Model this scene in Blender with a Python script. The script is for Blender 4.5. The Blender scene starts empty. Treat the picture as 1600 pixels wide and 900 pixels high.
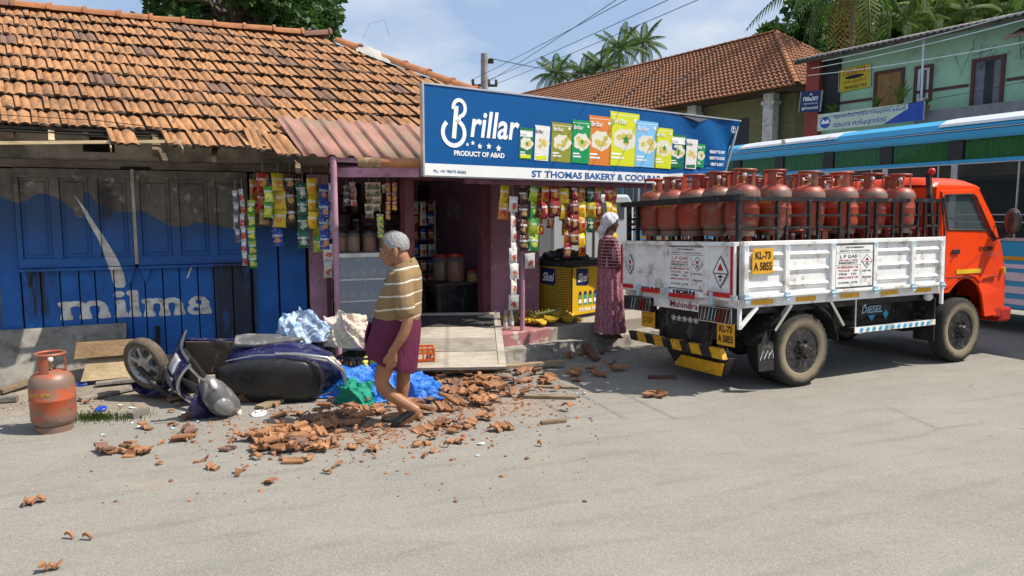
import bpy, bmesh, math, random
import numpy as np
from mathutils import Vector, Matrix, Euler

# ------------------------------------------------------------------ camera, sky, sun, exposure
random.seed(7)
S = bpy.context.scene
COL = S.collection
R = math.radians
CAM_H, FOC, PITCH = 1.78, 1110.0, math.atan(120 / 1110.0)
cd = bpy.data.cameras.new('camera')
cam = bpy.data.objects.new('camera', cd)
COL.objects.link(cam)
cam.location = (0, 0, CAM_H)
cam.rotation_euler = (R(90) - PITCH, 0, 0)
cd.sensor_width = 36
cd.lens = FOC / 1600 * 36
cd.clip_start = .05
cd.clip_end = 2000
S.camera = cam

SUN_EL, SUN_H = R(55.5), Vector((.994, -.105, 0)).normalized()
wd = bpy.data.worlds.new('World')
S.world = wd
wd.use_nodes = True
wn, wl = wd.node_tree.nodes, wd.node_tree.links
bg = wn['Background']
sky = wn.new('ShaderNodeTexSky')
sky.sky_type = 'NISHITA'
sky.sun_disc = False
sky.sun_elevation = SUN_EL
sky.sun_rotation = math.atan2(SUN_H.x, SUN_H.y)
sky.altitude = 50
sky.air_density = 1.0
sky.dust_density = 2.2
sky.ozone_density = 2.0
# soft cloud banks, laid out over the whole dome by one noise
tc = wn.new('ShaderNodeTexCoord')
sp = wn.new('ShaderNodeSeparateXYZ')
wl.new(tc.outputs['Generated'], sp.inputs[0])
mz = wn.new('ShaderNodeMath'); mz.operation = 'ADD'; mz.inputs[1].default_value = .28
wl.new(sp.outputs[2], mz.inputs[0])
dx = wn.new('ShaderNodeMath'); dx.operation = 'DIVIDE'
dy = wn.new('ShaderNodeMath'); dy.operation = 'DIVIDE'
wl.new(sp.outputs[0], dx.inputs[0]); wl.new(mz.outputs[0], dx.inputs[1])
wl.new(sp.outputs[1], dy.inputs[0]); wl.new(mz.outputs[0], dy.inputs[1])
cb = wn.new('ShaderNodeCombineXYZ')
wl.new(dx.outputs[0], cb.inputs[0]); wl.new(dy.outputs[0], cb.inputs[1])
cn = wn.new('ShaderNodeTexNoise')
cn.inputs['Scale'].default_value = 1.25
cn.inputs['Detail'].default_value = 7
cn.inputs['Roughness'].default_value = .56
cmap = wn.new('ShaderNodeMapping')
cmap.inputs['Location'].default_value = (3.25, 1.1, 0)
wl.new(cb.outputs[0], cmap.inputs[0]); wl.new(cmap.outputs[0], cn.inputs['Vector'])
cr = wn.new('ShaderNodeValToRGB')
cr.color_ramp.elements[0].position = .46; cr.color_ramp.elements[0].color = (.02, .02, .02, 1)
cr.color_ramp.elements[1].position = .72; cr.color_ramp.elements[1].color = (.92, .92, .92, 1)
wl.new(cn.outputs[0], cr.inputs[0])
cm = wn.new('ShaderNodeMix'); cm.data_type = 'RGBA'
cm.inputs[7].default_value = (7.6, 7.8, 8.1, 1)
hz = wn.new('ShaderNodeMix'); hz.data_type = 'RGBA'; hz.inputs[0].default_value = .5; hz.inputs[7].default_value = (4.3, 6.0, 8.8, 1)     # thin bright haze
wl.new(sky.outputs[0], hz.inputs[6])
wl.new(cr.outputs[0], cm.inputs[0]); wl.new(hz.outputs[2], cm.inputs[6]); wl.new(cm.outputs[2], bg.inputs[0])
bg.inputs[1].default_value = .092

sd = bpy.data.lights.new('sun', 'SUN')
sd.energy = 5.0
sd.angle = R(.53)
sd.color = (1, .94, .84)
sun = bpy.data.objects.new('sun', sd)
COL.objects.link(sun)
sdir = SUN_H * math.cos(SUN_EL) + Vector((0, 0, math.sin(SUN_EL)))
sun.rotation_euler = sdir.to_track_quat('Z', 'Y').to_euler()
sun.location = sdir * 40
vs = S.view_settings
vs.view_transform = 'Standard'; vs.look = 'None'; vs.gamma = 1; vs.use_curve_mapping = False
vs.exposure = .36
S.cycles.max_bounces = 6
S.cycles.use_denoising = True

# ------------------------------------------------------------------ helpers
def ground(px, py, z=0.0):
    """the place on a level at height z that a point of the 1600 x 900 photo shows"""
    c, s = math.cos(PITCH), math.sin(PITCH)
    a, b = (px - 800) / FOC, -(py - 450) / FOC
    d = Vector((a, c + b * s, -s + b * c))
    return Vector((0, 0, CAM_H)) + d * ((z - CAM_H) / d.z)

class Frame:
    """a local layout: u along a front, v into it, z up"""
    def __init__(s, o, deg):
        s.o = Vector((o[0], o[1], 0)); s.a = R(deg)
        s.d = Vector((math.cos(s.a), math.sin(s.a), 0)); s.n = Vector((-math.sin(s.a), math.cos(s.a), 0))
    def __call__(s, u, v, z=0.0):
        return s.o + s.d * u + s.n * v + Vector((0, 0, z))
    def loc(s, p):
        q = Vector(p) - s.o
        return Vector((q.dot(s.d), q.dot(s.n), q.z))
    def M(s):
        return Matrix.Translation(s.o) @ Matrix.Rotation(s.a, 4, 'Z')

FA = Frame((-5.3, 7.35), 24)        # the old shop with the blue shutters
FB = Frame((-.11, 8.07), 36)        # the bakery beside it
FT = Frame((2.173, 6.666), 26)      # the gas truck: rear near corner of its bed

def link(o, parent=None):
    COL.objects.link(o)
    if parent: o.parent = parent
    return o
def tag(o, label=None, cat=None, group=None, kind=None):
    if label: o['label'] = label
    if cat: o['category'] = cat
    if group: o['group'] = group
    if kind: o['kind'] = kind
    return o
def thing(name, label, cat, loc=(0, 0, 0), rz=0, group=None):
    o = bpy.data.objects.new(name, None)
    o.empty_display_size = .1
    o.location = loc; o.rotation_euler = (0, 0, rz)
    return tag(link(o), label, cat, group)
def frame_thing(name, label, cat, fr):
    return thing(name, label, cat, fr.o, fr.a)
def copy_tree(o, parent=None):
    c = link(o.copy(), parent)
    for ch in list(o.children): copy_tree(ch, c)
    return c

class MB:
    def __init__(s, T=None):
        s.v, s.f, s.m, s.T = [], [], [], T or Matrix()
    def add(s, vs, fs, m=0):
        b = len(s.v)
        s.v += [s.T @ Vector(v) for v in vs]
        s.f += [[b + i for i in f] for f in fs]
        s.m += ([m] * len(fs) if isinstance(m, int) else list(m))
        return s
    def hexa(s, p, m=0):                       # 8 points: bottom ring then top ring
        return s.add(p, [(3, 2, 1, 0), (4, 5, 6, 7), (0, 1, 5, 4), (1, 2, 6, 5), (2, 3, 7, 6), (3, 0, 4, 7)], m)
    def bb(s, x0, x1, y0, y1, z0, z1, m=0):
        return s.hexa([(x0, y0, z0), (x1, y0, z0), (x1, y1, z0), (x0, y1, z0), (x0, y0, z1), (x1, y0, z1), (x1, y1, z1), (x0, y1, z1)], m)
    def box(s, c, d, rot=None, m=0):
        x, y, z = d[0] / 2, d[1] / 2, d[2] / 2
        q = Matrix.Translation(c) @ (rot.to_matrix().to_4x4() if rot else Matrix())
        return s.hexa([q @ Vector(k) for k in [(-x, -y, -z), (x, -y, -z), (x, y, -z), (-x, y, -z), (-x, -y, z), (x, -y, z), (x, y, z), (-x, y, z)]], m)
    def bar(s, a, b, w, h, m=0, up=(0, 0, 1)):
        a, b = Vector(a), Vector(b); t = (b - a).normalized(); up = Vector(up)
        if abs(t.dot(up)) > .98: up = Vector((1, 0, 0))
        x = t.cross(up).normalized() * (w / 2); y = x.cross(t).normalized() * (h / 2)
        return s.hexa([a - x - y, a + x - y, b + x - y, b - x - y, a - x + y, a + x + y, b + x + y, b - x + y], m)
    def tube(s, pts, r, n=8, m=0, cap=True, sq=1.0, closed=False):
        pts = [Vector(p) for p in pts]; k = len(pts)
        rr = r if isinstance(r, (list, tuple)) else [r] * k
        vs, fs = [], []
        t0 = (pts[1] - pts[0]).normalized()
        x = t0.orthogonal().normalized()
        if abs(t0.z) < .9: x = t0.cross(Vector((0, 0, 1))).normalized()
        for i, p in enumerate(pts):
            if closed: t = (pts[(i + 1) % k] - pts[i - 1]).normalized()
            else: t = (pts[min(i + 1, k - 1)] - pts[max(i - 1, 0)]).normalized()
            x = (x - t * x.dot(t)).normalized(); y = t.cross(x)
            for j in range(n):
                a = 2 * math.pi * j / n
                vs.append(p + (x * math.cos(a) + y * math.sin(a) * sq) * rr[i])
        for i in range(k if closed else k - 1):
            for j in range(n):
                i2 = (i + 1) % k
                fs.append((i * n + j, i * n + (j + 1) % n, i2 * n + (j + 1) % n, i2 * n + j))
        if cap and not closed:
            fs.append(tuple(reversed(range(n)))); fs.append(tuple(range((k - 1) * n, k * n)))
        return s.add(vs, fs, m)
    def lathe(s, prof, n=24, m=0, axis='z', c=(0, 0, 0), cap=True):
        vs, fs = [], []
        for r, z in prof:
            for j in range(n):
                a = 2 * math.pi * j / n
                p = (r * math.cos(a), r * math.sin(a), z)
                if axis == 'y': p = (p[0], p[2], p[1])
                if axis == 'x': p = (p[2], p[0], p[1])
                vs.append(Vector(p) + Vector(c))
        for i in range(len(prof) - 1):
            for j in range(n):
                fs.append((i * n + j, i * n + (j + 1) % n, (i + 1) * n + (j + 1) % n, (i + 1) * n + j))
        if cap:
            fs.append(tuple(reversed(range(n)))); fs.append(tuple(range((len(prof) - 1) * n, len(prof) * n)))
        return s.add(vs, fs, m)
    def prism(s, poly, y0, y1, m=0, plane='xz'):
        """a 2-D outline given a thickness: plane xz goes from y0 to y1, xy from z0 to z1, yz from x0 to x1"""
        mk = {'xz': lambda p, t: (p[0], t, p[1]), 'xy': lambda p, t: (p[0], p[1], t), 'yz': lambda p, t: (t, p[0], p[1])}[plane]
        n = len(poly)
        vs = [mk(p, y0) for p in poly] + [mk(p, y1) for p in poly]
        fs = [tuple(range(n)), tuple(reversed(range(n, 2 * n)))] + [(i, n + i, n + (i + 1) % n, (i + 1) % n) for i in range(n)]
        return s.add(vs, fs, m)
    def grid(s, fn, nu, nv, m=0, wrap=False):
        vs = [fn(i / nu, j / nv) for j in range(nv + 1) for i in range(nu + (0 if wrap else 1))]
        w = nu if wrap else nu + 1
        fs = []
        for j in range(nv):
            for i in range(nu):
                a, b = j * w + i, j * w + (i + 1) % w
                fs.append((a, b, b + w, a + w))
        return s.add(vs, fs, m)
    def loft(s, rings, m=0, cap=True):
        n = len(rings[0]); vs = [p for r in rings for p in r]; fs = []
        for i in range(len(rings) - 1):
            for j in range(n):
                fs.append((i * n + j, i * n + (j + 1) % n, (i + 1) * n + (j + 1) % n, (i + 1) * n + j))
        if cap: fs += [tuple(reversed(range(n))), tuple(range((len(rings) - 1) * n, len(rings) * n))]
        return s.add(vs, fs, m)
    def ball(s, c, r, n=12, k=8, m=0, rot=None):
        r = (r, r, r) if isinstance(r, (int, float)) else r
        q = rot.to_matrix() if rot else Matrix.Identity(3)
        def fn(a, b):
            th, ph = a * 2 * math.pi, (b - .5) * math.pi * .999
            return Vector(c) + q @ Vector((r[0] * math.cos(ph) * math.cos(th), r[1] * math.cos(ph) * math.sin(th), r[2] * math.sin(ph)))
        return s.grid(fn, n, k, m, True)
    def mesh(s, name, smooth=0):
        me = bpy.data.meshes.new(name)
        me.from_pydata([tuple(v) for v in s.v], [], s.f)
        me.polygons.foreach_set('material_index', s.m)
        bm = bmesh.new(); bm.from_mesh(me)
        bmesh.ops.recalc_face_normals(bm, faces=bm.faces)
        bm.to_mesh(me); bm.free()
        if smooth:
            me.polygons.foreach_set('use_smooth', [True] * len(me.polygons))
            me.set_sharp_from_angle(angle=R(smooth))
        return me
    def build(s, name, mats, parent=None, smooth=0, loc=None, rot=None, bev=0, seg=2):
        me = s.mesh(name, smooth)
        for k in (mats if isinstance(mats, (list, tuple)) else [mats]): me.materials.append(k)
        o = link(bpy.data.objects.new(name, me), parent)
        if loc is not None: o.location = loc
        if rot is not None: o.rotation_euler = rot
        if bev:
            b = o.modifiers.new('bevel', 'BEVEL'); b.width = bev; b.segments = seg; b.limit_method = 'ANGLE'; b.angle_limit = R(35)
            b.harden_normals = False
        return o
def inst(name, me, parent=None, loc=(0, 0, 0), rot=(0, 0, 0), sc=None):
    o = link(bpy.data.objects.new(name, me), parent)
    o.location = loc; o.rotation_euler = rot
    if sc: o.scale = sc
    return o
def strut(o, label=None):
    return tag(o, label, kind='structure')

# ------------------------------------------------------------------ materials
def C(*c):
    return (c[0], c[1], c[2], 1)
def hx(h):
    f = lambda v: (v / 12.92 if v <= .04045 else ((v + .055) / 1.055) ** 2.4)
    return tuple(f(int(h[i:i + 2], 16) / 255) for i in (0, 2, 4))
class NT:
    def __init__(s, name):
        s.mat = bpy.data.materials.new(name); s.mat.use_nodes = True
        s.n, s.l = s.mat.node_tree.nodes, s.mat.node_tree.links
        s.b = s.n['Principled BSDF']
        s.co = s.n.new('ShaderNodeTexCoord').outputs['Object']
    def link(s, a, b): s.l.new(a, b)
    def val(s, x, sock):
        if isinstance(x, (int, float)): sock.default_value = x
        elif isinstance(x, tuple): sock.default_value = C(*x) if len(x) == 3 and sock.type == 'RGBA' else x
        else: s.l.new(x, sock)
    def math(s, op, a, b=0.0, clamp=False):
        k = s.n.new('ShaderNodeMath'); k.operation = op; k.use_clamp = clamp
        s.val(a, k.inputs[0]); s.val(b, k.inputs[1]); return k.outputs[0]
    def noise(s, scale, detail=4, rough=.55, vec=None, stretch=None, off=None):
        v = vec or s.co
        if stretch or off:
            mp = s.n.new('ShaderNodeMapping'); s.l.new(v, mp.inputs[0])
            if stretch: mp.inputs['Scale'].default_value = stretch
            if off: mp.inputs['Location'].default_value = off
            v = mp.outputs[0]
        k = s.n.new('ShaderNodeTexNoise'); k.inputs['Scale'].default_value = scale
        k.inputs['Detail'].default_value = detail; k.inputs['Roughness'].default_value = rough
        s.l.new(v, k.inputs['Vector']); return k.outputs['Fac']
    def voro(s, scale, feat='F1', vec=None):
        k = s.n.new('ShaderNodeTexVoronoi'); k.inputs['Scale'].default_value = scale; k.feature = feat
        s.l.new(vec or s.co, k.inputs['Vector']); return k
    def ramp(s, fac, lo, hi, a=0.0, b=1.0):
        k = s.n.new('ShaderNodeMapRange'); s.val(fac, k.inputs[0])
        for i, x in enumerate((lo, hi, a, b)): k.inputs[i + 1].default_value = x
        k.clamp = True
        return k.outputs[0]
    def mix(s, f, a, b, mode='MIX'):
        k = s.n.new('ShaderNodeMix'); k.data_type = 'RGBA'; k.blend_type = mode
        s.val(f, k.inputs[0]); s.val(a, k.inputs[6]); s.val(b, k.inputs[7]); return k.outputs[2]
    def xyz(s, vec=None):
        k = s.n.new('ShaderNodeSeparateXYZ'); s.l.new(vec or s.co, k.inputs[0]); return k.outputs
    def curve(s, fac, pts, lo, hi, vlo, vhi):
        """a drawn line: value (vlo..vhi) over fac (lo..hi)"""
        k = s.n.new('ShaderNodeFloatCurve'); c = k.mapping.curves[0]
        P = [((p[0] - lo) / (hi - lo), (p[1] - vlo) / (vhi - vlo)) for p in pts]
        c.points[0].location = P[0]; c.points[1].location = P[-1]
        for p in P[1:-1]: c.points.new(*p)
        k.mapping.update()
        s.l.new(s.ramp(fac, lo, hi), k.inputs[1])
        return s.math('ADD', s.math('MULTIPLY', k.outputs[0], vhi - vlo), vlo)
    def rnd(s):
        return s.n.new('ShaderNodeObjectInfo').outputs['Random']
    def bump(s, h, strength=.3, dist=.01):
        k = s.n.new('ShaderNodeBump'); k.inputs['Strength'].default_value = strength; k.inputs['Distance'].default_value = dist
        s.val(h, k.inputs['Height']); s.l.new(k.outputs[0], s.b.inputs['Normal'])
    def done(s, col, rough=.7, metal=0.0, spec=.5, coat=0.0):
        s.val(col, s.b.inputs['Base Color']); s.val(rough, s.b.inputs['Roughness'])
        s.b.inputs['Metallic'].default_value = metal; s.b.inputs['Specular IOR Level'].default_value = spec
        s.b.inputs['Coat Weight'].default_value = coat
        return s.mat
_MC = {}
def mat(name, col, rough=.7, metal=0, var=.3, scale=5, dirt=None, bump=0, bscale=60, rand=0, stretch=None, spec=.4, coat=0):
    """painted or plain surface: patchy tone, optional grime (colour, amount 0..1, scale), grain"""
    if name in _MC: return _MC[name]
    t = NT(name)
    dk = tuple(c * (1 - var) for c in col)
    c = t.mix(t.ramp(t.noise(scale, 5, .6, stretch=stretch), .3, .7), tuple(min(1, k * (1 + var * .25)) for k in col), dk)
    r = rough
    if rand:
        c = t.mix(1.0, c, t.ramp(t.rnd(), 0, 1, 1 - rand, 1 + rand * .35), 'MULTIPLY')
    if dirt:
        f = t.ramp(t.noise(dirt[2], 6, .65, stretch=stretch, off=(3, 1, 7)), .62 - dirt[1] * .3, .72 - dirt[1] * .2)
        c = t.mix(t.math('MULTIPLY', f, .85), c, dirt[0])
        r = t.math('ADD', t.math('MULTIPLY', f, .25), rough, True)
    if bump: t.bump(t.noise(bscale, 4, .6), bump, .01)
    _MC[name] = t.done(c, r, metal, spec, coat)
    return t.mat
def wood(name, col, dark, rough=.8, ax='x', rand=.35):
    if name in _MC: return _MC[name]
    t = NT(name)
    st = {'x': (1.2, 14, 14), 'y': (14, 1.2, 14), 'z': (14, 14, 1.2)}[ax]
    n = t.noise(3.2, 6, .65, stretch=st)
    c = t.mix(t.ramp(n, .35, .65), col, dark)
    c = t.mix(t.ramp(t.noise(2.5, 4), .5, .75), c, tuple(k * .55 for k in dark))
    if rand: c = t.mix(1.0, c, t.ramp(t.rnd(), 0, 1, 1 - rand, 1.1), 'MULTIPLY')
    t.bump(n, .35, .006)
    _MC[name] = t.done(c, rough, 0, .3)
    return t.mat

# ------------------------------------------------------------------ lettering
def pm(o, x, up):
    """matrix for flat print: x = reading direction, up = up, third axis out of the face"""
    x, up = Vector(x).normalized(), Vector(up).normalized(); n = x.cross(up)
    m = Matrix((x, up, n)).transposed().to_4x4(); m.translation = Vector(o); return m
def text_mesh(s, size, bold=0, shear=0, align='CENTER', width=None, ext=.0008, height=None):
    c = bpy.data.curves.new('lettering', 'FONT'); c.body = s; c.size = size; c.shear = shear
    c.align_x = align; c.align_y = 'CENTER'; c.offset = bold; c.extrude = ext; c.resolution_u = 3
    o = bpy.data.objects.new('lettering', c)
    me = bpy.data.meshes.new_from_object(o)
    bpy.data.objects.remove(o); bpy.data.curves.remove(c)
    n = len(me.vertices)
    if n and (width or height):
        a = np.empty(n * 3); me.vertices.foreach_get('co', a); a = a.reshape(-1, 3)
        w = a[:, 0].max() - a[:, 0].min(); h = a[:, 1].max() - a[:, 1].min()
        if width: a[:, 0] *= width / max(w, 1e-4)
        if height: a[:, 1] *= height / max(h, 1e-4)
        me.vertices.foreach_set('co', a.ravel())
    return me
def text(s, size, m, M, parent=None, name='lettering', **k):
    me = text_mesh(s, size, **k); me.materials.append(m)
    o = link(bpy.data.objects.new(name, me), parent); o.matrix_local = M
    return o
def flat(polys, name, mats, M, parent=None, step=.0006, thick=.0006):
    """printed shapes: a list of (outline, material index), each laid just over the one before"""
    b = MB()
    for i, (p, m) in enumerate(polys): b.prism(p, .0004 + i * step, .0004 + i * step + thick, m, 'xy')
    o = b.build(name, mats, parent); o.matrix_local = M
    return o
def disc(cx, cy, rx, ry=None, n=18, a0=0.0):
    ry = ry or rx
    return [(cx + rx * math.cos(a0 + 2 * math.pi * i / n), cy + ry * math.sin(a0 + 2 * math.pi * i / n)) for i in range(n)]
def rect(x0, x1, y0, y1):
    return [(x0, y0), (x1, y0), (x1, y1), (x0, y1)]
# ------------------------------------------------------------------ ground, road
def road_material():
    t = NT('asphalt')
    a = t.noise(120, 4, .75); b = t.noise(1.1, 6, .62); w = t.noise(1.6, 5, .6, stretch=(.35, 2.6, 1))
    vo = t.voro(170).outputs['Distance']
    c = t.mix(t.ramp(b, .32, .7), (.262, .245, .212), (.212, .198, .174))
    c = t.mix(t.ramp(w, .52, .7, 0, .4), c, (.31, .275, .225))
    c = t.mix(t.ramp(t.noise(.35, 5, .6, off=(4, 2, 0)), .5, .7, 0, .3), c, (.2, .186, .162))
    cr_ = t.voro(.55, 'DISTANCE_TO_EDGE').outputs['Distance']
    c = t.mix(t.math('MULTIPLY', t.ramp(t.math('ADD', cr_, t.math('MULTIPLY', t.noise(9, 5, .7), .03)), .024, .015), t.ramp(t.noise(.8, 3, off=(8, 1, 0)), .55, .65, 0, .55)), c, (.07, .065, .058))
    c = t.mix(t.ramp(a, .5, .78, 0, .75), c, (.46, .42, .35))
    c = t.mix(t.ramp(a, .46, .26, 0, .8), c, (.07, .064, .056))
    # oil drips and worn dark blotches
    c = t.mix(t.ramp(t.noise(3.1, 4, .6, off=(6, 3, 0)), .70, .76, 0, .45), c, (.09, .083, .075))
    # tyre polish: faint darker tracks curving with the traffic
    x, y, z = t.xyz()
    q = t.math('ADD', t.math('MULTIPLY', x, .40), t.math('MULTIPLY', y, -.92))
    q = t.math('ADD', q, t.math('MULTIPLY', t.noise(.5, 3), .5))
    tr = t.math('SINE', t.math('MULTIPLY', q, 21.0))
    c = t.mix(t.math('MULTIPLY', t.ramp(tr, .5, 1, 0, .22), t.ramp(t.noise(1.3, 5, .7, stretch=(.6, 2, 1)), .42, .62)), c, (.10, .095, .088))
    # red dust from crushed tiles, fine
    c = t.mix(t.ramp(t.noise(1.9, 6, .7, off=(9, 0, 3)), .6, .78, 0, .28), c, (.34, .2, .12))
    def spot(cx, cy, rx, ry):
        ex = t.math('DIVIDE', t.math('SUBTRACT', x, cx), rx); ey = t.math('DIVIDE', t.math('SUBTRACT', y, cy), ry)
        return t.ramp(t.math('ADD', t.math('SQRT', t.math('ADD', t.math('MULTIPLY', ex, ex), t.math('MULTIPLY', ey, ey))), t.math('MULTIPLY', t.noise(4, 6, .7), .9)), 1.35, .5)
    dust = t.math('MAXIMUM', spot(-1.5, 5.6, 1.1, .5), spot(-.45, 6.4, 1.1, .7))      # brick dust ground into the tar where the tiles fell
    c = t.mix(t.math('MULTIPLY', dust, .6), c, (.33, .19, .115))
    t.bump(t.math('ADD', a, t.math('MULTIPLY', vo, .8)), .5, .006)
    return t.done(c, .86, 0, .35)
def soil_material():
    t = NT('roadside_soil')
    a = t.noise(90, 4, .7); b = t.noise(1.4, 6, .65)
    c = t.mix(t.ramp(b, .35, .65), (.36, .31, .235), (.22, .185, .14))
    c = t.mix(t.ramp(a, .56, .7), c, (.45, .41, .34))
    c = t.mix(t.ramp(a, .42, .3), c, (.1, .085, .065))
    c = t.mix(t.ramp(t.noise(5, 5, .7, off=(1, 5, 2)), .6, .75, 0, .6), c, (.13, .11, .09))
    t.bump(t.math('ADD', a, t.math('MULTIPLY', t.noise(14, 5), 1.5)), .7, .02)
    return t.done(c, .92, 0, .2)
M_SOIL, M_ROAD = soil_material(), road_material()

gb = MB()
N = 26
def gfn(i, j):
    x, y = (i - .5) * 1200, (j - .5) * 1200 + 200
    return (x, y, 0)
gb.grid(gfn, 12, 12)
strut(gb.build('ground', M_SOIL))
edge = []
rr = random.Random(3)
for k in range(60):
    u = -22 + k * .42
    if u > 3.2: break
    edge.append(FA(u, -1.55 - .22 * math.sin(u * 1.3) + rr.uniform(-.09, .09)))
for u, v in [(-.55, -.75), (-.2, -.5), (.3, -.2), (.8, -.1), (1.4, -.14), (2.0, -.06), (2.6, -.1), (3.3, -.05), (4.6, .4), (6, 3), (6, 12)]:
    edge.append(FB(u, v))
edge += [Vector((4, 60, 0)), Vector((90, 60, 0)), Vector((90, -40, 0)), Vector((-50, -40, 0))]
rb = MB()
rb.add([(p.x, p.y, .004) for p in edge], [tuple(range(len(edge)))])
strut(rb.build('road', M_ROAD))

# loose gravel on the shoulder (nobody could count it)
def pebble(r, rnd, k=5):
    b = []
    for z, s in ((0, 1), (.55, .75)):
        for i in range(k):
            a = 6.283 * i / k + rnd.uniform(-.3, .3)
            b.append((math.cos(a) * r * s * rnd.uniform(.7, 1.1), math.sin(a) * r * s * rnd.uniform(.7, 1.1), z * r))
    return b
gm = MB(); rr = random.Random(11)
def in_shoulder(u): return rr.uniform(-1.75, -.35)
for k in range(2300):
    if rr.random() < .7:
        u = rr.uniform(-1.2, 5); p = FA(u, in_shoulder(u))
    else:
        p = FB(rr.uniform(-.6, 3.6), rr.gauss(-.3, .35))
    r = abs(rr.gauss(0, .006)) + .004
    vs = [(p.x + a, p.y + b, .004 + c) for a, b, c in pebble(r, rr)]
    gm.add(vs, [(0, 1, 6, 5), (1, 2, 7, 6), (2, 3, 8, 7), (3, 4, 9, 8), (4, 0, 5, 9), (5, 6, 7, 8, 9)], rr.choice((0, 0, 1, 2)))
tag(gm.build('gravel', [mat('pebble_pale', (.42, .37, .3), .9), mat('pebble_brown', (.2, .16, .12), .9), mat('pebble_grey', (.26, .25, .23), .9)]),
    'loose gravel along the roadside in front of the shops', 'gravel', kind='stuff')

# ------------------------------------------------------------------ the old shop: tiled roof over blue shutters
M_DARKWOOD = wood('old_dark_wood', (.13, .1, .075), (.06, .045, .035))
M_RAFTER = wood('rafter_wood', (.3, .22, .13), (.14, .1, .06), ax='y')
M_LATH = wood('fresh_lath', (.62, .5, .3), (.42, .31, .17))
M_PLASTER = mat('sooty_plaster', (.42, .37, .30), .9, var=.45, scale=3.5, dirt=((.14, .12, .1), .35, 2.2), bump=.6, bscale=30)
M_CONC = mat('raw_concrete', (.3, .275, .235), .9, var=.4, scale=4, dirt=((.12, .105, .09), .35, 7), bump=.6, bscale=50)

def shutter_paint():
    t = NT('shutter_paint')
    u, v, z = t.xyz()
    wave = [(-.3, 1.96), (0, 1.95), (.1, 1.9), (.21, 1.87), (.31, 1.92), (.42, 1.96), (.5, 1.94), (.6, 1.87), (.68, 1.79), (.76, 1.71), (.785, 1.96), (.83, 1.985), (.88, 1.9), (.95, 1.84),
            (1.06, 1.79), (1.16, 1.77), (1.28, 1.79), (1.4, 1.74), (1.52, 1.67), (1.64, 1.61), (1.75, 1.61), (1.89, 1.655), (2.0, 1.635), (2.15, 1.6), (2.38, 1.58), (2.6, 1.6)]
    line = t.curve(u, wave, -.3, 2.6, 1.4, 2.1)
    low = t.math('LESS_THAN', z, line)
    n = t.noise(3, 6, .65)
    blue = t.mix(t.ramp(n, .35, .7), (.01, .115, .40), (.008, .07, .26))
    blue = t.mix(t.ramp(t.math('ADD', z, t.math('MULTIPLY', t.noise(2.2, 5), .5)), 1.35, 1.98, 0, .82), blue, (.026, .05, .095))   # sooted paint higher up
    top = t.mix(t.ramp(t.noise(6, 6, .7), .35, .65), (.15, .125, .095), (.07, .058, .046))
    top = t.mix(t.ramp(t.noise(9, 5, .7, off=(2, 2, 5)), .58, .72), top, (.36, .32, .26))
    c = t.mix(low, top, blue)
    # the white milk streak of the sign painting
    g = t.curve(z, [(.94, 1.075), (1.0, 1.07), (1.16, 1.045), (1.3, 1.0), (1.45, .945), (1.66, .845), (1.84, .765), (1.95, .7)], .94, 1.95, .6, 1.2)
    hw = t.curve(z, [(.94, 0), (.965, .052), (1.03, .062), (1.16, .06), (1.3, .052), (1.45, .036), (1.66, .026), (1.8, .016), (1.95, 0)], .94, 1.95, 0, .1)
    st = t.math('LESS_THAN', t.math('ABSOLUTE', t.math('SUBTRACT', u, g)), hw)
    st = t.math('MULTIPLY', st, t.math('MULTIPLY', t.math('LESS_THAN', z, 1.95), t.math('GREATER_THAN', z, .945)))
    white = t.mix(t.ramp(t.noise(12, 5, .7), .4, .7), (.6, .58, .53), (.3, .28, .25))
    c = t.mix(st, c, white)
    # scorched and oil-black patches with shapes of their own
    drip = t.noise(4, 6, .7, stretch=(3.2, 1, .35))
    def win(a, b, lo, hi, s=.04):
        f = t.math('MULTIPLY', t.ramp(u, a - s, a + s), t.ramp(u, b + s, b - s))
        return t.math('MULTIPLY', f, t.math('MULTIPLY', t.ramp(z, lo - s, lo + s), t.ramp(z, hi + s, hi - s)))
    k = t.math('MULTIPLY', win(2.02, 2.5, .1, 1.19), t.ramp(drip, .3, .44))
    k = t.math('MAXIMUM', k, t.math('MULTIPLY', win(.16, .46, .68, 1.17, .06), t.ramp(drip, .44, .54)))
    k = t.math('MAXIMUM', k, t.math('MULTIPLY', win(.93, 1.08, 1.7, 2.06, .05), t.ramp(t.noise(7, 4), .36, .46)))
    k = t.math('MAXIMUM', k, t.math('MULTIPLY', win(-.4, 3.2, .1, 1.2), t.ramp(drip, .62, .7)))
    c = t.mix(t.math('MULTIPLY', k, .92), c, (.022, .02, .018))
    # bare, scuffed edges
    c = t.mix(t.ramp(t.noise(22, 5, .75), .69, .74, 0, .7), c, (.33, .31, .28))
    t.bump(t.noise(18, 5, .7, stretch=(4, 4, .6)), .25, .004)
    return t.done(c, .62, 0, .35)
M_SHUT = shutter_paint()
M_MILK = mat('sign_white', (.66, .64, .59), .75, var=.35, scale=9, dirt=((.2, .18, .16), .3, 14))

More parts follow.
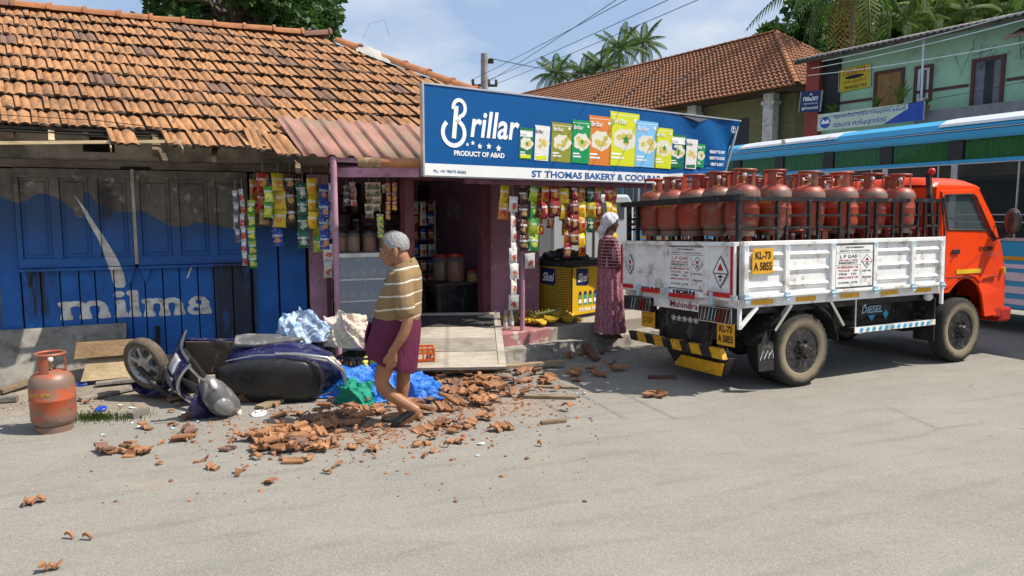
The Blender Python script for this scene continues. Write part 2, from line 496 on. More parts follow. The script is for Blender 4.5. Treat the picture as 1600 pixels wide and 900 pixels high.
hs = frame_thing('tiled_shop', 'old low shop with orange clay tile roof and sooty blue painted wooden shutters', 'shop', FA)
b = MB()
b.bb(-6, -.02, .0, .2, 0, 3.0)                                    # wall past the shutters
b.bb(-.02, .8, .0, .2, 2.31, 3.0); b.bb(1.1, 3.36, .0, .2, 2.31, 3.0); b.bb(.8, 1.1, .0, .2, 2.58, 3.0); b.bb(.8, 1.1, .001, .2, 2.31, 2.41)
b.bb(.8, 1.1, .7, .75, 2.3, 2.7)
b.bb(-6, 3.36, 4.9, 5.1, 0, 3.0); b.bb(-6.1, -5.9, 0, 5, 0, 3.0)
b.build('wall', M_PLASTER, hs)
b = MB(); b.bb(-6, 3.36, -.045, .21, 2.235, 2.315); b.build('lintel', wood('lintel_wood', (.3, .25, .18), (.18, .145, .1)), hs)
b = MB(); b.bb(-.35, 3.4, -.03, .2, 0, .16); b.build('plinth', M_CONC, hs)
b = MB(); b.bb(-.35, -.03, -.03, .05, .16, 2.22); b.build('shutter_post', M_SHUT, hs, bev=.006)
b = MB(); b.bb(-.02, .16, -.012, .05, .16, 2.22); b.build('shutter_post', M_SHUT, hs, bev=.006)
GAPS = [.17, .34, .515, .69, .84, 1.02, 1.18, 1.32, 1.5, 1.67, 1.86, 2.03, 2.23, 2.43]
for i in range(len(GAPS) - 1):
    b = MB(); b.bb(GAPS[i] + .006, GAPS[i + 1] - .006, -.02, .03, .16, 1.17)
    b.build('plank', M_SHUT, hs, bev=.004)
for a0, a1 in ((2.455, 2.735), (2.755, 3.06)):
    b = MB(); b.bb(a0, a1, -.02 - (a0 > 2.6) * .012, .03, .16, 2.215); b.build('plank', M_SHUT, hs, bev=.005)
b = MB(); b.bb(.15, 3.08, .035, .07, .16, 2.22); b.build('backing_board', mat('gap_black', (.02, .018, .016), .9), hs)
for a0, a1 in ((.17, 1.235), (1.275, 2.43)):                    # two top-hung shutter leaves
    o = MB(); w = (a1 - a0)
    zs = [(1.185, 1.285), (2.13, 2.225)]
    for z0, z1 in zs: o.bb(a0, a1, -.075, -.03, z0, z1)
    cols = [a0 + w * k / 3 for k in range(4)]
    for k, x in enumerate(cols):
        o.bb(max(a0, x - .045), min(a1, x + .045), -.0745, -.0305, 1.285, 2.13)
    lf = o.build('shutter', M_SHUT, hs, bev=.005)
    for k in range(3):
        p = MB(); p.bb(cols[k] + .05, cols[k + 1] - .05, -.052, -.035, 1.285, 2.13)
        x0, x1 = cols[k] + .075, cols[k + 1] - .075
        p.hexa([(x0, -.053, 1.32), (x1, -.053, 1.32), (x1, -.053, 2.095), (x0, -.053, 2.095), (x0 + .02, -.066, 1.34), (x1 - .02, -.066, 1.34), (x1 - .02, -.066, 2.075), (x0 + .02, -.066, 2.075)])
        p.build('panel', M_SHUT, lf)
    p = MB(); p.bb(a0 - .005, a1 + .005, -.1, -.03, 1.15, 1.18); p.build('ledge', M_SHUT, lf, bev=.004)
    for x in (a0 + .06, a1 - .06):
        p = MB(); p.prism([(x - .05, 1.148), (x + .05, 1.148), (x + .01, 1.0), (x - .01, 1.0)], -.06, -.035); p.build('bracket', M_SHUT, lf)
b = MB(); b.bb(1.238, 1.272, -.072, -.0, 1.2, 2.232); b.build('shutter_post', M_PLASTER, hs)
b = MB(); b.bb(1.15, 1.44, -.06, -.03, 2.235, 2.26); b.tube([(1.16, -.06, 2.245), (1.43, -.06, 2.245)], .008, 6)
b.build('hinge_bar', mat('black_iron', (.03, .028, .026), .6, .6), hs)
b = MB(); b.tube([(1.42, -.05, .5), (1.42, -.05, .36)], .02, 8); b.box((1.42, -.05, .33), (.05, .03, .06)); b.build('padlock', mat('black_iron', (.03, .028, .026)), hs)

# painted word on the planks: fat slab letters
def stem(cx, z0, z1, w=.062, foot=.098, head=0):
    w, foot = w * 1.25, foot * 1.22
    f, h = foot / 2, w / 2
    p = [(cx - f, z0 + .012), (cx - f * .8, z0), (cx + f * .8, z0), (cx + f, z0 + .012), (cx + f * .9, z0 + .045), (cx + h, z0 + .085), (cx + h, z1 - .02), (cx + h * .7, z1), (cx - h, z1), ]
    if head: p += [(cx - h - head, z1 - .012), (cx - h - head * .9, z1 - .045), (cx - h, z1 - .06)]
    return p + [(cx - h, z0 + .085), (cx - f * .9, z0 + .045)]
def arch(x0, x1, z0, z1, t):
    n = 9; o, q = [], []
    for i in range(n):
        a = math.pi * (1 - i / (n - 1))
        cx = (x0 + x1) / 2; r = (x1 - x0) / 2
        o.append((cx + (r + t * .45) * math.cos(a), z0 + (z1 - z0) * math.sin(a)))
        q.append((cx + (r - t * .45) * math.cos(a), z0 + (z1 - z0 - t * .75) * math.sin(a)))
    return o + q[::-1]
def letter_m(x0, x1, z0, z1):
    c = [x0 + .065, (x0 + x1) / 2 + .01, x1 - .045]
    return [stem(c[0], z0, z1, .066, .1, .035), stem(c[1], z0, z1 - .06, .066, .1), stem(c[2], z0, z1 - .06, .066, .1),
            arch(c[0], c[1], z1 - .085, z1 + .003, .078), arch(c[1], c[2], z1 - .085, z1 + .003, .078)]
def letter_a(x0, x1, z0, z1):
    sx = x1 - .07
    out = [stem(sx, z0, z1 - .055, .066, .1), arch(x0 + .045, sx, z1 - .08, z1 + .003, .06), disc(x0 + .055, z1 - .07, .04, .034)]
    ring = []
    for i in range(17):
        a = 2 * math.pi * i / 16; ring.append((x0 + .085 + .085 * math.cos(a), z0 + .06 + .066 * math.sin(a)))
    for i in range(16, -1, -1):
        a = 2 * math.pi * i / 16; ring.append((x0 + .09 + .03 * math.cos(a), z0 + .06 + .024 * math.sin(a)))
    return out + [ring]
polys = letter_m(.49, .955, .615, .815) + [stem(1.075, .615, .81, .07, .11, .02), disc(1.06, .872, .055, .036)]
polys += [stem(1.205, .612, .91, .07, .11, .03)] + letter_m(1.285, 1.7, .605, .81) + letter_a(1.735, 2.0, .605, .815)
b = MB()
for i, p in enumerate(polys): b.prism(p, -.0212 - i * .0003, -.0206 - i * .0003)
me = b.mesh('lettering'); bm = bmesh.new(); bm.from_mesh(me)
for g in GAPS[1:-1]:
    for s in (-.007, .007):
        bmesh.ops.bisect_plane(bm, geom=bm.verts[:] + bm.edges[:] + bm.faces[:], plane_co=(g + s, 0, 0), plane_no=(1, 0, 0))
bmesh.ops.delete(bm, geom=[f for f in bm.faces if any(abs(f.calc_center_median().x - g) < .0068 for g in GAPS)], context='FACES')
bm.to_mesh(me); bm.free(); me.materials.append(M_MILK)
tag(link(bpy.data.objects.new('lettering', me), hs), 'white painted word in fat slab letters across the planks')
b = MB()
b.prism([(1.74, 1.02), (1.76, 1.03), (1.86, 1.28), (1.85, 1.29)], -.0225, -.0215); b.build('paint_streak', M_MILK, hs)

# ---- the clay tile roof
EV, EZ, RV, RZ = -.7, 2.58, 2.4, 4.37
SL = math.atan2(RZ - EZ, RV - EV); SLEN = math.hypot(RZ - EZ, RV - EV); CS, SN = math.cos(SL), math.sin(SL)
def rp(u, s, h=0.0):
    return Vector((u, EV + s * CS - h * SN, EZ + s * SN + h * CS))
def tile_material(name, c1, c2, c3, soot):
    t = NT(name)
    r = t.rnd(); k = t.n.new('ShaderNodeCombineXYZ')
    t.link(t.math('MULTIPLY', r, 61), k.inputs[0]); t.link(t.math('MULTIPLY', r, 23), k.inputs[1])
    ad = t.n.new('ShaderNodeVectorMath'); ad.operation = 'ADD'; t.link(t.co, ad.inputs[0]); t.link(k.outputs[0], ad.inputs[1])
    v = ad.outputs[0]
    c = t.mix(t.ramp(t.noise(9, 6, .7, vec=v), .3, .7), c1, c2)
    c = t.mix(t.ramp(r, 0, 1, 0, .5), c, c3)
    c = t.mix(t.math('MULTIPLY', t.math('GREATER_THAN', t.math('FRACT', t.math('MULTIPLY', r, 7.77)), .9), .7), c, (.13, .085, .075))
    gp = t.n.new('ShaderNodeNewGeometry').outputs['Position']
    c = t.mix(t.ramp(t.noise(1.5, 6, .72, vec=gp), .5, .7, 0, soot * .62), c, (.12, .07, .046))
    c = t.mix(t.ramp(t.noise(7, 6, .72, vec=v, stretch=(4, .55, 3)), .45, .72, 0, soot), c, (.055, .04, .032))
    c = t.mix(t.ramp(t.noise(30, 4, .7, vec=v), .6, .72, 0, .5), c, (.1, .06, .04))
    c = t.mix(t.ramp(t.noise(5, 5, .7, vec=v, off=(7, 7, 0)), .62, .7, 0, .45), c, (.5, .33, .2))
    t.bump(t.noise(45, 4, .7, vec=v), .4, .006)
    return t.done(c, .84, 0, .3)
M_TILE = tile_material('clay_tile', (.51, .265, .115), (.40, .185, .078), (.28, .13, .06), .85)
M_RIDGE = tile_material('ridge_clay', (.46, .19, .075), (.34, .13, .05), (.28, .12, .06), .6)
M_TEDGE = mat('tile_edge_moss_shade', (.06, .042, .03), .95, var=.5, scale=20)  # shadow line under each course painted dark onto the mossy tile edges
PROF = [(0, .026), (.004, .034), (.048, .034), (.053, .004), (.062, .014), (.09, .026), (.116, .014), (.13, .004), (.146, .017), (.18, .031), (.214, .021), (.237, .002), (.246, .0)]
SKEW = -.184                                                     # the courses are laid askew to the eave
def tile_mesh(rnd, length=.41, th=.024, nick=0):
    b = MB(); n = len(PROF)
    vs = []
    for y in (0, length):
        for x, h in PROF:
            yy = y + (rnd.uniform(0, .008) + (.034 - h) * .55 + nick * rnd.uniform(0, .04) if y == 0 else 0)
            vs.append((x + SKEW * yy, yy, h))
    for y in (0, length):
        for x, h in PROF: vs.append((x + SKEW * y, y + ((.034 - h) * .55 + .006 if y == 0 else 0), h - th))
    fs = [(i, i + 1, n + i + 1, n + i) for i in range(n - 1)] + [(2 * n + i, 2 * n + i + 1, 3 * n + i + 1, 3 * n + i) for i in range(n - 1)]
    fs += [(i, i + 1, 2 * n + i + 1, 2 * n + i) for i in range(n - 1)] + [(0, n, 3 * n, 2 * n), (n - 1, 2 * n - 1, 4 * n - 1, 3 * n - 1)]
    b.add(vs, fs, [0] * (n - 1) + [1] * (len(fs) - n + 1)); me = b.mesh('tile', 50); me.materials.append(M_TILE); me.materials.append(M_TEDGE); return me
rr = random.Random(5)
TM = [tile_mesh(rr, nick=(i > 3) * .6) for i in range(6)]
HIP0, HIP1 = (3.85, 2.4), (7.35, -.7)                            # hip runs from the ridge end to the eave corner
def hip_u(v): return HIP0[0] + (HIP1[0] - HIP0[0]) * (HIP0[1] - v) / (HIP0[1] - HIP1[1])
deck = MB()
P = lambda u, v, z: (u, v, z)
deck.add([(-6.5, -.69, 2.555), (7.3, -.69, 2.555), (3.85, 2.4, 4.335), (-6.5, 2.4, 4.335), (-6.5, 5.4, 2.555), (7.3, 5.4, 2.555)],
         [(0, 1, 2, 3), (3, 2, 5, 4), (1, 5, 2)])
deck.add([(-6.5, -.69, 2.535), (7.3, -.69, 2.535), (3.85, 2.4, 4.315), (-6.5, 2.4, 4.315)], [(3, 2, 1, 0)])
roof = deck.build('roof', M_DARKWOOD, hs)
ROWS, EXP, TW = 10, SLEN / 10 * .995, .242
rr = random.Random(8)
hang = [(1.14, 1.50), (1.74, 2.86)]                               # stretches of the lowest course still hanging on
for r in range(-1, ROWS):
    for c in range(-2, 33):
        s = r * EXP
        u = -.72 + c * TW + (.5 * TW if r % 2 else 0) + SKEW * s + rr.uniform(-.004, .004)
        v = EV + (s + .2) * CS
        if u > hip_u(v) - .27 or u < -1.25: continue
        if r == -1 and not any(a <= u + .1 <= e for a, e in hang): continue
        if r == 0 and 2.74 < u < 3.0 and rr.random() < .5: continue
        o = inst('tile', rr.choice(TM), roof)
        sag = -.016 * math.sin(u * 1.7 + r) - .012
        tl = Matrix.Translation(rp(u, s - .02, .034 + sag * .5)) @ Matrix.Rotation(SL, 4, 'X') @ Matrix.Rotation(R(-5.0 + rr.uniform(-.6, .6)), 4, 'X') @ Matrix.Rotation(R(rr.uniform(-1.2, 1.2)), 4, 'Z') @ Matrix.Rotation(R(rr.uniform(-1, 1)), 4, 'Y')
        if r == -1: tl = tl @ Matrix.Rotation(R(rr.uniform(-1, 3)), 4, 'X')
        o.matrix_local = tl
def ridge_mesh(L=.42):
    b = MB(); n = 9; rings = []
    for y, k in ((0, 1.18), (.04, 1.18), (.045, 1.0), (L, .9)):
        ro = [(-math.cos(math.pi * i / (n - 1)) * .115 * k, y, math.sin(math.pi * i / (n - 1)) * .095 * k - .02) for i in range(n)]
        ri = [(-math.cos(math.pi * i / (n - 1)) * .095 * k, y, math.sin(math.pi * i / (n - 1)) * .075 * k - .02) for i in range(n - 1, -1, -1)]
        rings.append(ro + ri)
    b.loft(rings); me = b.mesh('ridge_tile', 40); me.materials.append(M_RIDGE); return me
RM = ridge_mesh()
for k in range(20):
    u = 3.86 - .40 * k
    if u < -1.6: break
    o = inst('ridge_tile', RM, roof)
    o.matrix_local = Matrix.Translation((u + rr.uniform(-.01, .01), 2.4, 4.40 + rr.uniform(-.008, .008) + (.05 if k == 0 else 0))) @ Matrix.Rotation(R(90), 4, 'Z') @ Matrix.Rotation(R(rr.uniform(-2, 2) + (-7 if k == 0 else 0)), 4, 'X') @ Matrix.Rotation(R(rr.uniform(-3, 3)), 4, 'Z')
ha, hb = Vector((3.95, 2.31, 4.36)), Vector((7.3, -.66, 2.63))
hd = (hb - ha).normalized(); L = (hb - ha).length
q = hd.to_track_quat('Y', 'Z').to_matrix().to_4x4()
for k in range(int(L / .4)):
    if k == 1: continue
    p = ha + hd * (.4 * (k + 1)); o = inst('ridge_tile', RM, roof)
    o.matrix_local = Matrix.Translation(p + Vector((0, 0, rr.uniform(-.05, -.03)))) @ q @ Matrix.Rotation(R(180), 4, 'Z') @ Matrix.Rotation(R(rr.uniform(-4, 4)), 4, 'Z')
b = MB(); rr2 = random.Random(2)                                   # lump of cement where hip meets ridge
c0 = ha + hd * .62
b.grid(lambda i, j: c0 + hd * (i - .5) * .6 + Vector((-.04, -.22, -.1)) * (j - .3) * 1.5 + Vector((0, 0, .075 * math.sin(math.pi * i) * math.sin(math.pi * j) + rr2.uniform(-.012, .02) - .02)), 9, 9)
b.build('cement_patch', mat('pale_cement', (.44, .42, .38), .95, bump=.8, bscale=40), roof, smooth=60)
b = MB(); b.tube([(4.32, 2.25, 4.4), (4.42, 2.2, 4.62), (4.62, 2.1, 4.66), (4.7, 2.1, 4.42)], .0022, 5); b.build('wire', mat('black_iron', (.03, .028, .026)), roof)
for k in range(13):                                               # rafters
    u = -.95 + k * .62
    if u > 5.6: break
    b = MB(); a, e = rp(u, -.02 if u < 1.0 or u > 1.6 else -.34, -.075), rp(u, min(SLEN, 2.4), -.075)
    b.bar(a, e, .055, .085); b.build('rafter', M_RAFTER, hs)
for s in (.02, .36, .72):
    b = MB(); b.bar(rp(-6, s, -.022), rp(5.6, s, -.022), .045, .028); b.build('batten', M_DARKWOOD, hs)
b = MB(); b.tube([rp(-6, -.03, -.03), rp(0, -.035, -.03), rp(1.1, -.05, -.035), rp(2.9, -.03, -.02)], .012, 6); b.build('eave_wire', mat('black_iron', (.03, .028, .026)), hs)
b = MB(); b.tube([rp(-6, .12, .07), rp(-.5, .1, .075), rp(1.0, .06, .07), rp(1.75, -.06, .06)], .004, 5); b.build('cable', mat('black_iron', (.03, .028, .026)), hs)
# torn laths under the missing tile course
b = MB(); b.bar((-1.2, -.86, 2.335), (1.78, -.92, 2.475), .045, .03); b.build('loose_lath', M_LATH, hs)
b = MB(); b.bar((.62, -.62, 2.60), (.64, -.78, 2.44), .05, .05); b.build('lath_stub', M_LATH, hs)
b = MB(); b.bar((.06, -.45, 2.62), (.2, -1.0, 2.27), .035, .09); b.build('broken_rafter', M_RAFTER, hs)
b = MB(); b.bar((-.02, -.6, 2.5), (.14, -.8, 2.36), .02, .02); b.build('lath_stub', M_LATH, hs)
b = MB(); b.bar((1.1, -.62, 2.6), (1.16, -1.06, 2.36), .012, .05); b.build('lath_edge', M_LATH, hs)
b = MB(); b.bar((1.5, -.62, 2.56), (1.62, -1.12, 2.24), .05, .07); b.build('broken_rafter', M_RAFTER, hs)
b = MB(); b.bar((1.72, -.62, 2.6), (1.78, -1.06, 2.37), .012, .05); b.build('lath_edge', M_LATH, hs)
b = MB(); b.bar((2.1, -.5, 2.52), (2.06, -.98, 2.3), .05, .06); b.build('broken_rafter', M_RAFTER, hs)
b = MB(); b.bar((2.9, -.55, 2.6), (2.86, -1.15, 2.2), .05, .06); b.build('broken_rafter', M_RAFTER, hs)
# two fallen tiles still caught at the end of the course
for u, s, rz in ((2.66, -.62, 6), (2.42, -.5, -2)):
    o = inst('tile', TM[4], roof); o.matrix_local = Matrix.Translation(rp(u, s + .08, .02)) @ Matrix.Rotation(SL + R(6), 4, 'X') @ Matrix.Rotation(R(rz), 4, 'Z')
# corrugated sheet over the bakery end
def corr(i, j):
    u = 2.72 + i * 1.72; ph = (i * 8.6) % 1.0
    h = .034 * (1 if .34 < ph < .62 else max(0, 1 - abs(ph - .48) / .26) if False else (max(0, min(1, (ph - .22) / .12)) if ph < .48 else max(0, min(1, (.74 - ph) / .12))))
    return Vector((u + j * .2, -.56 - j * .56, 2.80 - j * .445)) + Vector((0, -.62, .78)) * h + Vector((0, 0, -.02 * i))
b = MB(); b.grid(corr, 104, 3)
o = b.build('corrugated_sheet', mat('pink_asbestos', (.38, .2, .155), .85, var=.4, scale=2.5, dirt=((.25, .2, .14), .45, 3.2), bump=.3), hs, smooth=30)
sm = o.modifiers.new('thick', 'SOLIDIFY'); sm.thickness = .009
M_PINK = mat('mauve_paint', (.46, .235, .32), .6, var=.3, scale=5, dirt=((.24, .14, .17), .3, 9))
M_MAROON = mat('maroon_paint', (.17, .05, .065), .55, var=.3, scale=5, dirt=((.07, .03, .035), .3, 6))
b = MB(); b.bb(3.1, 3.36, -.03, .2, .16, 2.22); b.build('pillar', M_PINK, hs, bev=.004)
b = MB(); b.bb(3.3, 3.36, -.034, .2, .16, 1.4, 0); b.build('door_edge', M_MAROON, hs)
b = MB(); b.tube([(3.24, -1.08, 0), (3.235, -1.08, 2.36)], .035, 10); b.build('post', M_PINK, hs, smooth=40)
b = MB(); b.bar((3.2, -1.06, 2.33), (4.4, -1.1, 2.31), .05, .05); b.bar((3.24, -1.06, 2.3), (3.26, 0, 2.5), .05, .06); b.build('beam', M_PINK, hs)
b = MB(); b.bar((3.26, -.9, 2.2), (4.06, -1.5, 2.19), .05, .1); b.bar((3.3, -.5, 2.26), (4.2, -1.1, 2.26), .05, .1)
b.hexa([(3.26, -.88, 2.25), (4.1, -1.5, 2.24), (4.5, -.9, 2.3), (3.3, -.2, 2.3), (3.26, -.88, 2.265), (4.1, -1.5, 2.255), (4.5, -.9, 2.315), (3.3, -.2, 2.315)])
b.build('awning_frame', M_PINK, hs)
b = MB(); b.tube([(3.48, -1.38, 2.285), (4.12, -1.6, 2.285)], .05, 12); b.build('bamboo_pole', mat('orange_pvc', (.42, .17, .06), .5), hs, smooth=40)
b = MB(); b.tube([(3.44, -1.365, 2.285), (3.66, -1.44, 2.285)], .056, 12); b.build('pipe_joint', mat('rusty_tin', (.33, .2, .1), .4, .5, dirt=((.6, .5, .35), .3, 20)), hs, smooth=40)
# ------------------------------------------------------------------ the bakery
st = MB()
rr = random.Random(4)
nst = 26
def led(i, j):
    u = -.25 + 4.1 * i
    prof = [(-.04, 0), (.0, .08), (.012, .16), (.05, .172), (.3, .172)]
    v, z = prof[int(round(j * 4))]
    k = math.sin(u * 9.1) * .012 + math.sin(u * 23 + 1) * .008 + math.sin(u * 51) * .006
    return FB(u, v + k * (1 if j < .8 else 0), z + k * .4 * (0 < j < .8))
st.grid(led, 90, 4)
strut(st.build('pavement', M_CONC, smooth=50))
def step_material():
    t = NT('step_paint')
    u, v, z = t.xyz()
    pk = t.mix(t.ramp(t.noise(5, 6, .7), .35, .65), (.40, .165, .16), (.30, .12, .12))
    pk = t.mix(t.ramp(t.noise(7, 6, .75, off=(2, 3, 1)), .57, .63), pk, (.5, .42, .37))
    gr = t.mix(t.noise(6, 6, .7), (.38, .34, .28), (.24, .21, .17))
    q = FB.loc((0, 0, 0))
    f = t.ramp(t.math('ADD', u, t.math('MULTIPLY', t.noise(14, 5), .12)), .93, .95)
    t.bump(t.noise(40, 5, .7), .4, .008)
    return t.done(t.mix(f, pk, gr), .85)
bs = frame_thing('bakery', 'small pink walled bakery shop with dark open doorway above a painted step', 'shop', FB)
FLOOR = [(-.72, 1.0), (1.32, 1.0), (1.32, 4.1), (-2.5, 4.1), (-2.5, 2.2), (-1.3, 1.95)]
b = MB(); b.bb(-.05, 3.4, .2, 1.0, 0.006, .33); b.bb(-.6, -.05, .75, 1.0, .006, .329); b.build('step', step_material(), bs, bev=.012)
b = MB(); b.prism(FLOOR, 0.006, .328, 0, 'xy'); b.bb(1.34, 3.4, 1.0, 2.4, .006, .329); b.build('floor', mat('shop_floor', (.2, .17, .15), .7), bs)
W0 = 1.0
b = MB()
b.bb(.5, 1.32, W0, W0 + .18, .33, 2.42); b.bb(1.14, 1.32, W0 + .18, 4.2, .33, 2.42); b.bb(-2.5, 1.32, 3.98, 4.1, .33, 2.5); b.bb(-2.5, -2.4, 2.2, 3.98, .33, 2.5)
b.build('wall', mat('bakery_pink', (.42, .215, .29), .75, var=.25, scale=2.2, dirt=((.5, .42, .42), .3, 4), bump=.2), bs)
b = MB(); b.prism(FLOOR, 2.42, 2.5, 0, 'xy'); b.bb(-.45, 4.0, .1, 1.0, 2.42, 2.46); b.bb(1.33, 4.0, 1.0, 1.7, 2.42, 2.46)
b.build('roof', mat('grey_sheet', (.16, .155, .15), .6, .3), bs)
for u0, u1 in ((-.72, -.6), (.38, .497)):
    b = MB(); b.bb(u0, u1, W0 - .04, W0 + .1, .33, 2.15); b.build('door_frame', M_MAROON, bs, bev=.006)
b = MB(); b.bb(-.72, .5, W0 - .035, W0 + .09, 2.152, 2.28); b.build('door_frame', M_MAROON, bs)
b = MB(); b.bb(-.45, 4.05, .03, .09, 2.08, 2.14); b.build('sign_rail', M_MAROON, bs)
b = MB(); b.tube([(.49, .27, .33), (.49, .27, 2.42)], .028, 10); b.build('post', M_PINK, bs, smooth=40)
b = MB(); b.tube([(3.5, .3, .0), (3.5, .3, 2.42)], .028, 10); b.build('post', M_PINK, bs, smooth=40)
b = MB(); b.bb(-2.4, .9, 3.7, 3.98, .33, .36); 
for z in (.95, 1.35, 1.72): b.bb(-2.4, 1.1, 3.62, 3.98, z, z + .03)
for u in (-2.4, -1.2, -.1, 1.08): b.bb(u, u + .03, 3.64, 3.97, .33, 2.2)
b.build('shelf', M_DARKWOOD, bs)

# name board
M_BLUE = mat('board_blue', (.002, .085, .27), .42, var=.12, scale=1.2, spec=.25)
M_WHITE = mat('board_white', (.78, .78, .76), .45, var=.08, scale=3)
M_ALU = mat('alu', (.6, .6, .58), .4, .8)
SGN = thing('shop_sign', 'long tilted blue and white shop sign board above the bakery with torn end', 'sign', FB(-1, 0, 2.15), FB.a)
def sg(u, z): return (u + 1, z - 2.15)
def flex(i, j):
    # printed flex sheet, slack and torn at its far end
    zt, zb = .93, (0 if i < .55 else .0)
    x = i * (5.23 - .33 * (1 - j))
    z = j * .93
    if x > 3.75 and j < .16: z = max(z, min(.2, (x - 3.75) * .22) + j * .5)
    e = max(0, (x - 3.3) / 1.9)
    y = -.012 + e * (.035 * math.sin(x * 7 + j * 6) * (1 - abs(j - .5)) + .05 * math.sin(j * 3.1) * e)
    if 3.85 < x < 4.6 and j > .9: z -= .05 * math.sin((x - 3.85) / .75 * math.pi)
    return (x, y, z)
b = MB(); b.grid(flex, 80, 14)
b.build('board', [M_BLUE], SGN, smooth=60)
b = MB()
b.bb(-.02, 0.0, -.03, .03, -.01, .945); b.bb(-.02, 5.25, -.022, .03, .93, .948)
b.bar((5.22, 0, .93), (4.92, 0, .14), .03, .03); b.bb(0, 3.7, .0, .03, -.012, .0); b.bb(3.7, 4.95, .05, .07, -.01, .02)
for x in (1.2, 2.5, 3.8): b.bb(x, x + .03, .03, .06, 0, .93)
b.build('frame', M_ALU, SGN)
b = MB(); b.add([(3.9, -.006, .93), (4.6, -.006, .93), (4.28, -.05, .85), (4.08, -.01, .875)], [(0, 1, 2, 3)]); b.build('torn_flap', mat('dark_backing', (.015, .03, .05), .7), SGN)
b = MB(); b.grid(lambda i, j: (i * 3.72, -.016, j * .125 + .002), 30, 1)
b.build('name_band', M_WHITE, SGN)
b = MB(); b.grid(lambda i, j: (3.72 + i * .25, -.016 - i * .04, .002 + j * .125 + i * j * .02 + (1 - j) * i * .05), 3, 1); b.build('name_band', M_WHITE, SGN)
def SM(x, z, y=-.0155): return pm((x, y, z), (1, 0, 0), (0, 0, 1))
M_NAVY = mat('print_navy', (.01, .09, .3), .5, var=0)
M_PWHITE = mat('print_white', (.82, .82, .8), .5, var=0)
text('ST THOMAS BAKERY & COOLBAR', .12, M_NAVY, SM(2.49, .056, -.018), SGN, width=2.18, height=.078, bold=.003)
text('Ph.: +91 98475 06065', .05, M_NAVY, SM(.31, .048, -.018), SGN, width=.4, height=.032)
text('rillar', .36, M_PWHITE, SM(.875, .555), SGN, width=.66, height=.29, bold=.0065, shear=.18)
text('PRODUCT OF ABAD', .08, M_PWHITE, SM(.69, .245), SGN, width=.66, height=.055, bold=.0025)
def ribbon(pts, w):
    o, q = [], []
    for i, p in enumerate(pts):
        a = Vector(pts[max(0, i - 1)]); c = Vector(pts[min(len(pts) - 1, i + 1)]); t = (c - a).normalized(); n = Vector((-t.y, t.x))
        ww = w[i] if isinstance(w, list) else w
        o.append((p[0] + n.x * ww, p[1] + n.y * ww)); q.append((p[0] - n.x * ww, p[1] - n.y * ww))
    return [[o[i], o[i + 1], q[i + 1], q[i]] for i in range(len(pts) - 1)]
def arcp(cx, cy, rx, ry, a0, a1, n=16):
    return [(cx + rx * math.cos(R(a0 + (a1 - a0) * i / n)), cy + ry * math.sin(R(a0 + (a1 - a0) * i / n))) for i in range(n + 1)]
bp = ribbon([(.36, .40), (.37, .5), (.395, .74)], .026)                       # upright of the swash capital
bp += ribbon(arcp(.43, .72, .075, .085, 190, -80) + [(.40, .565)], .02)
bp += ribbon([(.40, .6)] + arcp(.36, .46, .135, .135, 70, -230, 26), .023)
sb = MB()
for p in bp: sb.prism(p, -.0172, -.0166)
sb.build('lettering', M_PWHITE, SGN)
def star(cx, cy, r):
    return [(cx + (r if i % 2 == 0 else r * .5) * math.cos(R(90 + 36 * i)), cy + (r if i % 2 == 0 else r * .5) * math.sin(R(90 + 36 * i))) for i in range(10)]
flat([(star(x, z, r), 0) for x, z, r in [(.53, .345, .022), (.6, .365, .028), (.69, .335, .034), (.81, .34, .036), (.94, .325, .04)]], 'stars', [M_PWHITE], SM(0, 0), SGN, step=0)
PK = [(.208, .436, .574, .224, 'greenw'), (.429, .673, .613, .218, 'white'), (.676, 1.017, .666, .214, 'olive'), (.992, 1.314, .718, .211, 'green'), (1.26, 1.678, .791, .199, 'orange'),
      (2.066, 2.502, .787, .205, 'sky'), (1.613, 2.153, .867, .204, 'lime'), (2.423, 2.791, .723, .201, 'lime'), (2.72, 3.064, .656, .212, 'greenw'), (3.029, 3.292, .609, .214, 'white'), (3.267, 3.458, .556, .24, 'green')]
pc = {'greenw': (.01, .16, .065), 'white': (.72, .72, .69), 'olive': (.27, .27, .03), 'green': (.005, .27, .08), 'orange': (.66, .2, .03), 'lime': (.62, .66, .02), 'sky': (.2, .5, .78)}
PKM = [mat('pack_' + k, v, .45, var=.08, scale=9) for k, v in pc.items()]
KI = {k: i for i, k in enumerate(pc)}
PKM += [mat('food_cream', (.75, .72, .6), .6, var=.25, scale=40), mat('food_yellow', (.66, .55, .12), .6, var=.4, scale=30), mat('herb_green', (.03, .25, .04), .6), M_PWHITE]
CRM, YEL, HRB, WHT = 7, 8, 9, 10
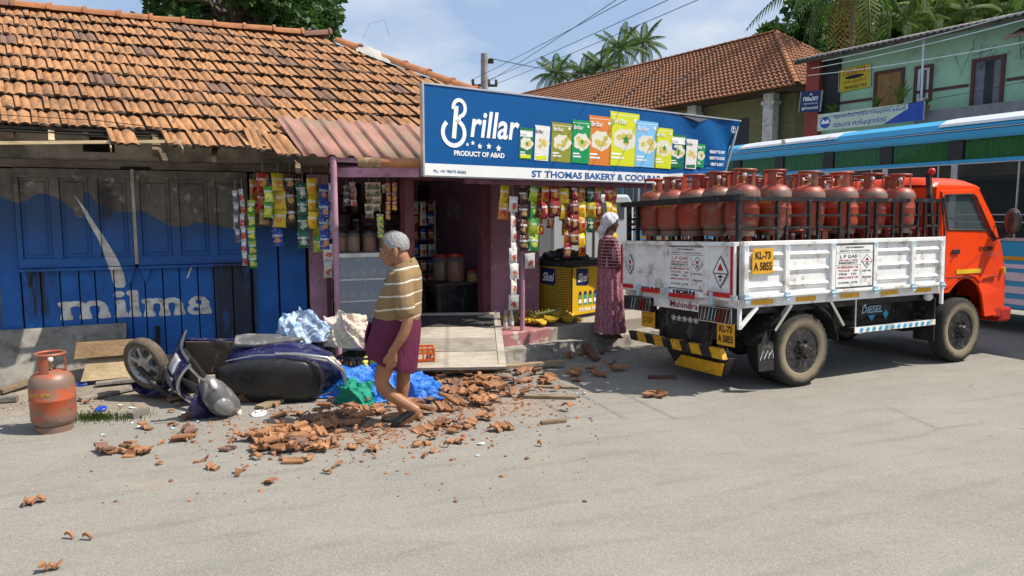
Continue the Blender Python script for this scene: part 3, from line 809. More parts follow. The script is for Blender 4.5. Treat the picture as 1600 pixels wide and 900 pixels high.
for i, (a, e, zt, zb, k) in enumerate(PK):
    x0, x1 = a + 1, e + 1; w = x1 - x0; h = zt - zb; m = KI[k]; cx = (x0 + x1) / 2
    pl = [([(x0 + .01, zb), (x1 - .03, zb - .006), (x1, zt - .012), (x1 - .005, zt), (x0 + .02, zt + .004), (x0 + .03, zt - .03)], m)]
    pl.append((rect(x0 + .03, x1 - .02, zt - .035, zt - .03), WHT))
    if k == 'greenw': pl.append((rect(x0 + .03, x1 - .02, zt - h * .28, zt - .04), WHT))
    blob = [(cx + .04 * w + w * .4 * (1 + .12 * math.cos(5 * t_)) * math.cos(t_), zb + h * .5 + h * .2 * (1 + .12 * math.sin(7 * t_)) * math.sin(t_)) for t_ in [6.283 * q / 22 for q in range(22)]]
    pl.append((blob, CRM))
    rr = random.Random(i)
    for q in range(6):
        pl.append((disc(cx + w * .06 + rr.uniform(-.2, .2) * w, zb + h * .5 + rr.uniform(-.1, .1) * h, w * .11, h * .055, 9), YEL))
    if k in ('green', 'lime', 'greenw'): pl.append((star(cx + .06 * w, zb + h * .5, w * .12), HRB))
    if k in ('white', 'greenw'): pl.append((rect(x0 + .03, x1 - .05, zb + .01, zb + h * .14), 5 if i < 3 else 0))
    pl.append((rect(x0 + .05 * w + .02, x0 + .42 * w, zb + h * .2, zb + h * .235), WHT)); pl.append((rect(x0 + .05 * w + .02, x0 + .5 * w, zb + h * .13, zb + h * .165), WHT))
    pl.append((disc(x1 - .14 * w, zt - .13 * h, .05 * w, n=8), WHT))
    flat(pl, 'printed_pack', PKM, SM(0, 0, -.0155 - .003 * (i % 2) - (.012 if x1 > 4.2 else 0)), SGN, step=.0002, thick=.0002)
    text('Brillar', h * .14, M_PWHITE if k != 'white' else mat('print_grey', (.3, .3, .3)), SM(x0 + .36 * w, zt - .17 * h, -.0225 - (.012 if x1 > 4.2 else 0)), SGN, width=w * .46, height=h * .1, bold=.0006)
for k, s in enumerate(('READY TO FRY', 'READY TO COOK', 'HEAT & EAT')):
    text(s, .06, M_PWHITE, SM(4.66, .455 - k * .085, -.075), SGN, width=.33 - .05 * (k == 2), height=.042, bold=.002)
flat([(arcp(0, 0, .05, .05, 0, 350, 18) + arcp(0, 0, .043, .043, 350, 0, 18), 0), (star(0, .012, .022), 0), (rect(-.02, .02, -.025, -.016), 0)], 'emblem', [M_PWHITE], SM(4.98, .79, -.09), SGN)
# ------------------------------------------------------------------ the gas truck
from mathutils.geometry import tessellate_polygon
def plate(b, outer, holes, fn, m=0):
    """flat sheet with openings; fn maps (x, z, side) to a point, side 0 or 1 gives the two skins"""
    loops = [outer] + holes
    pts = [p for l in loops for p in l]
    tri = tessellate_polygon([[Vector((p[0], p[1], 0)) for p in l] for l in loops])
    n = len(pts)
    vs = [fn(p[0], p[1], 0) for p in pts] + [fn(p[0], p[1], 1) for p in pts]
    fs = [tuple(t) for t in tri] + [tuple(n + i for i in reversed(t)) for t in tri]
    k = 0
    for l in loops:
        q = len(l)
        fs += [(k + i, k + (i + 1) % q, n + k + (i + 1) % q, n + k + i) for i in range(q)]
        k += q
    return b.add(vs, fs, m)
M_TWHITE = mat('truck_white', (.82, .81, .78), .5, var=.12, scale=5, dirt=((.36, .31, .25), .34, 5))
M_BLK = mat('chassis_black', (.022, .021, .02), .6, var=.4, dirt=((.12, .1, .08), .25, 8))
M_RAILB = mat('rail_black', (.02, .02, .021), .45, .2, dirt=((.09, .08, .07), .25, 12))
M_ORANGE = mat('cab_orange', (.80, .055, .002), .34, var=.12, scale=3, spec=.25, coat=.12, dirt=((.42, .06, .015), .18, 4))
M_YREF = mat('reflector_yellow', (.72, .36, .01), .4, var=.2, scale=20)
M_RREF = mat('reflector_red', (.55, .02, .02), .35, var=.2, scale=20)
M_LBLUE = mat('hinge_blue', (.42, .58, .68), .5, var=.3, scale=30)
M_PLATE = mat('plate_yellow', (.75, .36, .01), .5, var=.2, scale=12, dirt=((.3, .2, .08), .25, 20))
M_INK = mat('ink_black', (.012, .012, .012), .6, var=0)
M_INKR = mat('ink_red', (.4, .02, .02), .6, var=0)
M_CHROME = mat('chrome', (.7, .7, .7), .18, 1.0, var=.05)
def glass_mat(name, col, alpha=.35, rough=.04):
    t = NT(name); t.done(col, rough, 0, .9); t.b.inputs['Alpha'].default_value = alpha; return t.mat
M_GLASS = glass_mat('window_glass', (.05, .07, .075), .45)
TR = frame_thing('gas_truck', 'orange cabbed flatbed truck with white sides carrying red gas cylinders', 'truck', FT)
ROLL = R(1.7)                                                    # the load leans towards the kerb
TR.rotation_euler = (-ROLL, 0, FT.a)
BL, BWD, SZ0, SZ1 = 2.97, 1.83, .95, 1.47
POSTS = [.03, .56, 1.2, 1.83, 2.44, 2.94]
def ribbed(b, a0, a1, fn, m=0):
    """pressed sheet: three rounded ribs between z .99 and 1.44"""
    prof = [(.985, 0)]
    for zc in (1.06, 1.21, 1.36): prof += [(zc - .03, 0), (zc - .02, .012), (zc, .02), (zc + .02, .012), (zc + .03, 0)]
    prof.append((1.45, 0))
    vs = [fn(a, h, z) for a in (a0, a1) for z, h in prof]; n = len(prof)
    b.add(vs, [(i, i + 1, n + i + 1, n + i) for i in range(n - 1)], m)
for side in (0, 1):                                               # near and far drop sides
    y = lambda h: (-.02 - h) if side == 0 else BWD + .02 + h
    dp = MB()
    for i in range(5):
        ribbed(dp, POSTS[i] + .02, POSTS[i + 1] - .02, lambda a, h, z: (a, y(h), z))
    dp.bb(.0, BL, y(-.03), y(-.006), .96, 1.46)
    ds = dp.build('drop_side', M_TWHITE, TR, smooth=40)
    for p in POSTS:
        q = MB(); q.bb(p - .03, p + .03, min(y(.0), y(.035)), max(y(0), y(.035)), .955, 1.455); q.build('side_post', M_TWHITE, ds, bev=.006)
        q = MB(); q.bb(p - .026, p + .026, min(y(.036), y(.052)), max(y(.036), y(.052)), .915, .995); q.tube([(p - .04, y(.045), .955), (p + .04, y(.045), .955)], .014, 8); q.build('hinge', M_LBLUE, ds, smooth=40)
        if side == 0:
            q = MB(); q.prism([(p - .03, 1.455), (p + .03, 1.455), (p, 1.39)], y(.0365), y(.0355)); q.build('painted_drop', M_LBLUE, ds)
    q = MB(); q.bb(0, BL, min(y(-.035), y(.03)), max(y(-.035), y(.03)), 1.452, 1.495); q.bb(0, BL, min(y(-.03), y(.03)), max(y(-.03), y(.03)), .95, .985); q.build('side_rail', M_TWHITE, ds, bev=.006)
b = MB(); b.bb(-.02, BL + .02, -.005, BWD + .005, .86, .945); b.build('bed_frame', M_TWHITE, TR)
b = MB(); b.bb(.02, BL - .02, .02, BWD - .02, .947, .957); b.build('bed_floor', M_BLK, TR)
b = MB(); b.bb(BL - .02, BL + .01, -.05, -.02, .74, 1.5); b.build('corner_post', M_TWHITE, TR)
for i in range(5):
    a0, a1 = POSTS[i], POSTS[i + 1]; c = (a0 + a1) / 2
    b = MB(); b.bb(c - .15, c + .13, -.009, -.0055, .885, .932); b.build('reflector', M_YREF, TR)
# tailgate
tg = MB(); TV = [.03, .40, 1.02, 1.56, 1.80]
for i in range(4): ribbed(tg, TV[i] + .01, TV[i + 1] - .01, lambda a, h, z: (-.045 - h * .35, a, z))
tg.bb(-.04, -.015, .03, 1.8, .96, 1.46)
tgo = tg.build('tailgate', M_TWHITE, TR, smooth=40)
for p in TV:
    q = MB(); q.bb(-.075, -.045, p - .03, p + .03, .955, 1.455); q.build('gate_post', M_TWHITE, tgo, bev=.005)
q = MB(); q.bb(-.08, -.01, 0, 1.83, 1.452, 1.492); q.build('gate_rail', M_TWHITE, tgo, bev=.006)
q = MB(); q.bb(-.075, -.02, .0, 1.83, .93, .985); q.build('gate_sill', M_TWHITE, tgo, bev=.006)
for v in (.012, 1.81):
    q = MB(); q.bb(-.084, -.079, v, v + .03, .99, 1.45); q.build('red_strip', M_RREF, tgo)
for v0, v1, z in ((.05, .36, .96), (.55, 1.0, .905), (1.12, 1.45, .925), (1.6, 1.8, .95)):
    q = MB(); q.bb(-.085, -.077, v0, v1, z, z + .045); q.build('reflector', M_RREF, TR)
for v in (.30, .98, 1.5):
    q = MB(); q.bb(-.095, -.07, v - .025, v + .025, .88, 1.0); q.build('hinge', M_LBLUE, tgo, bev=.004)
q = MB(); q.bb(-.03, 0, .3, 1.28, .775, .87); q.build('name_plate', M_TWHITE, TR)
TX, TY = (0, -1, 0), (0, 0, 1)
def TG(v, z, x=-.088): return pm((x, v, z), TX, TY)
text('Mahindra', .12, mat('brand_maroon', (.22, .01, .03)), TG(.78, .825, -.0315), TR, width=.44, height=.065, bold=.002)
text('SOUND', .08, M_INK, TG(1.28, .963, -.0775), TR, width=.34, height=.046, bold=.004)
text('HORN', .08, M_INK, TG(.72, .966, -.0775), TR, width=.34, height=.046, bold=.004)
def hazard(M, parent, w, h):
    flat([([(0, h), (w, 0), (0, -h), (-w, 0)], 1), ([(0, h * .88), (w * .88, 0), (0, -h * .88), (-w * .88, 0)], 0), (rect(-w * .8, w * .8, -h * .12, -h * .06), 1),
          ([(-w * .3, h * .08), (w * .3, h * .08), (w * .28, h * .25), (0, h * .55), (-w * .28, h * .25)], 2), (rect(-w * .22, w * .22, -h * .35, -h * .2), 1), (rect(-w * .1, w * .1, -h * .55, -h * .42), 1)], 'hazard_sign', [M_TWHITE, M_INK, M_INKR], M, parent)
hazard(TG(.2, 1.2, -.058), tgo, .11, .16); hazard(TG(1.69, 1.22, -.058), tgo, .085, .12)
def notice(x0, x1, z0, z1, mk, parent, seed):
    """the painted gas notice: ruled lines, lettering and a hazard diamond; mk(x, z, lift) gives its plane"""
    w = x1 - x0; h = z1 - z0
    L = lambda a, c, d, e: (rect(a, c, d, e), 1)
    pl = [(rect(0, w, 0, h), 0), L(0, w, h * .80, h * .81), L(w * .66, w * .665, h * .05, h * .8), L(0, w * .66, h * .52, h * .527), L(0, w * .012, 0, h), L(w * .99, w, 0, h), L(0, w, 0, h * .014), L(0, w, h * .986, h)]
    flat(pl, 'notice', [M_TWHITE, M_INK], mk(x0, z0, 0), parent, step=.0002)
    rows = [('STOP IN EMERGENCY', .93, .5, M_INK, .5, .04), ('CONTACT TO POLICE STATION', .85, .5, M_INK, .8, .03), ('L P GAS', .72, .33, M_INKR if seed else M_INK, .45, .075), ('UN NO. 1075', .63, .33, M_INKR, .5, .05), ('EMERGENCY', .57, .33, M_INK, .5, .04),
            ('IN EMERGENCY TEL', .47, .33, M_INKR, .56, .045), ('POLICE   100', .39, .33, M_INKR, .5, .045), ('FIRE   101', .31, .33, M_INK, .45, .045), ('AMBULANCE 102', .23, .33, M_INKR, .55, .045), ('CODE  3YE', .11, .33, M_INK, .5, .045), ('DETAIL', .37, .83, M_INK, .25, .04), ('PHONE', .22, .83, M_INK, .25, .04)]
    for s, zz, xx, m, ww, hh in rows:
        text(s, .05, m, mk(x0 + w * xx, z0 + h * zz, .002), parent, width=w * ww, height=h * hh, bold=.0006)
    hazard(mk(x0 + w * .83, z0 + h * .6, .002), parent, w * .15, h * .17)
notice(.0, .56, .0, .44, lambda x, z, l: TG(1.0 - x, 1.0 + z, -.053 - l), tgo, 1)
def NS(u, z, l=0): return pm((u, -.045 - l, z), (1, 0, 0), TY)
notice(0, .56, 0, .44, lambda x, z, l: NS(1.235 + x, 1.0 + z, l), TR, 0)
def number_plate(M, parent, a, c, w=.22, h=.17):
    bp = MB(); bp.bb(-w / 2, w / 2, -h / 2, h / 2, -.004, .0); o = bp.build('number_plate', M_PLATE, parent, bev=.003); o.matrix_local = M
    text(a, .1, M_INK, pm((0, h * .22, .0012), (1, 0, 0), (0, 1, 0)), o, width=w * .72, height=h * .3, bold=.003)
    text(c, .1, M_INK, pm((0, -h * .22, .0012), (1, 0, 0), (0, 1, 0)), o, width=w * .86, height=h * .33, bold=.003)
number_plate(pm((.24, -.05, 1.305), (1, 0, 0), TY), TR, 'KL-73', 'A 5855', .27, .24)
number_plate(TG(.13, .60, -.05), TR, 'KL-73', 'A 5855', .24, .22)
q = MB(); q.bb(-.02, -.01, 1.28, 1.52, .52, .70); q.build('stop_panel', M_PLATE, TR); text('STOP', .1, M_INK, TG(1.4, .6, -.0215), TR, width=.17, height=.07)
for v0, v1 in ((.04, .5), (1.3, 1.8)):                            # lamp boxes behind wire grids
    q = MB(); q.bb(-.06, .03, v0, v1, .70, .855); lb = q.build('tail_lamp', M_BLK, TR)
    for k in range(9):
        q = MB(); x = v0 + .03 + k * (v1 - v0 - .06) / 8; q.bar((-.066, x, .715), (-.066, x - .03, .84), .008, .006); q.build('lamp_bar', M_RREF if k in (2, 3) else (M_LBLUE if k in (5, 6) else M_CHROME), lb)
    q = MB(); q.tube([(-.063, v0, .704), (-.063, v1, .704), (-.063, v1, .852), (-.063, v0, .852)], .005, 5, closed=True); q.build('lamp_rim', M_CHROME, lb)
# mudguard curtain with lotus scrolls, bumper
q = MB(); q.bb(.05, .06, .45, 1.28, .42, .78); q.build('rear_flap', M_BLK, TR)
text('\u2740\u2740\u2740\u2740\u2740', .12, M_TWHITE, TG(.85, .665, .046), TR, width=.44, height=.06)
for v in (.5, 1.2):
    q = MB(); q.bar((.1, v, .9), (.02, v, .42), .05, .05); q.build('bumper_arm', M_BLK, TR)
q = MB(); nb = 10; v0, v1 = .12, 1.63
pts = []
bmp = MB()
for k in range(nb):
    a, e = v0 + (v1 - v0) * k / nb, v0 + (v1 - v0) * (k + 1) / nb
    sk = .05
    def P8(v, z): return v + (z - .36) / .1 * sk
    bmp.hexa([(-.09, P8(a, .355), .355), (-.03, P8(a, .355), .355), (-.03, P8(e, .355), .355), (-.09, P8(e, .355), .355), (-.09, P8(a, .455), .455), (-.03, P8(a, .455), .455), (-.03, P8(e, .455), .455), (-.09, P8(e, .455), .455)], k % 2)
bmp.build('rear_bumper', [mat('hazard_yellow', (.72, .38, .01), .5, var=.25, scale=9, dirt=((.2, .13, .05), .3, 18)), M_BLK], TR)
q = MB(); q.prism([(.25, .17), (.95, .17), (1.15, .35), (.15, .35)], .02, .1, 0, 'yz'); q.build('underrun_guard', M_BLK, TR)
q = MB(); q.hexa([(.0, .25, .19), (.012, .25, .16), (.012, .95, .16), (.0, .95, .19), (-.035, .17, .3), (-.02, .17, .3), (-.02, .8, .3), (-.035, .8, .3)]); q.build('guard_face', mat('hazard_yellow', (.72, .38, .01)), TR)
q = MB(); q.bar((0, -.0, .86), (.0, -.0, .66), .03, .03); q.bar((.0, -.0, .67), (.22, -.0, .86), .03, .03); q.build('corner_brace', M_TWHITE, TR)
# chassis, mudguards, tank, step
q = MB(); q.bb(.05, 4.3, .45, .55, .5, .72); q.bb(.05, 4.3, 1.28, 1.38, .5, .72); q.bb(.05, 3.0, .1, 1.73, .78, .86)
q.tube([(.88, .3, .38), (.88, 1.55, .38)], .07, 10); q.ball((.88, .91, .38), (.16, .18, .18)); q.bb(3.1, 4.1, .5, 1.3, .35, .9); q.tube([(3.47, .3, .38), (3.47, 1.55, .38)], .06, 10)
q.build('chassis', M_BLK, TR)
for y0 in (.0, 1.5):
    q = MB(); n = 12
    for k in range(n):
        a, e = R(5 + 170 * k / n), R(5 + 170 * (k + 1) / n)
        q.hexa([(.88 + .5 * math.cos(a), y0 + .02, .4 + .46 * math.sin(a)), (.88 + .5 * math.cos(e), y0 + .02, .4 + .46 * math.sin(e)), (.88 + .5 * math.cos(e), y0 + .33, .4 + .46 * math.sin(e)), (.88 + .5 * math.cos(a), y0 + .33, .4 + .46 * math.sin(a)),
                (.88 + .51 * math.cos(a), y0 + .02, .4 + .47 * math.sin(a)), (.88 + .51 * math.cos(e), y0 + .02, .4 + .47 * math.sin(e)), (.88 + .51 * math.cos(e), y0 + .33, .4 + .47 * math.sin(e)), (.88 + .51 * math.cos(a), y0 + .33, .4 + .47 * math.sin(a))])
    q.build('mudguard', M_BLK, TR, smooth=40)
q = MB(); q.prism([(.28, .22), (.48, .22), (.46, .5), (.40, .52), (.36, .62), (.30, .5), (.26, .48)], .02, .03); q.build('mud_flap', M_BLK, TR)
q = MB()
for k in range(3): q.tube([(.29 + .06 * k, .017, .33 + .02 * k), (.33 + .06 * k, .017, .42), (.36 + .05 * k, .017, .38), (.34 + .06 * k, .017, .34)], .004, 5)
q.build('painted_scroll', M_TWHITE, TR)
for pa, pb, wd_ in (((.44, .0, .62), (.66, .0, .86), .05), ((1.22, 0, .86), (1.42, 0, .6), .03)):
    q = MB(); q.bar(pa, pb, wd_, .03); q.build('guard_stay', M_CHROME, TR)
q = MB(); q.bb(1.62, 2.95, .02, .2, .505, .55); q.build('side_step', M_BLK, TR)
q = MB(); q.bb(1.62, 2.95, .012, .02, .50, .56); fb = q.build('step_edge', M_TWHITE, TR)
for k in range(12):
    q = MB(); q.lathe([(.024, 0), (.02, .004)], 9, axis='y', c=(1.72 + k * .1, .006, .53)); q.build('painted_dot', mat('dot_blue', (.05, .4, .65), .5), fb)
q = MB(); q.tube([(1.64, .03, .56), (1.64, .03, .86)], .012, 6); q.build('step_hanger', M_CHROME, TR)
q = MB(); q.bb(1.85, 2.5, .22, .62, .58, .80); tk = q.build('fuel_tank', M_BLK, TR, bev=.05)
text('DIESEL', .12, M_LBLUE, pm((2.14, .213, .70), (1, 0, 0), TY), TR, width=.34, height=.08, bold=.003, shear=.2)
flat([([(-.06, 0), (.06, 0), (0, -.07)], 0), ([(.23, .05), (.28, 0), (.23, -.06), (.18, 0)], 0)], 'painted_motif', [mat('dot_blue', (.05, .4, .65))], pm((2.14, .2125, .64), (1, 0, 0), TY), TR)
q = MB(); q.lathe([(.03, 0), (.035, .03), (.02, .05)], 12, axis='y', c=(1.92, .13, .79)); q.build('tank_cap', M_CHROME, TR, smooth=40)
q = MB(); q.ball((2.86, .05, .82), (.06, .05, .05)); q.build('side_lamp', mat('lamp_white', (.7, .68, .6), .3), TR, smooth=60)
q = MB(); q.bb(2.98, 3.0, .05, .3, .3, .8); q.build('mud_flap', M_BLK, TR)
# wheels
def tyre_material():
    t = NT('muddy_tyre')
    x, y, z = t.xyz()
    r = t.math('SQRT', t.math('ADD', t.math('MULTIPLY', x, x), t.math('MULTIPLY', z, z)))
    f = t.math('ADD', t.ramp(r, .345, .26, 0, .62), t.math('MULTIPLY', t.noise(7, 6, .75), .6))
    c = t.mix(t.ramp(f, .35, .75), (.035, .032, .029), (.23, .19, .125))
    t.bump(t.noise(50, 4), .3, .006)
    return t.done(c, .9, 0, .2)
M_TYRE = tyre_material()
M_HUB = mat('hub_black', (.035, .034, .034), .35, .3, dirt=((.16, .13, .1), .25, 20))
def wheel_parts(root, loc, r=.38, w=.2, flip=1, full=True):
    """axis along y, outer face towards -y * flip"""
    e = bpy.data.objects.new('wheel', None); link(e, root); e.location = loc
    if root is TR: e.location.z += loc[1] * math.tan(ROLL)
    if flip < 0: e.rotation_euler = (0, 0, math.pi)
    n = 72
    def fn(i, j):
        prof = [(.60, .40), (.66, .47), (.80, .5), (.92, .47), (.985, .40), (1.0, .33), (1.0, .14), (.975, .12), (.975, .08), (1, .06), (1, -.3), (.9, -.47), (.62, -.45)]
        k = int(round(j * (len(prof) - 1))); a = i * 2 * math.pi
        rr_, yy = prof[k]
        if k in (4, 5) and int(round(i * n)) % 2: rr_ -= .028
        if k in (3,) and int(round(i * n)) % 2: rr_ -= .008
        return (rr_ * r * math.cos(a), -yy * w, rr_ * r * math.sin(a))
    b = MB(); b.grid(fn, n, 12, 0, True); b.build('tyre', M_TYRE, e, smooth=35)
    b = MB()
    b.lathe([(.61 * r, -.40 * w), (.6 * r, -.44 * w), (.56 * r, -.42 * w), (.53 * r, -.22 * w), (.5 * r, -.14 * w), (.40 * r, -.24 * w), (.30 * r, -.36 * w), (.22 * r, -.36 * w), (.20 * r, -.28 * w), (.1, 0)], 40, axis='y')
    b.build('rim', M_HUB, e, smooth=40)
    if full:
        for k in range(6):
            a = R(30 + 60 * k)
            b = MB(); b.lathe([(.018, -.0), (.018, -.012)], 12, axis='y', c=(.43 * r * math.cos(a), -.215 * w, .43 * r * math.sin(a))); b.build('rim_hole', mat('gap_black', (.02, .018, .016)), e)
            a = R(60 * k)
            b = MB(); b.lathe([(.016, -.36 * w), (.016, -.36 * w - .03), (.008, -.36 * w - .045)], 6, axis='y', c=(.25 * r * math.cos(a), 0, .25 * r * math.sin(a))); b.build('wheel_nut', M_HUB, e)
        b = MB(); b.lathe([(.06, -.25 * w), (.058, -.62 * w), (.045, -.7 * w), (.02, -.72 * w)], 20, axis='y'); b.build('hub', M_HUB, e, smooth=40)
    return e
wheel_parts(TR, (.88, .12, .38)); wheel_parts(TR, (.88, .35, .38), full=False)
wheel_parts(TR, (.88, 1.71, .38), flip=-1); wheel_parts(TR, (.88, 1.48, .38), full=False, flip=-1)
wheel_parts(TR, (3.5, .15, .385)); wheel_parts(TR, (3.5, 1.68, .385), flip=-1)
# cab
def cs(y0, y1):
    def fn(x, z, k):
        tum = max(0, z - 1.45) * .11
        nose = max(0, x - 4.1) * .16
        y = (y0 if k == 0 else y1) + tum + nose
        return (x, y, z)
    return fn
def mirror_y(f): return lambda x, z, k: (x, 1.83 - f(x, z, k)[1], z)
win = [(3.2, 1.57), (3.17, 1.94), (3.2, 1.97), (3.72, 1.985), (3.78, 1.95), (4.02, 1.55), (4.12, 1.45), (4.05, 1.43), (3.93, 1.555)]
arch_p = [(3.94 + .0, .62), (3.90, .78), (3.82, .9), (3.7, .975), (3.56, 1.0), (3.43, .97), (3.33, .9), (3.26, .845)]
outer = [(3.06, .84), (3.06, 2.03), (3.12, 2.08), (3.78, 2.08), (3.86, 2.05), (4.12, 1.68), (4.30, 1.36), (4.40, 1.12), (4.45, .8), (4.45, .52), (3.97, .52)] + arch_p
for far in (0, 1):
    fo = cs(.07, .10); fn = mirror_y(fo) if far else fo
    b = MB(); plate(b, outer, [win], fn); sd_ = b.build('cab_side', M_ORANGE, TR)
    fd = cs(.058, .069); fn = mirror_y(fd) if far else fd
    door = [(3.13, .90), (3.13, 2.02), (3.75, 2.04), (3.82, 2.0), (4.06, 1.66), (4.2, 1.4), (4.215, 1.0), (3.9, .985), (3.84, .935), (3.72, 1.01), (3.56, 1.04), (3.42, 1.01), (3.30, .93), (3.24, .9)]
    b = MB(); plate(b, door, [win], fn); dr = b.build('door', M_ORANGE, TR, bev=.006)
    if far: continue
    b = MB(); plate(b, [(3.2, 1.57), (3.17, 1.94), (3.2, 1.97), (3.72, 1.985), (3.78, 1.95), (4.02, 1.55), (4.12, 1.45), (4.05, 1.43), (3.93, 1.555)], [], cs(.085, .089)); b.build('pane', glass_mat('cab_glass', (.1, .13, .14), .3), dr)
    b = MB(); b.tube([fn(x, z, 0) for x, z in win], .012, 5, closed=True); b.build('window_seal', M_BLK, dr)
    b = MB(); b.bb(3.27, 3.41, .045, .058, 1.29, 1.345); b.build('door_handle', M_BLK, dr, bev=.008)
    b = MB(); b.lathe([(.012, .045), (.012, .058)], 10, axis='y', c=(3.29, 0, 1.24)); b.build('lock', M_CHROME, dr)
    b = MB(); b.bb(3.36, 3.84, .052, .0565, 1.055, 1.105); b.build('yellow_strip', mat('strip_yellow', (.8, .5, .02), .4), dr)
    b = MB(); b.tube([fn(3.14, .93, 0), fn(3.14, 1.30, 0), fn(3.14, 1.57, 0), fn(3.14, 2.0, 0)], .010, 5); b.tube([fn(3.2, 1.14 - .12, 0), fn(4.2, 1.0, 0)], .006, 5); b.build('door_gap', M_BLK, dr)
    text('DI3200', .08, M_INK, pm((3.93, .0565, 1.335), (1, 0, 0), TY), dr, width=.28, height=.055, bold=.002)
    text('Loadking', .05, M_CHROME, pm((4.02, .0565, 1.27), (1, 0, 0), TY), dr, width=.24, height=.035, shear=.3)
# roof, back, windscreen and face of the cab
b = MB()
def roof_fn(i, j):
    u = 3.04 + i * .86; v = .07 + j * 1.69
    e = 1 - abs(2 * j - 1) ** 5
    f = 1 - max(0, (i - .75) / .25) ** 2 * .75
    f *= min(1, .35 + i * 8)
    return (u, v + (.07 if j == 0 else -.07 if j == 1 else 0) * 1, 2.05 + .15 * e * f)
b.grid(roof_fn, 16, 20); b.build('cab_roof', M_ORANGE, TR, smooth=60)
b = MB(); b.bb(3.05, 3.08, .12, 1.71, .84, 1.5); b.bb(3.05, 3.08, .12, 1.71, 1.95, 2.06); b.bb(3.05, 3.08, .12, .3, 1.5, 1.95); b.bb(3.05, 3.08, 1.53, 1.71, 1.5, 1.95); b.build('cab_back', M_ORANGE, TR)
b = MB(); b.hexa([(4.40, .14, .78), (4.46, .2, .5), (4.46, 1.63, .5), (4.40, 1.69, .78), (4.3, .12, 1.38), (4.33, .2, 1.4), (4.33, 1.63, 1.4), (4.3, 1.71, 1.38)]); b.build('cab_face', M_ORANGE, TR, bev=.03)
b = MB(); b.add([(4.31, .15, 1.39), (4.31, 1.68, 1.39), (3.86, 1.62, 2.06), (3.86, .2, 2.06)], [(0, 1, 2, 3)]); b.build('windscreen', M_GLASS, TR)
b = MB(); b.hexa([(4.35, .1, .42), (4.56, .1, .42), (4.56, 1.73, .42), (4.35, 1.73, .42), (4.35, .1, .6), (4.58, .1, .6), (4.58, 1.73, .6), (4.35, 1.73, .6)]); b.build('front_bumper', mat('bumper_red', (.45, .03, .015), .35), TR, bev=.03)
b = MB(); b.hexa([(4.2, .1, .5), (4.5, .12, .5), (4.5, .3, .5), (4.2, .3, .5), (4.2, .1, .6), (4.5, .12, .6), (4.5, .3, .6), (4.2, .3, .6)]); b.build('valance', mat('bumper_red', (.45, .03, .015)), TR)
b = MB(); b.bb(4.43, 4.475, .14, .3, .6, .98); b.bb(4.43, 4.475, 1.53, 1.69, .6, .98); b.build('front_trim', M_BLK, TR)
b = MB(); b.bb(3.96, 4.05, .12, 1.71, 1.3, 1.42); b.bb(4.05, 4.3, .15, 1.68, 1.2, 1.4); b.build('dashboard', M_BLK, TR)
b = MB(); b.bb(3.12, 3.3, .2, 1.6, 1.1, 1.75); b.bb(3.12, 3.6, .2, 1.6, 1.0, 1.15); b.build('seat', mat('seat_grey', (.06, .05, .045), .8), TR, bev=.04)
ring = [(3.86 - .09 * math.sin(a) * .55, .95 - .0 + .2 * math.cos(a) - .45, 1.55 + .17 * math.sin(a)) for a in [6.283 * k / 20 for k in range(20)]]
b = MB(); b.tube(ring, .014, 6, closed=True); b.tube([(3.86, .5, 1.55), (4.0, .5, 1.35)], .02, 6); b.build('steering_wheel', M_BLK, TR, smooth=50)
b = MB(); b.tube([(4.16, .1, 1.45), (4.17, -.0, 1.47), (4.18, -.06, 1.5)], .012, 6); b.tube([(4.08, .1, 1.6), (4.17, -.04, 1.62)], .01, 6); b.build('mirror_arm', M_BLK, TR)
b = MB(); b.ball((4.17, -.09, 1.66), (.045, .1, .155), 16, 10); mo = b.build('mirror', M_BLK, TR, smooth=60)
b = MB(); b.ball((4.145, -.09, 1.66), (.03, .085, .135), 16, 10); b.build('mirror_glass', mat('mirror_dark', (.12, .08, .07), .1, .6), mo, smooth=60)
b = MB(); b.bb(4.32, 4.36, .07, .12, 1.02, 1.1); b.build('turn_lamp', M_YREF, TR, bev=.01)
b = MB(); b.bar((2.99, .12, 1.5), (2.96, .16, 2.2), .05, .04); b.build('beacon_post', M_BLK, TR)
b = MB(); b.tube([(2.96, .16, 2.2), (2.96, .16, 2.26)], .04, 12); b.build('beacon_base', M_BLK, TR)
b = MB(); b.ball((2.94, .11, 2.23), .04, 12, 8); b.build('beacon', M_RREF, TR, smooth=60)
# black ladder rails round the bed
RZ1 = 1.9
def ladder(a0, a1, pt, nm='ladder_rail'):
    q = MB()
    for a in (a0, a1): q.bar(pt(a, 1.49), pt(a, RZ1 - .015), .028, .028)
    for z in (1.62, 1.74): q.bar(pt(a0, z), pt(a1, z), .022, .022)
    return q.build(nm, M_RAILB, TR)
for v in (.03, 1.8):
    for a0, a1 in ((.02, .5), (.62, .93), (1.06, 1.37), (1.5, 1.79), (1.92, 2.19), (2.33, 2.6), (2.72, 2.95)):
        ladder(a0, a1, lambda a, z: Vector((a, v, z)))
    q = MB(); q.bar((0, v, RZ1), (2.98, v, RZ1), .035, .04); q.build('top_rail', M_RAILB, TR)
q = MB(); q.bar((-.01, -.02, RZ1 + .01), (-.01, 1.92, RZ1 + .01), .05, .06); q.build('top_rail', M_RAILB, TR)
for v in (.03, 1.62, 1.8):
    q = MB(); q.bar((-.0, v, 1.49), (-.0, v, RZ1), .035, .035); q.build('rail_post', M_RAILB, TR)
q = MB(); q.bar((-.0, 1.6, 1.68), (-.0, 1.82, 1.68), .03, .03); q.build('rail_post', M_RAILB, TR)

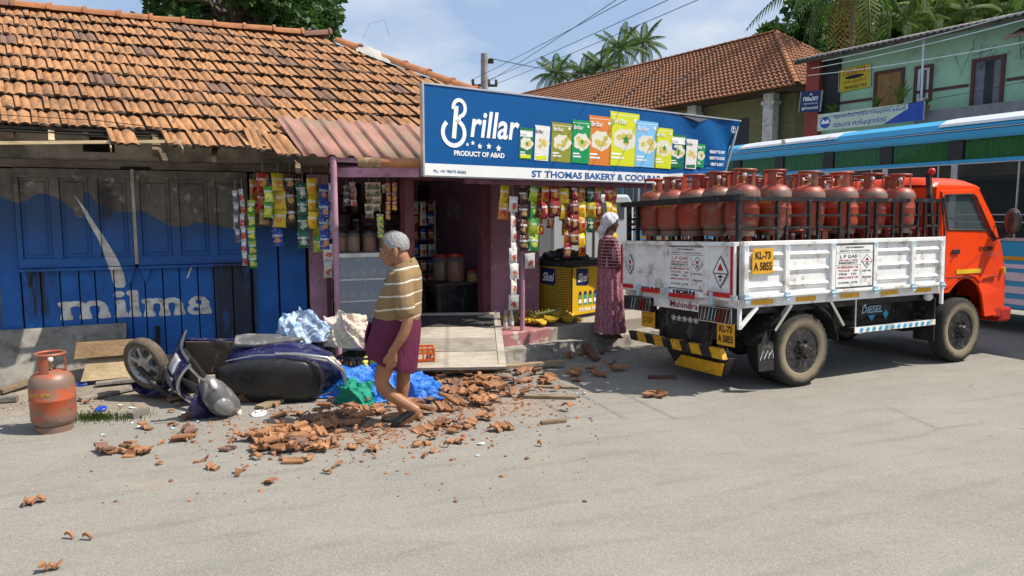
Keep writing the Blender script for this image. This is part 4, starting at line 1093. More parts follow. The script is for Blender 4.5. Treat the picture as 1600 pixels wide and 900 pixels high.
# ------------------------------------------------------------------ gas cylinders
def cyl_material(nm='cylinder_red', old=0.0):
    t = NT(nm)
    r = t.rnd(); k = t.n.new('ShaderNodeCombineXYZ'); t.link(t.math('MULTIPLY', r, 71), k.inputs[0])
    ad = t.n.new('ShaderNodeVectorMath'); ad.operation = 'ADD'; t.link(t.co, ad.inputs[0]); t.link(k.outputs[0], ad.inputs[1]); v = ad.outputs[0]
    x, y, z = t.xyz()
    c = t.mix(t.ramp(t.noise(7, 5, .65, vec=v), .3, .7), (.43, .048, .022), (.27, .036, .02))
    c = t.mix(t.ramp(r, 0, 1, 0, .75), c, (.24, .075, .042))
    c = t.mix(1.0, c, t.ramp(t.math('FRACT', t.math('MULTIPLY', r, 17.3)), 0, 1, .65, 1.2), 'MULTIPLY')
    band = t.math('MULTIPLY', t.ramp(z, .36, .40), t.ramp(z, .47, .42))
    low = t.ramp(z, .16, .03)
    wear = t.math('ADD', t.math('MULTIPLY', t.math('MAXIMUM', band, low), .2), t.noise(6, 6, .72, vec=v, stretch=(1, 1, 1.6)))
    if old: c = t.mix(.6, c, (.52, .1, .03))
    c = t.mix(t.ramp(wear, .54 - old * .12, .68 - old * .06, 0, .9), c, (.19, .145, .11))
    c = t.mix(t.ramp(t.noise(11, 6, .75, vec=v, off=(4, 4, 4)), .6, .68, 0, .8), c, (.09, .055, .04))
    c = t.mix(t.ramp(t.noise(24, 4, .7, vec=v), .66, .72, 0, .7), c, (.5, .44, .38))
    t.bump(t.noise(60, 4, .7, vec=v), .15, .004)
    return t.done(c, .45, .1, .4)
M_CYL = cyl_material()
M_BRASS = mat('valve_brass', (.5, .36, .16), .35, .9)
M_CAPW = mat('cap_white', (.75, .74, .7), .4)
M_YTXT = mat('letter_yellow', (.62, .33, .02), .6, var=.4, scale=40)
_cyl = {}
def cyl_meshes():
    b = MB(); r = .163
    b.lathe([(.05, .035), (.10, .04), (.14, .065), (.158, .1), (.163, .15), (.163, .262), (.1665, .268), (.1665, .28), (.163, .286), (.163, .39), (.158, .425), (.14, .462), (.105, .49), (.06, .503), (.028, .507)], 32)
    _cyl['body'] = b.mesh('body', 50)
    b = MB(); b.lathe([(.128, .0), (.132, .0), (.136, .055), (.132, .055)], 28, cap=False); b.lathe([(.118, .0), (.128, .0)], 28, cap=False); b.lathe([(.118, 0), (.122, .055)], 28, cap=False); _cyl['foot_ring'] = b.mesh('foot_ring', 50)
    b = MB(); b.tube([(.105 * math.cos(a), .105 * math.sin(a), .635) for a in [6.2832 * k / 28 for k in range(28)]], .0125, 8, closed=True); _cyl['guard_ring'] = b.mesh('guard_ring', 60)
    b = MB()
    n = 6
    for s in (0, 1):
        pass
    vs = []
    for k in range(n + 1):
        a = R(-20 + 40 * k / n)
        for z, rad in ((.475, .112), (.53, .109), (.635, .106)):
            vs += [(rad * math.cos(a), rad * math.sin(a), z), ((rad - .007) * math.cos(a), (rad - .007) * math.sin(a), z)]
    fs = []
    for k in range(n):
        for j in range(2):
            o = k * 6 + j * 2
            fs += [(o, o + 2, o + 8, o + 6), (o + 1, o + 7, o + 9, o + 3)]
    for o in (0, n * 6):
        for j in range(2): fs.append((o + j * 2, o + j * 2 + 1, o + j * 2 + 3, o + j * 2 + 2))
    b.add(vs, fs); _cyl['stay'] = b.mesh('stay', 40)
    b = MB(); b.lathe([(.024, .5), (.024, .515), (.014, .52), (.014, .545), (.02, .55), (.02, .562), (.012, .566), (.012, .58)], 12); _cyl['valve'] = b.mesh('valve', 40)
    b = MB(); b.lathe([(.019, .572), (.021, .576), (.021, .6), (.016, .606)], 14); _cyl['valve_cap'] = b.mesh('valve_cap', 40)
    tm = text_mesh('\u0907\u0923\u094d\u0921\u0947\u0928  \u0917\u0948\u0938', .06, bold=.002, width=.24, height=.045, ext=.0006)
    n = len(tm.vertices); a = np.empty(n * 3); tm.vertices.foreach_get('co', a); a = a.reshape(-1, 3)
    an = a[:, 0] / .1645; z = a[:, 1].copy() + .325; h = .1637 + a[:, 2]
    a[:, 0] = np.sin(an) * h; a[:, 1] = -np.cos(an) * h; a[:, 2] = z; tm.vertices.foreach_set('co', a.ravel()); _cyl['lettering'] = tm
    for k, m in (('body', M_CYL), ('foot_ring', M_CYL), ('guard_ring', M_CYL), ('stay', M_CYL), ('valve', M_BRASS), ('valve_cap', M_CAPW), ('lettering', M_YTXT)): _cyl[k].materials.append(m)
cyl_meshes()
def gas_cylinder(loc, rz, label, group, lettered=True, text_rot=None):
    c = thing('gas_cylinder', label, 'gas cylinder', loc, rz, group)
    if group:
        c.rotation_euler = (R(rr.uniform(-1.6, 1.6)), R(rr.uniform(-1.6, 1.6)), rz)
        c.location.z -= FT.loc(loc).y * math.tan(ROLL)
    for k in ('body', 'foot_ring', 'guard_ring', 'valve', 'valve_cap'): inst(k, _cyl[k], c)
    for a in (35, 155, 275): inst('stay', _cyl['stay'], c, rot=(0, 0, R(a)))
    if lettered: inst('lettering', _cyl['lettering'], c, rot=(0, 0, (text_rot if text_rot is not None else 0)))
    return c
rr = random.Random(21)
G = 'red gas cylinders stacked on the truck'
ordn = ['first', 'second', 'third', 'fourth', 'fifth', 'sixth', 'seventh']
for k in range(5):
    v = 1.63 - k * .345
    gas_cylinder(FT(.2 + rr.uniform(-.01, .01), v, 1.55), FT.a + rr.uniform(0, 6), 'upright red gas cylinder over the tailgate, ' + ordn[k] + ' from the woman', G, k in (1,), rr.uniform(-1.6, -1.0) if False else None)
NU = [.62, 1.10, 1.58, 2.04, 2.48]
for k, u in enumerate(NU):
    gas_cylinder(FT(u, .23 + (.03 if k % 2 else 0), 1.55), FT.a + rr.uniform(-.5, 6), 'red gas cylinder in the row behind the near side rail, ' + ordn[len(NU) - 1 - k] + ' from the orange cab', G, True, None)
SL2 = 'red gas cylinder of the upper layer half hidden behind the near row on the truck'
for k, (u, v) in enumerate(((.4, .58), (.88, .55), (1.34, .57), (1.82, .56), (2.26, .55), (2.72, .5))): gas_cylinder(FT(u, v, 1.55), rr.uniform(0, 6), 'red gas cylinder peeping out behind the near row, ' + ordn[k] + ' from the tailgate', G)
SL3 = 'red gas cylinder deep in the middle of the truck load, only its collar showing'
for v in (.92, 1.28, 1.62):
    for u in (.57, .95, 1.33, 1.71, 2.09, 2.47, 2.8): gas_cylinder(FT(u + rr.uniform(-.02, .02), v, 1.55), rr.uniform(0, 6), SL3, G, False)
SL4 = 'red gas cylinder of the lower layer standing on the truck floor behind the rails'
for k in range(8): gas_cylinder(FT(.2 + k * .36, .24, .957), rr.uniform(0, 6), SL4, G, False)
for v in (.6, .95, 1.3, 1.62): gas_cylinder(FT(.2, v, .957), rr.uniform(0, 6), SL4, G, False)
for u in (.56, .92, 1.28, 1.64, 2.0, 2.36, 2.72):
    for v in (.6, 1.3): gas_cylinder(FT(u, v, .957), rr.uniform(0, 6), SL4, G, False)
p = ground(86, 672)
lone = gas_cylinder(p, 0, 'worn red and grey gas cylinder standing alone on the roadside before the shutters', None, True, R(-14))
M_CYLW = cyl_material('cylinder_worn', 1.0)
for ch in lone.children:
    if ch.name.split('.')[0] in ('body', 'foot_ring', 'guard_ring', 'stay'):
        ch.material_slots[0].link = 'OBJECT'; ch.material_slots[0].material = M_CYLW
# ------------------------------------------------------------------ the blue bus
FBUS = Frame((7.3, 10.1), 114.7)
BUS = frame_thing('bus', 'sky blue bus with green curtains waiting behind the truck', 'bus', FBUS)
M_BBLUE = mat('bus_blue', (.03, .36, .62), .3, var=.1, scale=2, coat=.3)
M_BWHITE = mat('bus_white', (.66, .68, .70), .35, var=.1, scale=3, dirt=((.4, .38, .35), .2, 5))
M_SILVER = mat('bus_silver', (.55, .56, .57), .35, .5)
M_BDARK = mat('bus_dark', (.02, .024, .028), .5)
M_CURT = mat('curtain_green', (.02, .29, .06), .8, var=.35, scale=20)
U0, U1, BD = -4.0, 10.3, 2.4
b = MB(); b.bb(U0, U1, -BD, -.002, .36, 1.36); b.build('lower_body', M_BBLUE, BUS, bev=.03)
for z0, z1, m in ((.44, .52, M_BWHITE), (.60, .70, M_BWHITE), (.78, .90, M_BWHITE), (.96, 1.02, M_BWHITE), (1.08, 1.13, M_YREF)):
    b = MB(); b.bb(U0 + .02, U1 - .02, .0, .004, z0, z1); b.build('stripe', m, BUS)
b = MB(); b.bb(U0 + .1, U1 - .1, -BD + .1, -.25, 1.3, 1.42); b.build('deck', M_BDARK, BUS)
b = MB(); b.bb(U0, U1, -BD - .001, -BD + .05, 1.36, 2.9); b.bb(U0, U0 + .05, -BD, 0, 1.36, 2.9); b.bb(U1 - .05, U1, -BD, 0, 1.36, 2.9); b.build('far_side', M_BBLUE, BUS)
rp_ = [(0.0, 2.86), (.02, 2.90), (.02, 2.985), (-.03, 3.0), (-.03, 3.02), (.0, 3.03), (-.06, 3.13), (-.2, 3.2), (-.5, 3.25), (-BD / 2, 3.28), (-BD + .4, 3.25), (-BD, 3.05), (-BD, 2.86)]
b = MB(); b.prism([(p[0], p[1]) for p in rp_], U0, U1, 0, 'yz'); b.build('roof', M_BBLUE, BUS)
for a0, a1 in ((3.35, 5.9), (-1.5, 1.42), (6.6, 9.8)):
    b = MB(); b.prism([(-.045, 3.125), (-.2, 3.207), (-.5, 3.257), (-.6, 3.25), (-.2, 3.195), (-.05, 3.118)], a0, a1, 0, 'yz'); b.hexa([(a0, -.02, 3.09), (a1, -.02, 3.09), (a1, -.045, 3.13), (a0, -.045, 3.13), (a0, -.005, 3.085), (a1, -.005, 3.085), (a1, -.035, 3.13), (a0, -.035, 3.13)]); b.build('roof_panel', M_BWHITE, BUS)
    b = MB(); b.box(((a0 + a1) / 2, -.02, 3.16), (.09, .05, .07)); b.build('marker_lamp', mat('lamp_white', (.7, .68, .6)), BUS, bev=.01)
b = MB(); b.bb(U0, U1, -.02, .006, 3.005, 3.015); b.build('pinstripe', M_BWHITE, BUS)
b = MB(); b.bb(U0, U1, -.05, .006, 2.50, 2.56); b.build('waist_rail', M_BBLUE, BUS)
b = MB(); b.bb(U0, U1, -.045, .01, 2.49, 2.505); b.bb(U0, U1, -.045, .012, 1.355, 1.40); b.build('sill_rail', M_SILVER, BUS)
k = -4
while -.09 + 1.2 * k < U1:
    u = -.09 + 1.2 * k
    if u > U0 + .1:
        b = MB(); b.bb(u - .05, u + .05, -.05, .008, 1.4, 2.49); b.build('window_post', M_SILVER, BUS)
        b = MB(); b.bb(u - .11, u + .11, -.05, .004, 2.56, 2.87); b.build('quarter_post', M_BDARK, BUS)
        b = MB(); b.bb(u + .05, u + 1.15, -.02, -.015, 1.4, 2.49); b.build('pane', glass_mat('bus_glass', (.02, .035, .035), .72) if 'bg' not in _MC else _MC['bg'], BUS)
        _MC['bg'] = bpy.data.materials['bus_glass']
        b = MB(); b.bb(u + .25, u + .27, -.03, .004, 1.4, 2.49); b.build('sash_bar', M_SILVER, BUS)
        b = MB()
        for z in (1.62, 1.73): b.tube([(u + .05, .01, z), (u + 1.15, .01, z)], .009, 6)
        b.build('guard_bar', M_SILVER, BUS)
        ph = rr.uniform(0, 6)
        b = MB(); b.grid(lambda i, j: (u + .11 + i * .98, -.05 + .016 * math.sin(i * 70 + ph + .5 * math.sin(i * 9)), 2.57 + j * .29), 84, 1); b.build('curtain', M_CURT, BUS, smooth=80)
        b = MB(); b.bb(u + .11, u + 1.09, -.022, -.018, 2.565, 2.865); b.build('quarter_pane', glass_mat('tint_glass', (.02, .05, .03), .2) if 'tg' not in _MC else _MC['tg'], BUS)
        _MC['tg'] = bpy.data.materials['tint_glass']
        if k % 1 == 0:
            b = MB(); b.bb(u + .3, u + .42, -.75, -.28, 1.3, 2.05); b.build('seat', mat('seat_blue', (.03, .06, .15), .8), BUS, bev=.03)
    k += 1
for u in (1.3, 7.6):
    w = wheel_parts(BUS, (u, -.05, .45), r=.45, w=.26, flip=-1, full=False)

# ------------------------------------------------------------------ white van seen past the freezer
FV = Frame((.75, 13.4), 18)
VAN = frame_thing('parked_van', 'pale grey van parked behind the bakery freezer', 'van', FV)
b = MB(); b.prism([(0, .35), (0, 1.9), (.12, 2.1), (1.6, 2.1), (1.72, 1.9), (1.72, .35)], 0, 3.2); b.build('body', mat('van_grey', (.5, .52, .53), .4, var=.1), VAN, bev=.05)
b = MB(); b.bb(.75, 1.05, -.012, -.002, 1.42, 1.52); b.build('yellow_mark', M_YREF, VAN)
b = MB(); b.bb(.2, 1.5, -.01, -.001, 1.62, 1.95); b.build('rear_window', M_GLASS, VAN)
b = MB(); b.bb(.84, .88, -.008, -.001, .5, 1.95); b.build('door_gap', M_BLK, VAN)
b = MB(); b.bb(-.02, 1.74, -.06, .05, .35, .55); b.build('bumper', M_BLK, VAN, bev=.02)
for x in (.15, 1.55): wheel_parts(VAN, (x, .7, .3), r=.3, w=.18, full=False).rotation_euler = (0, 0, R(90 if x > 1 else -90))

# ------------------------------------------------------------------ the house with the long tile roof
FM = Frame((11.2, 28.6), 123)
MH = frame_thing('tiled_house', 'two storey house with long brown clay tile roof behind the sign', 'house', FM)
EZm, RZm, RUN, LEN = 6.72, 10.22, 4.55, 27.0
def hrow(b, n, p0, p1, q0, q1, m=0):
    """one course of half-round tiles between eave edge p0-p1 and upper edge q0-q1"""
    k = 5; vs = []
    nrm = (Vector(p1) - Vector(p0)).cross(Vector(q0) - Vector(p0)).normalized()
    if nrm.z < 0: nrm = -nrm
    hs_ = [0, .05, .055, .02, .01]
    for (a, e, lift) in ((p0, p1, .06), (q0, q1, .0)):
        a, e = Vector(a), Vector(e)
        for i in range(n * k + 1): vs.append(a.lerp(e, i / (n * k)) + nrm * (hs_[i % k] + lift))
    w = n * k + 1
    a, e = Vector(p0), Vector(p1)
    for i in range(w): vs.append(a.lerp(e, i / (n * k)) - nrm * .0)
    b.add(vs, [(i, i + 1, w + i + 1, w + i) for i in range(n * k)] + [(i + 1, i, 2 * w + i, 2 * w + i + 1) for i in range(n * k)], m)
M_TILE2 = NT('far_tile')
_t = M_TILE2
_u, _v, _z = _t.xyz()
_c = _t.mix(_t.ramp(_t.noise(1.2, 6, .7), .3, .7), (.30, .135, .07), (.19, .085, .045))
_c = _t.mix(_t.ramp(_t.noise(7, 4, .7), .45, .7, 0, .6), _c, (.12, .06, .035))
M_TILE2 = _t.done(_c, .85, 0, .25)
b = MB(); nr = 17
for r in range(nr):
    f0, f1 = r / nr, (r + 1) / nr
    P_ = lambda f, far: (LEN - (0 if True else 0), 0, 0)
    def pt(u, f): return (u, -RUN * f, EZm + (RZm - EZm) * f)
    hrow(b, int((LEN - RUN * f0) / .25), pt(RUN * f0, f0), pt(LEN, f0), pt(RUN * f1, f1), pt(LEN, f1))
    def ph(v, f): return (RUN * f, -v, EZm + (RZm - EZm) * f)
    hrow(b, max(2, int((2 * RUN * (1 - f0)) / .25)), ph(2 * RUN - RUN * f0, f0), ph(RUN * f0, f0), ph(2 * RUN - RUN * f1, f1), ph(RUN * f1, f1))
rf = b.build('roof', M_TILE2, MH, smooth=50)
tag(rf, kind='stuff')
b = MB(); b.add([(0, -2 * RUN, EZm), (LEN, -2 * RUN, EZm), (LEN, -RUN, RZm), (RUN, -RUN, RZm)], [(0, 1, 2, 3)]); b.add([(0, 0, EZm - .03), (LEN, 0, EZm - .03), (LEN, -2 * RUN, EZm - .03), (0, -2 * RUN, EZm - .03)], [(0, 1, 2, 3)]); b.build('roof_back', M_DARKWOOD, MH)
def ridge_run(a, e, par, step=.42):
    a, e = Vector(a), Vector(e); d = (e - a).normalized(); n = int((e - a).length / step)
    q = d.to_track_quat('Y', 'Z').to_matrix().to_4x4()
    for k in range(n):
        o = inst('ridge_tile', RM, par); o.matrix_local = Matrix.Translation(a + d * step * k + Vector((0, 0, .06))) @ q @ Matrix.Scale(1.15, 4, (1, 0, 0))
ridge_run((0, 0, EZm), (RUN, -RUN, RZm), MH); ridge_run((RUN, -RUN, RZm), (LEN, -RUN, RZm), MH); ridge_run((RUN, -RUN, RZm), (0, -2 * RUN, EZm), MH)
for u in (8.2, 11.6, 14.9):
    b = MB(); b.bar((u, .0, EZm + .13), (u - .4, -RUN * .97, RZm + .02), .1, .03); b.build('mortar_line', mat('dark_mortar', (.07, .05, .04)), MH)
M_OLIVE = mat('olive_wall', (.19, .18, .085), .85, var=.25)
b = MB(); b.bb(.9, LEN, -2 * RUN + .9, -1.2, 0, EZm - .05); b.build('wall', M_OLIVE, MH)
for u in (1.75, 6.0, 10.2, 14.4):
    b = MB(); b.bb(u - .25, u + .25, -.95, -.55, 0, EZm - .04); b.bb(u - .32, u + .32, -1.0, -.5, EZm - .5, EZm - .35); b.build('pillar', mat('white_pillar', (.62, .6, .56), .7, dirt=((.3, .27, .23), .3, 4)), MH)
for u in (3.2, 5.0, 7.6, 9.4, 12):
    b = MB(); b.bb(u, u + 1.0, -1.2, -1.19, 4.4, 5.9); b.build('window', M_BDARK, MH)
b = MB(); b.bb(.6, LEN, -1.1, -.4, 3.3, 3.5); b.build('balcony', M_OLIVE, MH)

# ------------------------------------------------------------------ the green two-storey building
FG = Frame((14.5, 21.6), 122)
GB = frame_thing('green_building', 'mint green two storey building with rusty corrugated roof and signs', 'building', FG)
M_MINT = mat('mint_wall', (.35, .55, .39), .8, var=.15, scale=1.2, dirt=((.26, .38, .28), .25, 1.5))
M_FRAME = mat('door_maroon', (.10, .03, .025), .5)
b = MB(); b.bb(-9, 6.0, -6, -.001, 0, 7.35); b.build('wall', M_MINT, GB)
b = MB(); b.bb(5.9, 6.45, -.5, .25, 0, 7.25); b.build('corner_column', mat('column_red', (.30, .05, .035), .6), GB)
b = MB(); b.bb(5.2, 5.9, 0, .06, 4.9, 7.2); b.build('dark_recess', M_BDARK, GB)
b = MB(); b.bb(-9, 2.2, 0, .55, 4.45, 4.92); b.build('ledge', mat('ledge_grey', (.22, .22, .23), .8), GB)
for a0, a1 in ((4.0, 5.55), (2.9, 3.9), (2.02, 2.5), (.9, 1.95), (-3, -.15)):
    if a0 < 4 and a0 > 2.5: continue
    b = MB(); b.bb(a0, a1, .0, .03, 5.58, 5.67); b.build('wall_stripe', M_FRAME, GB)
def opening(a0, a1, z0, z1, leaf, fw=.09):
    b = MB(); b.bb(a0, a0 + fw, 0, .07, z0, z1); b.bb(a1 - fw, a1, 0, .07, z0, z1); b.bb(a0 + fw, a1 - fw, 0, .07, z1 - fw, z1)
    d = b.build('door' if z0 < 5.1 else 'window', M_FRAME if leaf is not M_BWHITE else M_FRAME, GB)
    b = MB(); b.bb(a0 + fw, a1 - fw, 0, .02, z0, z1 - fw); b.build('leaf', leaf, d)
    return d
d_ = opening(2.9, 3.93, 5.3, 6.5, mat('leaf_brown', (.28, .15, .05), .6))
b = MB(); b.bb(3.36, 3.78, .021, .03, 5.32, 6.36); b.build('panel', mat('leaf_brown', (.28, .15, .05)), d_)
d_ = opening(1.98, 2.56, 5.3, 6.45, M_BWHITE)
b = MB(); b.bb(2.17, 2.37, .021, .03, 5.42, 6.3); b.build('pane', M_GLASS, d_)
d_ = opening(-.1, .82, 4.93, 6.38, mat('leaf_grey', (.16, .17, .19), .6), .1)
b = MB(); b.bb(.2, .45, .021, .025, 4.95, 6.26); b.build('dark_gap', M_BDARK, d_)
opening(-1.9, -.75, 4.95, 6.35, mat('leaf_grey', (.16, .17, .19)), .1)
b = MB()
def gcor(i, j): return (-9.3 + i * 15.9, .95 - j * 1.6, 7.22 + j * .42 + .035 * math.sin(i * 500))
b.grid(gcor, 330, 1); o = b.build('corrugated_roof', mat('roof_sheet_grey', (.20, .19, .18), .75, dirt=((.11, .09, .08), .4, 2)), GB, smooth=60)
sm = o.modifiers.new('thick', 'SOLIDIFY'); sm.thickness = .02
b = MB(); b.bb(-9.2, 6.5, .86, .9, 7.08, 7.19); b.build('fascia', M_DARKWOOD, GB)
b = MB(); b.add([(-9.2, .9, 7.1), (6.5, .9, 7.1), (6.5, 0, 7.3), (-9.2, 0, 7.3)], [(0, 1, 2, 3)]); b.build('soffit', M_DARKWOOD, GB)
b = MB(); b.grid(lambda i, j: (-.45 - i * 3, .1 + j * 1.1, 7.0 - j * .42 + .03 * math.sin(i * 95)), 60, 1); o = b.build('awning_sheet', mat('rust_sheet', (.34, .2, .13), .8, dirt=((.2, .11, .07), .4, 3)), GB, smooth=60)
sm = o.modifiers.new('thick', 'SOLIDIFY'); sm.thickness = .015
b = MB(); b.tube([(1.98, .6, 4.9), (2.02, .6, 7.15)], .035, 8); b.build('post', M_BWHITE, GB)
GX = (-1, 0, 0)
def GM(u, z, v): return pm((u, v, z), GX, (0, 0, 1))
def sign_board(name, label, u0, u1, z0, z1, v, m, tilt=0, th=.05):
    c = FG((u0 + u1) / 2, v, (z0 + z1) / 2)
    s = thing(name, label, 'sign', c, FG.a)
    b = MB(); w, h = (u1 - u0) / 2, (z1 - z0) / 2
    b.bb(-w, w, -th, 0, -h, h); b.build('board', m, s)
    b = MB(); b.bb(-w - .02, -w, -th, .008, -h, h); b.bb(w, w + .02, -th, .008, -h, h); b.build('edge', M_ALU, s)
    s.rotation_euler.y = R(tilt)
    return s
def GT(s_, size, m, x, z, par, **k): return text(s_, size, m, pm((-x, .002, z), GX, (0, 0, 1)), par, **k)
s1 = sign_board('wall_sign', 'yellow insurance sign with red Malayalam lettering on the green wall', 4.07, 5.23, 6.02, 6.8, .06, mat('sign_yellow', (.62, .47, .02), .5, var=.2), 2)
GT('\u0d35\u0d3e\u0d39\u0d28', .25, M_INKR, 0, .25, s1, width=.85, height=.19, bold=.003)
flat([(disc(0, .06, .36, .07), 0)], 'oval', [M_INK], pm((0, .002, 0), GX, (0, 0, 1)), s1)
GT('\u0d07\u0d7b\u0d37\u0d41\u0d31\u0d7b\u0d38\u0d4d', .2, M_INKR, 0, -.1, s1, width=.9, height=.17, bold=.003)
GT('9496961935', .16, M_INK, .04, -.29, s1, width=.84, height=.13, bold=.003)
s2 = sign_board('hanging_sign', 'small navy blue sign with white Malayalam lettering hung by the red column', 5.34, 6.18, 5.32, 6.05, .9, mat('sign_navy', (.012, .025, .12), .5), -4)
flat([([(-.08, 0), (.08, 0), (0, .09)], 0)], 'emblem', [M_LBLUE], pm((0, .002, .22), GX, (0, 0, 1)), s2)
GT('\u0d35\u0d3e\u0d39\u0d28', .2, M_PWHITE, 0, .1, s2, width=.62, height=.15, bold=.007)
GT('\u0d2f\u0d41\u0d23\u0d48\u0d31\u0d4d\u0d31\u0d21\u0d4d', .12, M_LBLUE, 0, -.07, s2, width=.6, height=.09, bold=.003)
GT('\u0d07\u0d7b\u0d37\u0d42\u0d31\u0d7b\u0d38\u0d4d', .2, M_PWHITE, 0, -.23, s2, width=.66, height=.13, bold=.005)
s3 = sign_board('insurance_sign', 'long pale sign with blue Malayalam lettering hung along the green balcony', 1.70, 5.38, 4.60, 5.18, .95, mat('sign_cream', (.56, .64, .52), .5, var=.15), 0)
flat([(rect(1.34, 1.84, -.29, .29), 0), ([(.55, -.29), (1.35, -.29), (1.35, .12)], 0), (disc(-1.55, -.02, .2, .2), 0), ([(-1.72, -.06), (-1.38, -.06), (-1.45, .1), (-1.55, .02), (-1.65, .1)], 1)], 'print', [mat('sign_blue', (.02, .08, .42), .5), M_PWHITE], pm((0, .002, 0), GX, (0, 0, 1)), s3)
GT('\u0d2f\u0d41\u0d23\u0d48\u0d31\u0d4d\u0d31\u0d21\u0d4d \u0d07\u0d28\u0d4d\u0d24\u0d4d\u0d2f \u0d07\u0d7b\u0d37\u0d41\u0d31\u0d7b\u0d38\u0d4d \u0d15\u0d2e\u0d4d\u0d2a\u0d28\u0d3f', .2, mat('sign_blue', (.02, .08, .42)), .02, .145, s3, width=2.5, height=.2, bold=.003)
GT('\u0d35\u0d3e\u0d39\u0d28 \u0d07\u0d7b\u0d37\u0d42\u0d31\u0d7b\u0d38\u0d4d', .25, mat('sign_blue', (.02, .08, .42)), -.3, -.145, s3, width=1.9, height=.24, bold=.004)
GT('\u0d36\u0d3e\u0d16', .2, M_PWHITE, 1.6, .16, s3, width=.34, height=.1, bold=.005); GT('\u0d15\u0d33\u0d3f\u0d2f', .2, M_PWHITE, 1.6, 0, s3, width=.36, height=.1, bold=.005); GT('\u0d07\u0d7b\u0d37\u0d42', .2, M_PWHITE, 1.58, -.17, s3, width=.4, height=.1, bold=.005)

# ------------------------------------------------------------------ pole and wires
def at(px, py, Y):
    c, s = math.cos(PITCH), math.sin(PITCH); a, bb_ = (px - 800) / FOC, -(py - 450) / FOC
    d = Vector((a, c + bb_ * s, -s + bb_ * c)); return Vector((0, 0, CAM_H)) + d * (Y / d.y)
pole = thing('utility_pole', 'grey utility pole with insulators rising behind the sign', 'pole', (at(757, 100, 20).x, 20, 0))
zt = at(757, 84, 20).z
b = MB(); b.tube([(0, 0, 0), (0, 0, zt)], [.13, .1], 10); b.build('post', mat('pole_concrete', (.34, .31, .28), .8), pole, smooth=40)
b = MB(); b.bar((-.35, 0, zt - .85), (.35, 0, zt - .85), .06, .06); b.bar((-.1, 0, zt - .2), (.25, 0, zt - .2), .05, .12); b.build('cross_arm', M_BLK, pole)
for x in (-.32, .12, .32):
    b = MB(); b.lathe([(.03, 0), (.05, .05), (.03, .07), (.045, .11), (.02, .15)], 10, c=(x, 0, zt - .82)); b.build('insulator', mat('insulator', (.12, .1, .09), .3), pole, smooth=40)
def wire(name, label, a, e, sag, r=.012, n=14, group='overhead wires', col=None):
    a, e = Vector(a), Vector(e)
    b = MB(); b.tube([a.lerp(e, i / n) - Vector((0, 0, sag * 4 * (i / n) * (1 - i / n))) for i in range(n + 1)], r, 5, cap=False)
    return tag(b.build(name, col or M_BLK, None), label, 'wire', group)
WG = 'wires strung from the pole over the road'
lw = ['lowest', 'second lowest', 'third', 'uppermost']
for k, (x0, y0, x1, y1) in enumerate(((768, 134, 1083, -2), (742, 134, 1037, -2), (735, 126, 1010, -22), (762, 128, 958, -2))):
    a = at(x0, y0, 20); e = at(x1, y1, 11); e2 = a + (e - a) * 1.6
    wire('overhead_wire', lw[k] + ' of the dark overhead wires climbing from the pole into the sky', a, e2, .05, .006, group=WG)
wire('overhead_wire', 'thin dark wire running from the pole to the far tiled roof', at(765, 91, 20), at(1120, 118, 32), .35, .012, group=WG)
WG2 = 'wires crossing in front of the green building'
for k, (x0, y0, x1, y1, Y0, Y1, r, m) in enumerate(((1284, 96, 1640, 6, 24, 17, .014, M_SILVER), (1268, 107, 1640, 20, 24, 17, .011, M_BWHITE), (1262, 118, 1640, 58, 24, 17, .011, M_BWHITE), (1170, 200, 1640, 120, 24, 17, .008, M_BLK))):
    wire('service_wire', ['grey top wire slung across the green building under its roof', 'pale wire crossing the green wall above the yellow sign', 'pale wire slanting across the green wall past the white post', 'thin black wire crossing low before the green balcony'][k], at(x0, y0, Y0), at(x1, y1, Y1), .08, r, group=WG2, col=m)
b = MB(); rr = random.Random(6)
for k in range(7):
    u = rr.uniform(-2.2, 1.6); z = rr.uniform(6.6, 7.0)
    b.tube([(u, .05, z), (u + rr.uniform(-.4, .4), .07, z - rr.uniform(.3, .9)), (u + rr.uniform(-.7, .7), .05, z - rr.uniform(-.1, .5))], .008, 5, cap=False)
tag(b.build('loose_cables', M_BLK, GB), kind='stuff')

# ------------------------------------------------------------------ trees and palms
def leaf_material(name, c1, c2, tr=.35):
    t = NT(name)
    c = t.mix(t.ramp(t.noise(.9, 4), .35, .65), c1, c2)
    c = t.mix(t.ramp(t.noise(9, 3), .5, .75, 0, .5), c, tuple(k * 1.6 for k in c1))
    m = t.done(c, .55, 0, .35)
    ts = t.n.new('ShaderNodeBsdfTranslucent'); t.link(c, ts.inputs[0])
    mx = t.n.new('ShaderNodeMixShader'); mx.inputs[0].default_value = tr
    t.link(t.b.outputs[0], mx.inputs[1]); t.link(ts.outputs[0], mx.inputs[2]); t.link(mx.outputs[0], t.n['Material Output'].inputs[0])
    return m
M_LEAF = leaf_material('leaf_dark', (.05, .11, .02), (.028, .065, .014), .4)
M_LEAF2 = leaf_material('leaf_bright', (.15, .25, .025), (.07, .14, .02), .45)
M_PALM = leaf_material('palm_leaf', (.10, .165, .03), (.05, .09, .02), .45)
M_PALMD = leaf_material('dry_palm', (.28, .19, .05), (.18, .12, .035))
M_BARK = mat('bark', (.17, .13, .1), .9, var=.5, scale=6, bump=.6, bscale=20)
